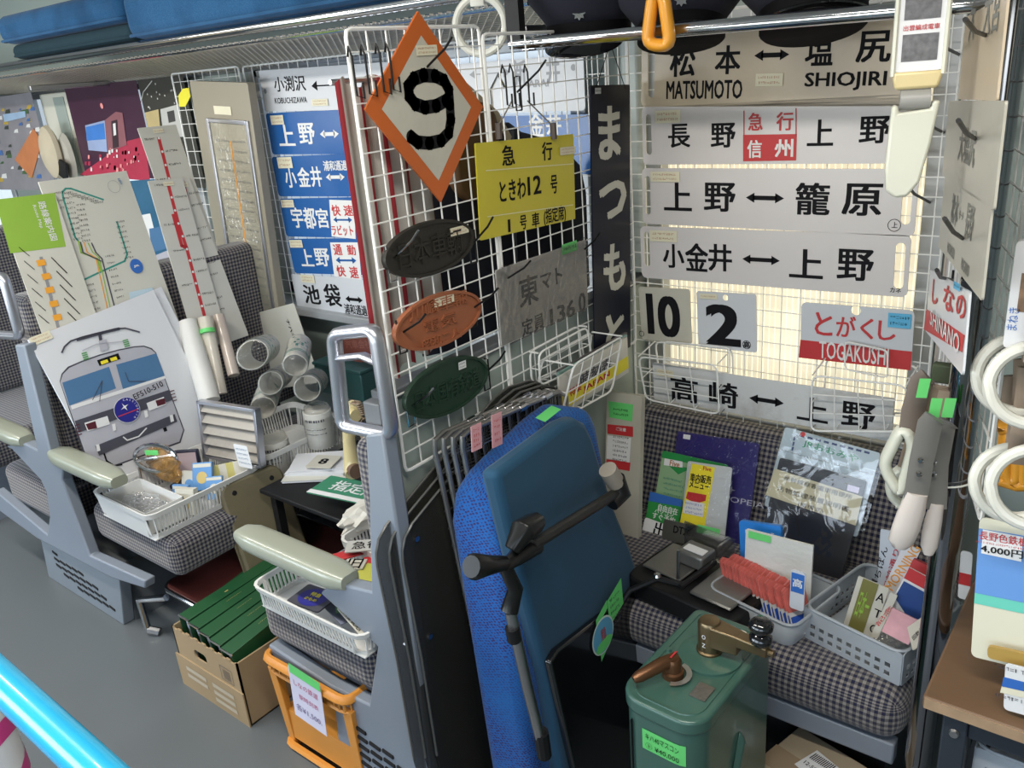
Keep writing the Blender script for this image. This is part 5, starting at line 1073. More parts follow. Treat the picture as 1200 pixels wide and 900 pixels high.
for i, (x, lab, c_, h) in enumerate(((-1.045, 'frontmost magazine with a yellow lower band in the wire basket', (.55, .53, .48), 0), (-1.055, 'grey-green magazine in the middle of the wire basket', (.2, .33, .3), .01), (-1.065, 'dark curled magazine at the back of the wire basket', (.1, .09, .09), .016))):
    s = Sign('magazine', lab, 'magazine', PX(655, 442, x) + Vector((0, 0, h)), PX(735, 395 - i * 3, x), PX(646, 495, x) + Vector((0, 0, h)), mat('magazine_cover_%s' % ('a', 'b', 'c')[i], c_, .3, var=.15, coat=.3), th=.006, r=.002, group='magazines in the corner wire basket')
    if i == 0: w_, h_ = s.w / 2, s.h / 2; s.rect(-w_, w_, -h_ + .012, -h_ + .045, 'yellow_print').textl('JAPAN', 0, -h_ + .028, .12, .018, 'red_print').textl('時刻表', .0, h_ * .2, .14, .03, 'dark_print').textl('特集', -w_ * .6, -h_ * .1, .05, .02, 'red_print')
    s.done(PM)
YB = 1.80
wire_basket('left white wire basket holding the chipped white plate', [PY(748, 418, YB), PY(840, 428, YB), PY(843, 486, YB), PY(757, 468, YB)], (0, .09, .015), 3, 3)
wire_basket('right white wire basket holding the chipped white plate', [PY(952, 440, YB), PY(1062, 452, YB), PY(1068, 506, YB), PY(950, 505, YB)], (0, .09, .015), 3, 4)
for k, (px0, px1) in enumerate(((778, 855), (990, 1040))):
    t = thing('basket_hanger', ['white wire hanger above the left basket', 'white wire hanger above the right basket'][k], 'wire hanger', (0, 0, 0), 'hangers of the wire baskets'); mb = MB(); mb.tube(rpath([PY(px0, 400, 1.87), PY(px1, 408 + 3 * k, 1.87), PY(px1, 438 + 5 * k, 1.85), PY(px0, 425 + 8 * k, 1.85)], .01, 2), .0022, 5, closed=True); part('wire', mb, wirewhite, t)

# dark acrylic sheets
acr = glassy('smoked_acrylic', (.035, .034, .028), .62, .3, .0); _b = acr.node_tree.nodes['Principled BSDF']; _b.inputs['Coat Weight'].default_value = 0; _b.inputs['Specular IOR Level'].default_value = .3
base = [PX(a, b, -1.085) for a, b in ((490, 893), (470, 775), (447, 665), (446, 650), (449, 634), (458, 617), (521, 541), (585, 467), (600, 455), (625, 447), (640, 450))]
base = [(p.y, p.z) for p in base] + [(1.50, .85), (1.52, .2), (1.0, .03), (.93, .03)]
for i in range(3):
    x = -1.099 + i * .012; t = thing('acrylic_sheet', ['rearmost smoked acrylic sheet leaning on the partition', 'middle smoked acrylic sheet leaning on the partition', 'front smoked acrylic sheet leaning on the partition'][i], 'acrylic sheet', (x, 0, 0), 'smoked acrylic sheets on the partition'); dy = i * .022; mb = MB()
    pl_ = [(a + dy * (1 if a < 1.2 else .3), b - i * .006) for a, b in base]; mb.hull([(-.002, a, b) for a, b in pl_], [(.002, a, b) for a, b in pl_]); part('sheet', mb, acr, t, smooth=False)
    mb = MB(); mb.tube([(.002, a, b) for a, b in pl_[:11]], .0028, 6); part('polished_edge', mb, mat('edge_grey', (.09, .09, .085), .3), t)
    for z in (.76, .53): mb = MB(); mb.bar((0, .925 + dy, z), (.006, .925 + dy, z), .006, 10); part('fixing_bolt', mb, chrome, t)
# chrome wire rack panels
rkc = mat('rack_chrome', (.36, .35, .34), .3, .85)
for i in range(4):
    x = -1.062 + i * .013; t = thing('chrome_rack_panel', ['rearmost chrome wire rack panel behind the blue seat', 'second chrome wire rack panel from the rear', 'third chrome wire rack panel, a pink tag on top', 'front chrome wire rack panel beside the blue seat'][i], 'rack panel', (x, 0, 0), 'folded chrome rack panels'); dy = i * .012
    ls = [(1.035 + dy, .952), (1.41 + dy * .5, .922), (1.42, .03), (1.135 + dy, .03)]
    y0t, y1t = ls[0], ls[1]; P3 = [Vector((0, a, b)) for a, b in ls]
    path = [P3[3]] + [P3[0] + (P3[3] - P3[0]).normalized() * .03, P3[0] + (P3[3] - P3[0]).normalized() * .008 + Vector((0, .005, 0)), P3[0] + (P3[1] - P3[0]).normalized() * .03] + [P3[1] - (P3[1] - P3[0]).normalized() * .03, P3[1] + (P3[2] - P3[1]).normalized() * .02, P3[2]]
    part('tube_frame', MB().tube(path, .0055, 8), rkc, t); mb = MB()
    for k in range(1, 22): f = k / 22; mb.bar(P3[0].lerp(P3[3], f), P3[1].lerp(P3[2], f), .0016, 4); mb.bar(P3[0].lerp(P3[3], f) + Vector((0, -.006, 0)), P3[0].lerp(P3[3], f) + Vector((0, .006, 0)), .0035, 5)
    for k in range(1, 12): f = k / 12; mb.bar(P3[0].lerp(P3[1], f), P3[0].lerp(P3[1], f) + (P3[3].lerp(P3[2], f) - P3[0].lerp(P3[1], f)) * .9, .0016, 4)
    part('wires', mb, rkc, t, kind='stuff')
    mb = MB()
    for f in (.3, .55, .8): p = P3[0].lerp(P3[1], f); mb.bar(p + Vector((0, -.012, 0)), p + Vector((0, .012, 0)), .0085, 10)
    part('sleeves', mb, chrome, t, kind='stuff')
pinkm = mat('pink_tag', (.65, .33, .36), .7)
for k, (a, b, l) in enumerate((((576, 487), (587, 522), 'longer pink tag on the chrome rack'), ((552, 500), (560, 528), 'shorter pink tag on the chrome rack'))):
    s = Sign('pink_tag', l, 'tag', PX(a[0], a[1], -.955), PX(a[0] + 12, a[1] - 5, -.955), PX(b[0] - 2, b[1], -.955), pinkm, th=.001, r=.0005, group='pink tags on the chrome rack'); m, y = s.mb('pen_marks'); [scribble(m, -s.w * .3, s.w * .3, s.h * q, .006, -y) for q in (.3, .1, -.1, -.3)]; s.done({'*': redp})

# blue seat unit
bs = thing('seat_back_unit', 'upended blue train seat with black hinged arm, green tags on it', 'salvaged seat', frame((-.865, 1.22, .47), (-.04, 1, 0), (-.05, -.075, 1)))
wv = weave('blue_moquette', (.014, .095, .33), (.03, .022, .10), (.014, .12, .36), 115, sheen=.1); tv = mat('teal_velvet', (.003, .05, .105), .85, var=.3, nscale=5); tv.node_tree.nodes['Principled BSDF'].inputs['Sheen Weight'].default_value = .08
ib = bs.matrix_world.inverted()
def LB(px, py, off): return ib @ PX(px, py, -.865 + off)
prof = [(-.205, -.46), (.2, -.46), (.245, -.06), (.175, .40), (.15, .455), (.06, .45), (-.13, .415), (-.185, .39), (-.205, .33)]
part('woven_cushion', MB().prism(prof, .02, .15), wv, bs, bevel=.03, seg=4, uv=True, ang=60)
prof2 = [(lambda c: (c.x, c.z))(LB(a, b, 0)) for a, b in ((648, 940), (760, 900), (757, 800), (753, 690), (740, 640), (722, 590), (702, 512), (695, 497), (684, 491), (668, 497), (594, 549), (584, 556), (588, 578), (608, 680), (634, 800))]
part('velvet_back', MB().prism(prof2, -.012, .03), tv, bs, bevel=.014, seg=3, ang=60)
part('black_base_panel', MB().prism([(lambda c: (c.x, c.z))(LB(a, b, .02)) for a, b in ((672, 960), (775, 940), (757, 800), (752, 697), (744, 691), (648, 760), (638, 775))], -.03, -.012), mat('gloss_black_panel', (.006, .007, .008), .18, coat=.5), bs, bevel=.005)
part('side_rail', MB().prism([(lambda c: (c.x, c.z))(LB(a, b, .02)) for a, b in ((768, 900), (778, 900), (760, 690), (752, 678))], -.035, .01), blackmetal, bs, bevel=.002)
for z in (-.12, -.07, -.025, -.3): part('rivet', MB().lathe([(.006, 0), (.004, .003)], 10, T(*(lambda c: (c.x, -.035, c.z))(LB(758, 690 + (z + .12) * -200, .03))) @ RX(90)), chrome, bs)
mb = MB(); mb.tube([LB(598, 716, .05), LB(618, 805, .05), LB(638, 885, .04)], .0105, 12); part('support_rod', mb, steel, bs)
mb = MB(); mb.tube([LB(600, 735, .05), LB(603, 750, .05)], .013, 12); mb.tube([LB(634, 858, .045), LB(638, 885, .04)], .015, 10); part('rod_collars', mb, blackmetal, bs, kind='stuff')
mb = MB(); mb.tube([LB(622, 640, .06), LB(720, 579, .05)], .014, 12, flat=.8); part('cross_arm', mb, mat('worn_dark_metal', (.05, .048, .045), .35, .6), bs)
bk = mat('black_casting', (.012, .012, .012), .3, .3)
mb = MB(); mb.tube([LB(716, 590, .05), LB(728, 578, .055), LB(722, 560, .05)], .02, 12, rs=[.017, .021, .018]); part('elbow_joint', mb, bk, bs, ang=60)
mb = MB(); mb.tube([LB(722, 566, .05), LB(712, 550, .045)], .019, 16); part('roller', mb, mat('taupe_roller', (.28, .25, .21), .5), bs)
mb = MB(); mb.tube([LB(600, 645, .06), LB(612, 622, .065), LB(628, 612, .06)], .02, 8, rs=[.014, .023, .019], flat=1.2); part('upper_clamp', mb, bk, bs, bevel=.003, ang=50)
mb = MB(); mb.tube([LB(630, 640, .06), LB(606, 652, .06), LB(592, 664, .06), LB(604, 690, .055), LB(597, 716, .05)], .014, 10, rs=[.014, .016, .014, .014, .016]); part('pivot_bracket', mb, bk, bs, ang=60)
mb = MB(); mb.tube([LB(590, 660, .06), LB(575, 662, .065), LB(556, 664, .07), LB(552, 664, .07)], .017, 14, rs=[.013, .016, .022, .018]); part('end_knob', mb, bk, bs, ang=60)
def lrect(x0, x1, z0, z1, y, m, nm, sk=0): part(nm, MB().add([(x0, y, z0), (x1, y, z0 + sk), (x1, y, z1 + sk), (x0, y, z1)], [(0, 1, 2, 3)]), m, bs, smooth=False)
c = LB(722, 710, .03); lrect(c.x - .03, c.x + .035, c.z - .035, c.z + .03, -.032, greentag, 'green_note', .02)
mb = MB(); [scribble(mb, c.x - .022, c.x + .02, c.z - .04 + k * .016, .008, -.0326) for k in range(5)]; part('handwriting', mb, tagink if 0 else darkp, bs, smooth=False)
c = LB(705, 744, .03); part('oval_sticker', MB().poly(ell(.045, .043, 28, c.x, c.z), -.0335), mat('sticker_white', (.6, .7, .65), .4), bs, smooth=False); part('sticker_field', MB().poly(ell(.041, .039, 28, c.x, c.z), -.0342), mat('sticker_blue', (.1, .35, .55), .4), bs, smooth=False)
mb = MB(); mb.poly(ell(.034, .014, 20, c.x, c.z - .022), -.0348); part('sticker_green', mb, greentag, bs, smooth=False); mb = MB(); mb.text('特急', c.x, c.z + .005, .02, .03, -.0352, .02); part('sticker_print', mb, redp, bs, smooth=False)
lrect(c.x - .02, c.x + .03, c.z + .03, c.z + .05, -.0325, greentag, 'green_tape', .02); lrect(c.x - .015, c.x + .02, c.z - .058, c.z - .035, -.0325, greentag, 'green_tape', .02)
part('green_slip', MB().add([(-.01, .03, .478), (.05, .03, .482), (.06, .06, .483), (.0, .06, .479)], [(0, 1, 2, 3)]), greentag, bs, smooth=False)
# white notice panel in the corner
s = Sign('notice_board', 'tall cream panel with red notice print standing in the corner', 'panel', PY(711, 459, 1.70), PY(752, 464, 1.70), PY(722, 630, 1.62), mat('aged_cream_panel', (.45, .43, .36), .5, dirt=.3, dirtcol=(.25, .2, .1)), th=.018, r=.004)
s.quad([(713, 470), (742, 474), (741, 494), (714, 489)], 'green_note').quad([(712, 497), (742, 500), (742, 512), (712, 508)], 'red_print').quad([(712, 510), (740, 513), (738, 542), (711, 537)], 'paper').quad([(711, 538), (739, 542), (738, 552), (710, 547)], 'red_print'); c = s.L(727, 526); m, y = s.mb('printing'); [scribble(m, c[0] - .022, c[0] + .022, c[1] - .03 + k * .012, .006, -y) for k in range(6)]
s.textl('ご注意', s.L(728, 503)[0], s.L(728, 503)[1], .03, .009, 'paper'); c = s.L(728, 482); [scribble(m, c[0] - .022, c[0] + .022, c[1] - .008 + k * .012, .006, -y) for k in range(2)]
s.done(dict(PM, green_note=greentag, red_print=redp, paper=paper))
# angled grid hooks
for (tip, b, l) in (((1130, 32), (1178, 50), 'black hook across the tan plate on the angled grid'), ((1122, 150), (1162, 174), 'black hook across the second angled plate'), ((1106, 264), (1149, 294), 'black hook across the third angled plate'), ((1094, 49), (1128, 66), 'black hook left of the tan angled plate'), ((1079, 142), (1111, 158), 'black hook left of the second angled plate'), ((1062, 222), (1100, 243), 'black hook left of the third angled plate'), ((1097, 324), (1116, 328), 'short black hook on the SHINANO plate')):
    a = G(*b, -.03); e = G(*tip, .085); t = thing('grid_hook', l, 'hook', a, 'black hooks on the angled grid'); d = e - a; mb = MB(); mb.tube([(0, 0, 0), d * .8, d + Vector((0, 0, .008))], .0028, 6); part('arm', mb, blackmetal, t); mb = MB(); mb.bar((0, 0, .02), (0, 0, -.03), .0025, 5); part('clip', mb, blackmetal, t)
# ---------------- goods on the bench ----------------
SLOPE = .42
def K(px, py, off=0.0): return PN(px, py, (0, 1.735 - off, .45), (0, -1, SLOPE))
s = Sign('folder', 'deep purple folder in a clear sleeve leaning on the bench back', 'folder', K(794, 505, .01), K(890, 520, .01), K(782, 640, .01), mat('purple_card', (.025, .018, .13), .35), th=.004)
m, y = s.mb('silver_print'); m.text('CASSIOPEIA', *s.L(857, 585), .17, .014, -y, 0); c = s.L(857, 574); st = [((.012 if i % 2 == 0 else .003) * math.cos(i * math.pi / 4) + c[0], (.012 if i % 2 == 0 else .003) * math.sin(i * math.pi / 4) + c[1]) for i in range(8)]; m.poly(st, -y); c = s.L(805, 512); s.rect(c[0] - .01, c[0] + .01, c[1] - .006, c[1] + .006, 'white_print').done(dict(PM, silver_print=lilacp))
part('clear_sleeve', MB().rect(-s.w / 2 - .006, s.w / 2 + .008, -s.h / 2, s.h / 2 + .006, -.005), wrapm, s.root)
s = Sign('brochure', 'pale green railway brochure behind the yellow flyer', 'brochure', K(777, 528, .03), K(853, 545, .03), K(748, 625, .03), mat('pale_green_print', (.25, .40, .22), .4), th=.003, group='green brochures on the bench')
s.quad([(777, 528), (853, 545), (852, 553), (775, 536)], 'green').quad([(779, 537), (800, 541), (800, 548), (778, 545)], 'paper').text('Five', (785, 540, 797, 547), 'ink').quad([(782, 544), (810, 549), (795, 556)], 'green')
m, y = s.mb('ink2'); [scribble(m, *(lambda c: (c[0] - .025, c[0] + .03, c[1]))(s.L(788, 562 + k * 6)), .005, -y) for k in range(5)]; s.done({'green': mat('jr_green', (.02, .25, .06), .4), 'paper': paper, 'ink': mat('brown_ink', (.4, .15, .05), .5), 'ink2': tealp})
s = Sign('brochure', 'blue and green brochure in front of the pale green one', 'brochure', K(762, 576, .045), K(800, 586, .045), K(752, 625, .045), mat('leaf_green_print', (.03, .27, .06), .4), th=.003, group='green brochures on the bench')
s.quad([(762, 576), (800, 586), (799, 594), (760, 587)], 'blue'); s.text('自由自在', (771, 593, 795, 601), 'paper').text('すぐ予約', (764, 603, 792, 611), 'paper').text('パソコン', (767, 599, 790, 603), 'paper').done({'blue': bluepr, 'paper': white})
s = Sign('flyer', 'yellow onboard sales flyer in a clear ziplock bag', 'flyer', K(806, 540, .055), K(858, 548, .055), K(788, 618, .055), mat('grey_white_card', (.5, .52, .53), .4), th=.003)
s.quad([(811, 543), (838, 548), (825, 622), (796, 616)], 'yellow').quad([(806, 576), (828, 580), (827, 587), (816, 590), (804, 584)], 'red').quad([(804, 586), (826, 590), (824, 606), (800, 601)], 'paper').text('車内販売', (809, 556, 834, 566), 'ink').text('メニュー', (808, 565, 832, 573), 'ink').text('Five', (824, 547, 834, 552), 'red')
m, y = s.mb('small_print'); [scribble(m, *(lambda c: (c[0] - .022, c[0] + .024, c[1]))(s.L(813, 591 + k * 5)), .005, -y) for k in range(3)]; s.done({'yellow': yellowp, 'red': redp, 'paper': paper, 'ink': black, 'small_print': bluepr}); part('ziplock_bag', MB().rect(-s.w / 2 - .008, s.w / 2 + .01, -s.h / 2, s.h / 2 + .012, -.006), wrapm, s.root)
s = Sign('metal_plate', 'grey metal plate stamped DT201 behind the punch tray', 'plate', K(778, 608, .08), K(840, 622, .08), K(766, 660, .08), mat('olive_grey_metal', (.12, .12, .105), .4, .5), th=.003); s.text('DT201', (789, 618, 813, 627), 'lettering'); c = s.L(830, 623); s.rect(c[0] - .03, c[0] + .03, c[1] - .008, c[1] + .012, 'green_note').done(dict(PM, green_note=greentag))
s = Sign('number_card', 'white card with a black character behind the punch tray', 'card', K(756, 606, .07), K(783, 616, .07), K(748, 634, .07), paper, th=.002); s.text('出', (766, 612, 780, 630)).done(PM)
# ticket punch tray
t = thing('parts_tray', 'black tray with two hinged grey metal lids on the bench', 'tray', T(-.715, 1.475, .452) @ RZ(-8) @ Matrix.Scale(1.15, 4)); part('tray', MB().prism(rrect(.25, .17, .025, 3), 0, .044, RX(90)), blackmetal, t, bevel=.004)
def up(M): return M
gm = mat('dull_grey_metal', (.22, .215, .205), .35, .7, dirt=.3)
part('lid', MB().box(.015, .105, -.065, .045, .048, .056, RX(0)), gm, t, bevel=.004); part('lid', MB().box(-.11, -.02, -.045, .06, .048, .053), gm, t, bevel=.004)
part('date_frame', MB().box(-.06, .0, .0, .05, .056, .085), mat('grey_frame_metal', (.2, .2, .19), .4, .6), t, bevel=.004); part('clear_window', MB().box(-.075, .04, .05, .053, .055, .12), film('plain_clear', k=.8, base=.03, crinkle=0), t)
part('hinge_bar', MB().tube([(.0, -.07, .06), (.01, .03, .07)], .006, 8), blackmetal, t); part('lever', MB().tube([(-.10, -.14, .0), (-.09, -.11, .035), (-.05, -.075, .06), (.0, -.06, .06)], .006, 8), blackmetal, t)
part('pivot_screw', MB().lathe([(.008, 0), (.006, .005)], 12, T(-.05, -.075, .066)), chrome, t); part('spring_wire', MB().tube([(-.02, -.05, .06), (-.022, -.045, .12)], .003, 6), steel, t); part('paper_slip', MB().box(-.05, -.005, .01, .03, .086, .088), paper, t)
# clear bin of packets
def bin_(label, x0, x1, y0, y1, z0, z1, holes=False, rz=0, name='plastic_bin'):
    t = thing(name, label, 'bin', T((x0 + x1) / 2, (y0 + y1) / 2, z0) @ RZ(rz)); w, d, h = (x1 - x0) / 2, (y1 - y0) / 2, z1 - z0; n = 4
    A_ = rrect(2 * w - .03, 2 * d - .03, .02, n); B_ = rrect(2 * w, 2 * d, .025, n); k = len(A_); mb = MB()
    if not holes:
        mb.add([(a, b, 0) for a, b in A_] + [(a, b, h) for a, b in B_], [(i, (i + 1) % k, k + (i + 1) % k, k + i) for i in range(k)] + [tuple(range(k - 1, -1, -1))]); part('walls', mb, plclear, t, solid=.002)
    else:
        part('bottom', MB().box(-w + .008, w - .008, -d + .008, d - .008, 0, .003), plclear, t)
        for (W_, M_) in ((2 * w - .02, T(0, -d, 0)), (2 * w - .02, T(0, d, 0)), (2 * d - .02, T(w, 0, 0) @ RZ(90)), (2 * d - .02, T(-w, 0, 0) @ RZ(90))):
            hs = []; c = int(W_ / .02); r = int(h / .02)
            for i in range(c):
                for j in range(r - 1):
                    x = -W_ / 2 + .012 + i * .02 + (.0); z = .016 + j * .019
                    if abs(x - .02) < .035 and z > h * .5: continue
                    hs.append([(x - .0055, z - .005), (x + .0055, z - .005), (x + .0055, z + .005), (x - .0055, z + .005)])
            hs = [q for q in hs if q[1][0] < W_ / 2 - .002 and q[2][1] < h - .008]
            mb = MB(); plate_holes(mb, rrect(W_ + .018, h, .004, 2, 0, h / 2), hs, -.001, .001); mb.v = [M_ @ v for v in mb.v]; part('side_wall', mb, plclear, t, smooth=False)
    mb = MB(); mb.tube([(a, b, h) for a, b in B_], .0035, 6, closed=True); part('rim', mb, plclear, t); return t
bin_('clear tapered bin full of red and blue packets on the bench', -.665, -.455, 1.41, 1.60, .452, .515, rz=-12)
pk = mat('packet_red', (.52, .12, .1), .3, var=.5, nscale=60, coat=.4); pkw = mat('packet_white', (.6, .6, .6), .3); pkb = mat('packet_blue', (.02, .08, .42), .35)
pr = thing('sweet_packet', 'x', 'packet', Matrix.Identity(4)); W_ = .05
part('lower_half', MB().box(-W_ / 2, W_ / 2, -.001, .001, 0, .05), pkw, pr); part('blue_print', MB().rect(-W_ * .46, W_ * .46, .012, .04, -.0016), pkb, pr, smooth=False); part('red_top', MB().prism([(-W_ / 2, .05), (W_ / 2, .05), (W_ / 2, .092), (W_ * .3, .097), (0, .09), (-W_ * .3, .098), (-W_ / 2, .092)], -.003, .003), pk, pr)
words = ['first', 'second', 'third', 'fourth', 'fifth', 'sixth', 'seventh', 'eighth', 'ninth', 'tenth', 'eleventh', 'twelfth', 'thirteenth', 'fourteenth', 'fifteenth', 'sixteenth', 'seventeenth', 'eighteenth']
for i in range(18):
    f = i / 17; M = T(-.640 + f * .165, 1.50 - f * .045, .462) @ RZ(62 - 4 * f) @ RY(0) @ RX(-20 - random.uniform(0, 7))
    l = '%s red, white and blue packet from the left in the clear bin' % words[i]
    if i == 0: pr.matrix_world = M; pr['label'] = l; pr['group'] = 'packets in the clear bin'
    else: dup(pr, M, l)
fm = mat('packet_face', (.55, .57, .62), .35); s = Sign('sweet_packet', 'last packet at the right front, its blue panel facing us', 'packet', PY(927, 667, 1.44), PY(944, 672, 1.44), PY(935, 715, 1.44), fm, th=.003); s.rect(-s.w * .45, s.w * .45, -.005, .04, 'blue_print').textl('高', 0, .018, .02, .02, 'white_print').done(PM)
s = Sign('card_pack', 'bright blue card pack at the back of the clear bin', 'card pack', PY(866, 610, 1.57), PY(915, 617, 1.57), PY(860, 668, 1.55), mat('vivid_blue_card', (.02, .2, .62), .35), th=.012, r=.006)
s.textl('ゆうきゅう', 0, s.h * .3, s.w * .7, .013, 'white_print').done(PM)
s = Sign('clear_envelope', 'white crinkled clear envelope with green tag in the bin', 'envelope', PY(874, 620, 1.53), PY(953, 640, 1.53), PY(868, 680, 1.52), mat('crinkled_white_film', (.6, .61, .58), .2, var=.05, bump=.5, coat=.6), th=.006, r=.003, h=.13); c = s.L(888, 628)
part('price_tag', MB().rect(c[0] - .02, c[0] + .03, c[1] - .008, c[1] + .008, -.003), greentag, s.root, smooth=False); s.done({})
# manual in clear bag + ward sheet
s = Sign('map_sheet', 'silver sheet with green hiragana lettering behind the black manual', 'sheet', K(920, 500, .02), K(1032, 531, .02), K(905, 560, .02), mat('pale_blue_sheet', (.42, .5, .55), .3, var=.1), th=.002, h=.2)
s.textl('JRおおみや', *s.L(973, 529), .13, .02, 'green', .012, rot=-.02); m, y = s.mb('dash')
for k in range(9): c = s.L(940 + k * 9.5, 511 + k * 2.4); m.rect(c[0] - .006, c[0] + .006, c[1] - .0025, c[1] + .0025, -y)
for k in range(3): c = s.L(931 - k, 514 + k * 6); m.rect(c[0] - .002, c[0] + .002, c[1] - .005, c[1] + .005, -y)
c = s.L(941, 509); s.disc(c[0], c[1], .006, 'red'); s.done({'green': mat('letter_green', (.02, .25, .12), .4), 'dash': mat('navy_dash', (.03, .05, .15), .4), 'red': redp})
part('clear_bag', MB().rect(-s.w / 2 - .01, s.w / 2 + .012, -s.h / 2, s.h / 2 + .012, -.005), film('crinkled_bag', k=1.0, base=.02, crinkle=.6, nscale=9), s.root)
s = Sign('manual', 'black manual with cream title band in a shiny bag', 'booklet', K(914, 536, .035), K(1015, 564, .035), K(880, 668, .035), mat('blue_black_cover', (.018, .019, .025), .35, var=.2), th=.008, h=.31)
s.quad([(908, 549), (1011, 582), (1003, 616), (897, 580)], 'cream_band').quad([(880, 655), (960, 695), (950, 720), (870, 680)], 'cream_band')
s.textl('新幹線旅客電車用便所', *s.L(958, 571), .16, .012, 'lettering', .004).textl('汚物処理装置説明書', *s.L(952, 584), .17, .013, 'lettering', .004).textl('(循環式)', *s.L(950, 595), .06, .012, 'lettering', .004); c = s.L(1000, 573)
s.rect(c[0] - .013, c[0] + .013, c[1] - .007, c[1] + .007, 'lilac_label').done({'cream_band': mat('cream_band', (.5, .46, .31), .4), 'lettering': black, 'lilac_label': mat('lilac_label', (.6, .55, .7), .5)})
part('clear_bag', MB().rect(-s.w / 2 - .012, s.w / 2 + .015, -s.h / 2, s.h / 2 + .03, -.006), MATS['crinkled_bag'], s.root)
part('bag_seal', MB().tube([(-s.w / 2 - .01, -.008, s.h / 2 + .02), (s.w / 2 + .012, -.008, s.h / 2 + .02)], .002, 5), wrapm, s.root)
# perforated grey basket
bin_('grey perforated plastic basket of tickets and booklets on the bench', -.455, -.245, 1.43, 1.66, .452, .525, holes=True, rz=-14, name='plastic_basket')
def KB(px, py, y): return PY(px, py, y)
def slip(label, tl, tr, bl, y, c, txts=(), th=.003, h=None, name='ticket_booklet', cat='booklet', ex=None):
    s = Sign(name, label, cat, KB(*tl, y), KB(*tr, y), KB(*bl, y - .02), c, th=th, r=.002, h=h, group='booklets in the perforated basket')
    for (t_, x, z, w_, h_, k, rot) in txts: s.textl(t_, x, z, w_, h_, k, .01, rot=rot)
    if ex: ex(s)
    s.done(dict(PM, cream=paper)); return s
slip('tall white booklet with red and black vertical characters', (1032, 620), (1062, 626), (1005, 690), 1.6, mat('blue_white_paper', (.5, .54, .6), .4), [('いちばん', -.022, 0, .1, .012, 'lettering', 1.4), ('駅前通り', .0, 0, .1, .012, 'red_print', 1.4), ('名店案内', .02, 0, .1, .012, 'red_print', 1.4)], h=.17)
slip('white booklet with orange letters beside the tall booklet', (1060, 636), (1079, 645), (1040, 690), 1.57, whitem, [('MORNING', .0, .02, .11, .018, 'orange_print', 1.45)], h=.14)
slip('cream card printed in green and black, front of the basket', (1006, 675), (1042, 690), (985, 742), 1.50, encream, [('A', .02, .04, .015, .02, 'lettering', 0), ('T', .024, .005, .015, .018, 'lettering', 0), ('O', .026, -.03, .015, .018, 'lettering', 0)], h=.13, ex=lambda s: s.rect(-.02, .012, -s.h / 2, s.h / 2, 'olive').textl('米田日本', -.004, .0, .1, .02, 'darkgreen', .01, rot=1.57) if False else s.rect(-.02, .010, -s.h * .48, s.h * .5, 'olive_band').textl('日本一', -.005, .01, .022, .06, 'green_print', .02))
slip('cream ticket strip standing next to the green printed card', (1044, 694), (1052, 698), (1030, 738), 1.48, encream, [('記念', 0, 0, .05, .008, 'red_print', 1.4)], h=.1)
slip('red and navy leaflet at the right of the basket', (1066, 665), (1094, 680), (1053, 735), 1.50, paper, [('特別急行', 0, .042, .05, .008, 'cream', 0), ('かさのお', 0, .01, .04, .008, 'cream', 0)], h=.12, ex=lambda s: s.rect(-s.w / 2, s.w / 2, .035, s.h / 2, 'red_print').pl([(-.02, .03), (.035, .03), (.035, -.03), (.01, -.03), (-.02, -.01)], 'navy'))
slip('dark red booklets stack behind the navy leaflet', (1070, 655), (1098, 668), (1068, 690), 1.55, redp, th=.02, h=.07)
slip('pink tickets bundle in clear wrap in the basket corner', (1046, 712), (1078, 728), (1042, 738), 1.455, mat('pink_tickets', (.5, .25, .27), .3, var=.3, nscale=40), th=.01, h=.05)
slip('white price slip leaning in the front right basket corner', (1063, 735), (1082, 722), (1052, 757), 1.445, encream, [('回数券', 0, 0, .03, .01, 'lettering', .3)], h=.05)
crumple('plastic_bag', 'small clear bag lying in the perforated basket', 'bag', (-.32, 1.50, .49), .03, .04, .015, bagm, 12)
# master controller
gc = mat('controller_green', (.045, .11, .085), .32, var=.06, dirt=.08, coat=.3); br = mat('worn_brass', (.2, .145, .08), .3, .85, var=.15); br2 = mat('brown_bronze', (.14, .065, .03), .35, .7)
MH = .56; t = thing('master_controller', 'green train controller box with two brass handles', 'controller', T(-.565, 1.15, 0) @ RZ(-2))
def capsule(w, d, rf, rb): 
    P_ = []
    for (sx, sy, a0, r) in ((1, 1, 0, rb), (-1, 1, 90, rb), (-1, -1, 180, rf), (1, -1, 270, rf)):
        for i in range(7): a = math.radians(a0 + 15 * i); P_.append((sx * (w - r) + r * math.cos(a), sy * (d - r) + r * math.sin(a)))
    return P_
W, Dd = .078, .145; A_ = capsule(W, Dd, .045, .015); mb = MB(); mb.hull([(a, b, 0) for a, b in A_], [(a, b, MH - .02) for a, b in A_]); part('housing', mb, gc, t, ang=30)
A2_ = capsule(W + .004, Dd + .004, .047, .017); mb = MB(); mb.hull([(a, b, MH - .03) for a, b in A2_], [(a, b, MH) for a, b in A2_]); part('lid', mb, gc, t, bevel=.006, seg=3, ang=30)
A3 = capsule(W - .012, Dd - .012, .036, .01); mb = MB(); mb.tube([(a, b, MH + .0) for a, b in A3], .0022, 5, closed=True); part('lid_bead', mb, gc, t)
part('panel_seam', MB().box(-W * .7, -W * .7 + .002, -Dd - .0008, -Dd + .004, 0, MH - .05), blackmetal, t)
part('dial_disc', MB().lathe([(.058, MH), (.058, MH + .005), (.05, MH + .008)], 28, T(.01, .03, 0)), gc, t, ang=40)
part('handle_post', MB().lathe([(.024, MH + .005), (.024, MH + .012), (.021, MH + .014), (.0215, MH + .068), (.018, MH + .074), (.004, MH + .076)], 20, T(.005, .035, 0)), br, t, ang=40)
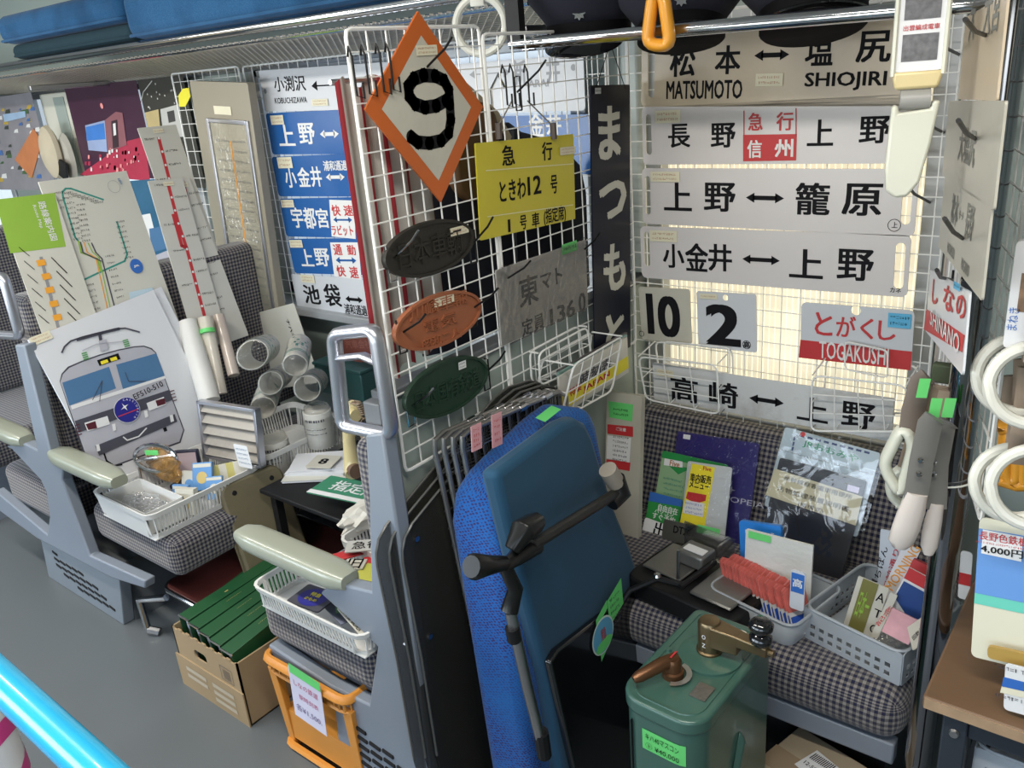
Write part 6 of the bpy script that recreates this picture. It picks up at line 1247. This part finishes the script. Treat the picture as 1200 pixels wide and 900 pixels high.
mb = MB(); mb.hull([(.0, .015, MH + .026), (.0, .055, MH + .026), (.0, .055, MH + .072), (.0, .015, MH + .072)], [(.065, .022, MH + .028), (.065, .048, MH + .028), (.065, .048, MH + .068), (.065, .022, MH + .068)]); mb.hull([(.06, .022, MH + .045), (.06, .048, MH + .045), (.06, .048, MH + .068), (.06, .022, MH + .068)], [(.118, .025, MH + .044), (.118, .045, MH + .044), (.118, .045, MH + .064), (.118, .025, MH + .064)])
part('main_handle', mb, br, t, bevel=.003)
part('handle_tip', MB().tube([(.116, .035, MH + .053), (.128, .035, MH + .053)], .007, 10), br, t)
part('knob', MB().lathe([(.006, MH + .06), (.014, MH + .064), (.02, MH + .072), (.02, MH + .08), (.011, MH + .087), (.012, MH + .091), (.021, MH + .097), (.022, MH + .105), (.014, MH + .114), (.002, MH + .116)], 20, T(.103, .035, 0)), mat('black_bakelite', (.008, .008, .009), .12, coat=.6), t, ang=60)
part('reverser_boss', MB().lathe([(.02, MH), (.02, MH + .012), (.016, MH + .014), (.016, MH + .032), (.012, MH + .038)], 18, T(-.02, -.055, 0)), br2, t, ang=40)
mb = MB(); mb.tube([(-.016, -.045, MH + .034), (-.03, -.075, MH + .034), (-.05, -.12, MH + .028), (-.055, -.13, MH + .026)], .011, 10, rs=[.012, .013, .011, .007], flat=.7); part('reverser_handle', mb, br2, t, ang=60)
part('red_mark', MB().box(-.02, -.017, -.065, -.045, MH + .0455, MH + .047), redp, t); mb = MB()
for i in range(9): a0 = math.radians(-70 + i * 17); a1 = a0 + math.radians(17); mb.add([(-.02 + r * math.cos(a), -.055 + r * math.sin(a), MH + .006) for r, a in ((.024, a0), (.034, a0), (.034, a1), (.024, a1))], [(0, 1, 2, 3)])
part('index_ring', mb, mat('pale_metal', (.45, .44, .4), .3, .8), t, smooth=False)
part('maker_plate', MB().box(.028, .058, -.085, -.045, MH + .0005, MH + .0025, RZ(0)), mat('etched_plate', (.25, .24, .22), .35, .8, var=.4, nscale=150), t); part('slotted_screw', MB().lathe([(.017, MH), (.016, MH + .008), (.001, MH + .009)], 18, T(.03, .105, 0)), chrome, t, ang=30); part('screw_slot', MB().box(.017, .043, .1035, .1065, MH + .0088, MH + .0098), redp, t)
for (a, b) in ((-.06, .0), (-.065, -.04), (.06, .1), (-.04, .01)): part('bolt', MB().lathe([(.006, MH), (.005, MH + .005)], 6, T(a, b, 0)), gc, t)
for k, (z, tt) in enumerate(((MH + .05, 'O'), (MH + .032, 'Z'))): mb = MB(); mb.text(tt, .005, z, .007, .009, .0125, .02); part('white_mark', mb, white, t, smooth=False)
mb = MB(); n = 8; zc = MH - .075; pts = []
for i in range(n + 1): x = -.03 + .083 * i / n; y = -Dd - .0012 if x < W - .045 else -Dd - .0012 + (.045 - math.sqrt(max(0, .045 ** 2 - (x - (W - .045)) ** 2))); pts.append((x, y))
for i in range(n): mb.add([(pts[i][0], pts[i][1], zc - .024), (pts[i + 1][0], pts[i + 1][1], zc - .024), (pts[i + 1][0], pts[i + 1][1], zc + .02), (pts[i][0], pts[i][1], zc + .02)], [(0, 1, 2, 3)])
tg = part('price_tag', mb, greentag, t); mb = MB(); mb.text('キハ40マスコン', .010, zc + .008, .066, .013, -Dd - .003, 0); mb.text('㋣ ¥40,000', .010, zc - .012, .066, .014, -Dd - .003, 0); part('handwriting', mb, black, tg, smooth=False)
part('side_latch', MB().hull([(W + .0, -.02, .36), (W + .0, .03, .36), (W + .0, .03, .41), (W + .0, .01, .44)], [(W + .012, -.01, .365), (W + .012, .02, .365), (W + .012, .02, .4), (W + .012, .01, .42)]), gc, t, bevel=.003)
# cardboard box on the floor by the bench
t = thing('cardboard_box', 'taped cardboard carton with a barcode label below the bench', 'cardboard box', T(-.40, 1.31, 0) @ RZ(-14)); part('carton', MB().box(-.10, .13, -.1, .11, 0, .235), mat('pale_cardboard', (.36, .29, .2), .7, var=.06), t, bevel=.003)
part('packing_tape', MB().box(-.101, .131, -.03, .03, .2352, .2362), mat('brown_tape', (.3, .22, .14), .25), t); mb = MB(); mb.rect(-.07, -.01, .12, .175, -.101); lb = part('shipping_label', mb, paper, t, smooth=False); part('shipping_label', MB().add([(-.045, .01, .2372), (.015, .0, .2372), (.025, .065, .2372), (-.035, .075, .2372)], [(0, 1, 2, 3)]), paper, t, smooth=False)
mb = MB(); [mb.add([(-.034 + i * .004, .045, .2378), (-.032 + i * .004, .0445, .2378), (-.0295 + i * .004, .065, .2378), (-.0315 + i * .004, .0655, .2378)], [(0, 1, 2, 3)]) for i in range(12)]; mb2 = mb; v0 = MB(); v0.text('12-50-03', 0, 0, .045, .01, 0, .01); mb.add([(-.012 + v.x, .028 + v.z - v.x * .1, .2378) for v in v0.v], v0.f); part('barcode', mb, black, t, smooth=False)
crumple('plastic_bag', 'clear crumpled plastic lying at the right of the carton', 'bag', (-.31, 1.30, .215), .06, .06, .02, bagm, 21)

# ---------------- right-hand table ----------------
wood = mat('brown_wood', (.15, .085, .045), .45, var=.3, nscale=9, dirt=.4, dirtcol=(.06, .03, .015)); wn_ = wood.node_tree
for n_ in wn_.nodes:
    if n_.type == 'TEX_NOISE': 
        mp = wn_.nodes.new('ShaderNodeMapping'); mp.inputs['Scale'].default_value = (1, 3.2, 1); l_ = n_.inputs['Vector'].links[0].from_socket; wn_.links.new(l_, mp.inputs[0]); wn_.links.new(mp.outputs[0], n_.inputs['Vector'])
tb = thing('display_table', 'brown wood table with dark metal legs at the right', 'table', (0, 0, 0)); TZ = .66
part('table_top', MB().prism([(-.193, 1.15), (.5, 1.15), (.5, 1.62), (-.193, 1.62)], 0, .022, Matrix(((1, 0, 0, 0), (0, 0, 1, 0), (0, -1, 0, TZ), (0, 0, 0, 1)))), wood, tb, bevel=.004)
part('front_edge_band', MB().box(-.19, .5, 1.1485, 1.151, TZ - .02, TZ - .002), mat('light_wood_edge', (.33, .22, .13), .6, var=.3, nscale=40), tb)
dkm = mat('slate_metal', (.02, .026, .035), .4)
for x in (-.165, .4): part('leg', MB().box(x, x + .035, 1.165, 1.2, 0, TZ - .022), dkm, tb, bevel=.003); part('leg', MB().box(x, x + .035, 1.55, 1.585, 0, TZ - .022), dkm, tb, bevel=.003)
part('apron', MB().box(-.13, .4, 1.17, 1.19, TZ - .065, TZ - .022), dkm, tb, bevel=.002)
t = thing('hook_bolt', 'small dark bolt head on the table leg', 'bolt', (-.147, 1.164, .6)); part('head', MB().lathe([(.008, 0), (.006, .004)], 12, RX(90)), steel, t)
bin_('white perforated basket on the shelf under the wood table', -.12, .3, 1.2, 1.5, .45, .56, holes=True, name='storage_basket')
part('shelf', MB().box(-.14, .41, 1.19, 1.58, .43, .447), dkm, tb)
s = Sign('colour_plate', 'large plate painted cream, blue and teal leaning on the table', 'painted plate', PY(1148, 606, 1.25), PY(1290, 628, 1.25), PY(1134, 768, 1.205), mat('cream_paint', (.60, .58, .46), .3, var=.02), th=.004, r=.008)
za, zb, zc_ = s.L(1147, 619)[1], s.L(1140, 694)[1], s.L(1139, 706)[1]; s.rect(-s.w / 2, s.w / 2, zb, za, 'blue_band').rect(-s.w / 2, s.w / 2, zc_, zb, 'teal_band'); s.quad([(1152, 620), (1199, 629), (1197, 658), (1150, 648)], 'label')
s.textl('長野色鉄板', *s.L(1176, 631), .062, .013, 'red_print', .015).textl('4,000円', *s.L(1174, 646), .054, .012, 'lettering', .02); c = s.L(1175, 639); m, y = s.mb('red_print'); scribble(m, c[0] - .035, c[0] + .035, c[1], .003, -y)
s.done(dict(PM, blue_band=mat('sky_blue_paint', (.11, .26, .58), .3), teal_band=mat('mint_paint', (.12, .50, .40), .3), label=paper))
s = Sign('brass_strip', 'tan rounded strip at the foot of the colour plate', 'strip', PY(1157, 757, 1.19), PY(1240, 775, 1.19), PY(1156, 771, 1.19), mat('tan_paint', (.42, .27, .07), .4), th=.006, r=.006); s.done({})
s = Sign('info_card', 'white card with a blue and beige stripe at the table front', 'card', PY(1178, 777, 1.17), PY(1230, 790, 1.17), PY(1168, 829, 1.17), paper, th=.002)
s.quad([(1176, 793), (1228, 806), (1227, 816), (1174, 804)], 'blue_band').quad([(1174, 804), (1227, 816), (1226, 824), (1172, 811)], 'beige'); m, y = s.mb('print'); [scribble(m, *(lambda c: (c[0] - .02, c[0] + .05, c[1]))(s.L(1184, 784 + k * 34)), .006, -y) for k in range(2)]
s.done({'blue_band': bluepr, 'beige': tagcream, 'print': darkp})
for i in range(4):
    t = thing('plastic_packet', ['lowest clear packet in the stack behind the colour plate', 'second clear packet in the stack behind the colour plate', 'third clear packet in the stack behind the colour plate', 'top clear packet in the stack behind the colour plate'][i], 'packet', T(-.14, 1.44, TZ + .001 + i * .014) @ RZ(8), 'stacked packets behind the colour plate'); part('packet', MB().box(-.035, .06, -.07, .09, 0, .012), mat('clear_packet_stack', (.38, .38, .33), .2, var=.3, nscale=30, coat=.6), t, bevel=.003)
s = Sign('price_card', 'small white and red card standing between pole and packets', 'card', PY(1126, 645, 1.5), PY(1140, 648, 1.5), PY(1120, 700, 1.5), paper, th=.002); s.rect(-s.w / 2, s.w / 2, -.02, .005, 'red_print').done(PM)

# ---------------- straps, grips, rings ----------------
ivory = mat('ivory_plastic', (.55, .56, .48), .3, coat=.3); cream2 = mat('yellowish_plastic', (.62, .52, .28), .35); pinkw = mat('pinkish_white_plastic', (.6, .54, .5), .25, coat=.4); whr = mat('white_ring_plastic', (.62, .62, .56), .3, coat=.3, dirt=.15); oran = mat('orange_grip_plastic', (.75, .33, .03), .3, coat=.3)
leath = mat('tan_strap', (.26, .2, .15), .7, var=.12); brownl = mat('taupe_strap', (.15, .12, .1), .6); greyst = mat('grey_vinyl_strap', (.16, .155, .145), .35)
def ring(label, c, r, nrm, th=.008, belt=None, group=None, beltm=leath):
    t = thing('ring_grip', label, 'ring grip', c, group); n = Vector(nrm).normalized(); u = n.cross(Vector((0, 0, 1))).normalized(); v = u.cross(n); mb = MB()
    mb.tube([u * r * math.cos(a) + v * r * math.sin(a) for a in [2 * math.pi * i / 36 for i in range(36)]], th, 10, closed=True); part('ring', mb, whr, t)
    if belt: w_ = belt[0] / 2; L_ = belt[1]; mb = MB(); P_ = [Vector((0, 0, r)) + u * 0 - n * .012 + Vector((0, 0, -.018)), Vector((0, 0, r + .02)) - n * .012, Vector((0, 0, r + L_)) - n * .006]; mb.tube(P_, w_, 8, flat=.18, up=n); mb.tube([p + n * .022 for p in P_[:2]] + [P_[2] + n * .01], w_, 8, flat=.18, up=n); part('belt', mb, beltm, t)
    return t
vd = Vector((.55, -.8, .1))
ring('white ring grip hanging in front of the rack rail', PY(563, 30, 1.5), .056, (.35, -1, 0), .0085, (.03, .1), beltm=mat('white_cord', (.6, .6, .55), .6))
gr = 'ring and loop grips at the right edge'
ring('upper left white ring grip beside the pole', PY(1195, 440, 1.22), .05, (.3, -1, .2), .0085, (.034, .03), gr)
ring('upper right white ring grip cut by the frame', PY(1212, 452, 1.18), .05, (.2, -1, .2), .0085, (.034, .66), gr)
ring('lower left white ring grip on a tan belt with rivets', PY(1190, 566, 1.22), .05, (.3, -1, .2), .0085, (.034, .12), gr)
ring('lower right white ring grip on the second tan belt', PY(1214, 572, 1.18), .052, (.2, -1, .2), .0085, (.034, .12), gr)
def loop(label, pts, y, th, m, name='loop_grip', belt=None, group=None, flat=1.6, beltm=leath, yoff=None):
    P_ = [PY(a, b, y) for a, b in pts]; o = P_[0].copy(); t = thing(name, label, 'strap grip', o, group); mb = MB(); mb.tube(rpath([p - o for p in P_], .02, 4), th, 10, closed=True, flat=flat, up=(.4, -1, 0)); part('loop', mb, m, t, ang=60)
    if belt:
        B_ = [PY(a, b, belt[0]) - o for a, b in belt[1]]; mb = MB(); mb.tube(B_, belt[2], 8, flat=.22, up=(.4, -1, 0)); part('belt', mb, beltm, t)
    return t
loop('orange loop grip hung over the chrome pipe', [(766, -10), (758, 52), (786, 54), (777, -10)], 1.47, .012, oran, belt=(1.47, [(771, -4), (771, -40)], .016), beltm=oran)
loop('orange loop grip hanging behind the lower left ring', [(1180, 500), (1176, 562), (1190, 566), (1190, 500)], 1.32, .011, oran, belt=(1.33, [(1184, 505), (1186, 440)], .02), group=gr)
loop('orange loop grip at the very edge behind the rings', [(1196, 505), (1196, 566), (1210, 566), (1210, 505)], 1.32, .011, oran, belt=(1.33, [(1203, 505), (1206, 420)], .02), group=gr)
gs = 'strap grips hung beside the pole'
loop('pale triangular grip on a brown riveted strap', [(1058, 498), (1034, 545), (1055, 580), (1072, 520)], 1.32, .0095, ivory, belt=(1.32, [(1066, 512), (1070, 480), (1080, 446), (1088, 442)], .017), group=gs, beltm=brownl)
loop('pale rounded grip behind the triangular one', [(1058, 545), (1040, 565), (1048, 590), (1066, 592)], 1.38, .008, ivory, belt=(1.38, [(1062, 548), (1076, 500), (1092, 450)], .014), group=gs)
def paddle(label, pts, y, m, w0, belt=None, beltm=greyst, group=gs, rivets=()):
    P_ = [PY(a, b, y) for a, b in pts]; o = P_[0].copy(); t = thing('paddle_grip', label, 'strap grip', o, group); n = len(P_); mb = MB()
    mb.tube([p - o for p in P_], w0, 12, rs=[w0 * k for k in ([.75, .95, 1.0, .95, .5] if n == 5 else [.8, 1, .6])], flat=.55, up=(.4, -1, 0)); part('grip', mb, m, t, ang=60)
    if belt: 
        B_ = [PY(a, b, y) - o for a, b in belt[0]]; mb = MB(); mb.tube(B_, belt[1], 10, flat=.25, up=(.4, -1, 0)); part('belt', mb, beltm, t)
    for (a, b) in rivets: c = PY(a, b, y - .012) - o; part('rivet', MB().lathe([(.005, 0), (.003, .003)], 10, T(*c) @ RX(90)), chrome, t)
    return t
paddle('pinkish white long grip on a grey vinyl strap', [(1075, 578), (1068, 600), (1062, 618), (1056, 634), (1054, 642)], 1.27, pinkw, .021, ([(1072, 590), (1080, 540), (1090, 495), (1096, 490)], .018), rivets=((1079, 540), (1077, 556)))
paddle('second pinkish white grip partly behind the pole', [(1098, 590), (1094, 610), (1091, 625), (1089, 640), (1088, 650)], 1.30, pinkw, .014, ([(1096, 596), (1098, 545), (1106, 500), (1112, 495)], .017), rivets=((1094, 542), (1094, 556)))
for (l, pts, m, tg) in (('brown strap with green tag at the left of the strap bunch', [(1082, 445), (1070, 500)], brownl, (1082, 455)), ('tan strap with green tag in the middle of the strap bunch', [(1098, 452), (1084, 520)], leath, (1096, 478)), ('tan strap with green tag at the right of the strap bunch', [(1114, 458), (1098, 530)], leath, (1112, 478))):
    a, b = PY(*pts[0], 1.34), PY(*pts[1], 1.34); t = thing('leather_strap', l, 'strap', a, 'leather straps beside the pole'); mb = MB(); mb.tube([Vector((0, 0, .0)), Vector((0, 0, .004)) * 0 + (b - a) * .1, b - a], .017, 8, flat=.25, up=(.4, -1, 0)); part('belt', mb, m, t)
    c = PY(*tg, 1.295) - a; d = (b - a).normalized(); mb = MB(); u = Vector((.9, .35, 0)) * .008; mb.add([c - u - d * .016, c + u - d * .016, c + u + d * .016, c - u + d * .016], [(0, 1, 2, 3)]); part('price_tag', mb, greentag, t, smooth=False)
t = thing('olive_pouch', 'small dark olive pouch hooked on the angled grid', 'pouch', PY(1108, 440, 1.42)); part('pouch', MB().box(-.02, .03, -.01, .01, -.012, .02), mat('olive_cloth', (.05, .065, .035), .8), t, bevel=.003)
t = thing('cable_tie', 'white cable tie around the chrome pole', 'cable tie', (-.22, 1.35, PY(1120, 563, 1.35).z)); mb = MB(); mb.tube([(.03 * math.cos(a), .03 * math.sin(a), .006 * math.cos(a)) for a in [2 * math.pi * i / 20 for i in range(20)]], .0018, 5, closed=True); part('band', mb, whr, t)
# big cream grip with advertisement sleeve
t = thing('strap_hanger', 'large cream strap hanger with an advertisement sleeve', 'strap hanger', PY(1077, 60, 1.30)); o = PY(1077, 60, 1.30); Ff = frame((0, 0, 0), (.95, .3, 0), (0, 0, 1))
part('ad_sleeve', MB(Ff).prism(rrect(.058, .2, .004, 2, 0, .075), -.008, .008), whitem, t); part('sleeve_base', MB(Ff).hull([(-.032, -.011, -.025), (.032, -.011, -.025), (.032, .011, -.025), (-.032, .011, -.025)], [(-.027, -.009, -.048), (.027, -.009, -.048), (.027, .009, -.048), (-.027, .009, -.048)]), cream2, t, bevel=.004)
part('sleeve_frame', MB(Ff).tube([(-.031, -.008, -.03), (-.031, -.008, .2)], .0035, 6).tube([(.031, -.008, -.03), (.031, -.008, .2)], .0035, 6), ivory, t)
mb = MB(Ff); mb.rect(-.022, .022, -.012, .022, -.0088); part('photo', mb, mat('dim_photo', (.12, .12, .13), .3, var=.8, nscale=120), t, smooth=False); mb = MB(Ff); mb.text('出雲編成電車', 0, .03, .044, .007, -.0088, .01); part('ad_lettering', mb, redp, t, smooth=False); mb = MB(Ff); mb.rect(-.022, .022, .04, .07, -.0088); part('photo', mb, MATS['dim_photo'], t, smooth=False)
part('grey_roller', MB(Ff).tube([(-.019, 0, -.062), (.019, 0, -.062)], .014, 14), mat('grey_roller', (.28, .28, .27), .4), t); part('belt', MB(Ff).box(-.018, .018, -.005, .005, -.062, -.04), greyst, t)
mb = MB(Ff); L1 = [(-.027, .0, -.07), (-.029, .0, -.1), (-.03, 0, -.16), (-.024, 0, -.19), (-.006, 0, -.196), (.012, 0, -.18), (.022, 0, -.14), (.028, 0, -.1), (.027, 0, -.066)]
mb.prism([(-.029, -.068), (-.021, -.068), (-.02, -.078), (.021, -.074), (.021, -.064), (.031, -.064), (.024, -.12), (.014, -.172), (.0, -.192), (-.016, -.194), (-.029, -.184), (-.032, -.15)], -.014, .014); part('handle', mb, ivory, t, bevel=.007, seg=3, ang=60)
t = thing('strap_hanger', 'strap hanger with picture advertisement at the right edge', 'strap hanger', PY(1192, 345, 1.2)); part('ad_sleeve', MB().prism(rrect(.055, .14, .006, 2, .02, -.0), -.008, .008), whitem, t)
mb = MB(); mb.rect(.003, .04, -.02, .03, -.0088); part('photo', mb, mat('food_photo', (.2, .12, .07), .4, var=.9, nscale=70), t, smooth=False); mb = MB(); mb.text('大阪', -.0, .0, 0, .06, -.0088, 0); mb = MB(); mb.rect(.008, .04, .036, .05, -.0088); part('ad_lettering', mb, redp, t, smooth=False); mb = MB(); mb.text('まねき', -.0, -.03, .03, .012, -.0088, 0, rot=1.57); part('blue_lettering', mb, bluepr, t, smooth=False); part('belt', MB().box(.002, .034, -.004, .004, .07, .70), leath, t)
t = thing('support_rod', 'steel rod above the frame carrying the right-hand strap grips', 'rod', (0, 0, 0)); part('rod', MB().tube([(-.20, 1.2, 1.86), (.5, 1.2, 1.86)], .01, 10), steel, t); part('bracket', MB().box(-.225, -.195, 1.19, 1.36, 1.85, 1.87), steel, t)

# ---------------- caps on the net shelf ----------------
capn = mat('navy_cap_cloth', (.008, .009, .02), .9); vis = mat('gloss_black_visor', (.006, .006, .007), .12, coat=.7)
def cap(label, x, y, rz, sc=1.0, tilt=0, badge=True, group='officer caps behind the hanging pipe'):
    t = thing('officer_cap', label, 'cap', T(x, y, 1.642 - (tilt < 0) * .02) @ RZ(rz) @ RX(tilt) @ Matrix.Scale(sc, 4), group)
    part('crown', MB().lathe([(.09, .035), (.1, .05), (.128, .085), (.13, .095), (.115, .105), (.06, .112), (.001, .113)], 32), capn, t, ang=60)
    part('band', MB().lathe([(.088, .0), (.091, .003), (.091, .036), (.09, .038)], 32), mat('black_band', (.004, .004, .005), .7, spec=.1), t, ang=60)
    mb = MB(); n = 20; A_, B_, C_, D_ = [], [], [], []
    for i in range(n + 1):
        a = math.radians(205 + 130 * i / n); f = math.sin(math.pi * i / n); r0 = .09; r1 = .09 + .052 * f
        A_.append((r0 * math.cos(a), r0 * math.sin(a), .006)); B_.append((r1 * math.cos(a), r1 * math.sin(a), .004 - .038 * f))
    vs = A_ + B_ + [(p[0], p[1], p[2] + .003) for p in A_] + [(p[0], p[1], p[2] + .003) for p in B_]; k = n + 1
    mb.add(vs, [(i, i + 1, k + i + 1, k + i) for i in range(n)] + [(2 * k + i, 3 * k + i, 3 * k + i + 1, 2 * k + i + 1) for i in range(n)] + [(k + i, k + i + 1, 3 * k + i + 1, 3 * k + i) for i in range(n)]); part('visor', mb, vis, t, ang=60)
    mb = MB(); mb.tube([(.093 * math.cos(math.radians(a)), .093 * math.sin(math.radians(a)) - .001, .012) for a in range(200, 341, 7)], .003, 6); part('chin_strap', mb, vis, t)
    part('hanging_cord', MB().tube([(0, .0, .11), (0, .02, .3)], .002, 5), vis, t)
    if badge: mb = MB(); st = []; [st.append(((.014 if i % 2 == 0 else .009) * math.cos(i * math.pi / 8), .052 + (.014 if i % 2 == 0 else .009) * math.sin(i * math.pi / 8))) for i in range(16)]; mb.prism(st, -.101, -.098); part('badge', mb, chrome, t)
    for a in (205, 335): part('strap_button', MB().lathe([(.006, 0), (.004, .004)], 10, T(.094 * math.cos(math.radians(a)), .094 * math.sin(math.radians(a)), .012) @ RX(90)), chrome, t)
    return t
c = PY(690, 30, 1.66); cap('navy officer cap with silver badge, left behind the pipe', c.x, 1.66, 22)
c = PY(806, 30, 1.67); cap('black-visored cap directly behind the orange grip', c.x, 1.64, 28, .95, -16)
c = PY(955, 30, 1.66); cap('largest black-visored cap, nearest the cream strap hanger', c.x, 1.65, 30, 1.04, -18)
# ---------------- blue cushions on the rack ----------------
cb = weave('blue_cushion_cloth', (.016, .085, .2), (.04, .13, .27), (.01, .05, .12), 200, sheen=.1); ct = mat('dark_teal_cloth', (.006, .03, .045), .9)
g5 = 'seat cushions on the luggage rack'
def rc(label, x0, x1, y0, y1, z0, z1, m, rz=0, sag=.0):
    t = thing('seat_cushion_spare', label, 'cushion', T((x0 + x1) / 2, (y0 + y1) / 2, z0) @ RZ(rz), g5); w, d, h = (x1 - x0) / 2, (y1 - y0) / 2, z1 - z0
    part('cushion_body', MB().box(-w, w, -d, d, 0, h), m, t, bevel=.04 if h > .09 else .028, seg=4, uv=True, ang=60); mb = MB(); mb.tube(rpath([(-w * .99, -d * .99, .012), (w * .99, -d * .99, .012), (w * .99, d * .99, .012), (-w * .99, d * .99, .012)], .03, 3), .005, 6, closed=True); part('piping', mb, m, t); return t
rc('dark teal cushion lowest on the left of the rack', -3.72, -2.82, 1.6, 1.94, 1.785, 1.84, ct)
rc('mid blue cushion lying on the dark teal one', -3.80, -2.85, 1.6, 1.94, 1.845, 1.95, cb)
rc('large bright blue cushion right of the teal cushion', -2.80, -1.42, 1.575, 1.93, 1.783, 1.93, cb)
# foreground rail
t = thing('blue_rail', 'bright cyan blue pipe rail in the lower left foreground', 'rail', (0, 0, 0)); a = PY(-60, 742, .35); b = PY(130, 918, .35); d = b - a
part('pipe', MB().tube([a - d * 2, b + d * 1.2], .032, 20), mat('cyan_plastic_pipe', (.02, .42, .72), .25, coat=.5), t)
t = thing('striped_stand', 'pink and white striped stand under the cyan rail', 'stand', (0, 0, 0)); c = PY(-8, 860, .42); M_ = T(c.x, .42, 0); pk2 = mat('magenta_stripe', (.62, .05, .25), .4)
part('post', MB().lathe([(.05, 0), (.048, c.z + .1)], 24, M_), white, t); mb = MB()
for k in range(6):
    z0 = .05 + k * .12; n = 16; vs = []
    for i in range(n + 1): a_ = 2 * math.pi * i / n; zz = z0 + .05 * math.sin(a_ + k); vs += [(c.x + .0505 * math.cos(a_), .42 + .0505 * math.sin(a_), zz), (c.x + .0505 * math.cos(a_), .42 + .0505 * math.sin(a_), zz + .05)]
    mb.add(vs, [(2 * i, 2 * i + 2, 2 * i + 3, 2 * i + 1) for i in range(n)])
part('stripes', mb, pk2, t)
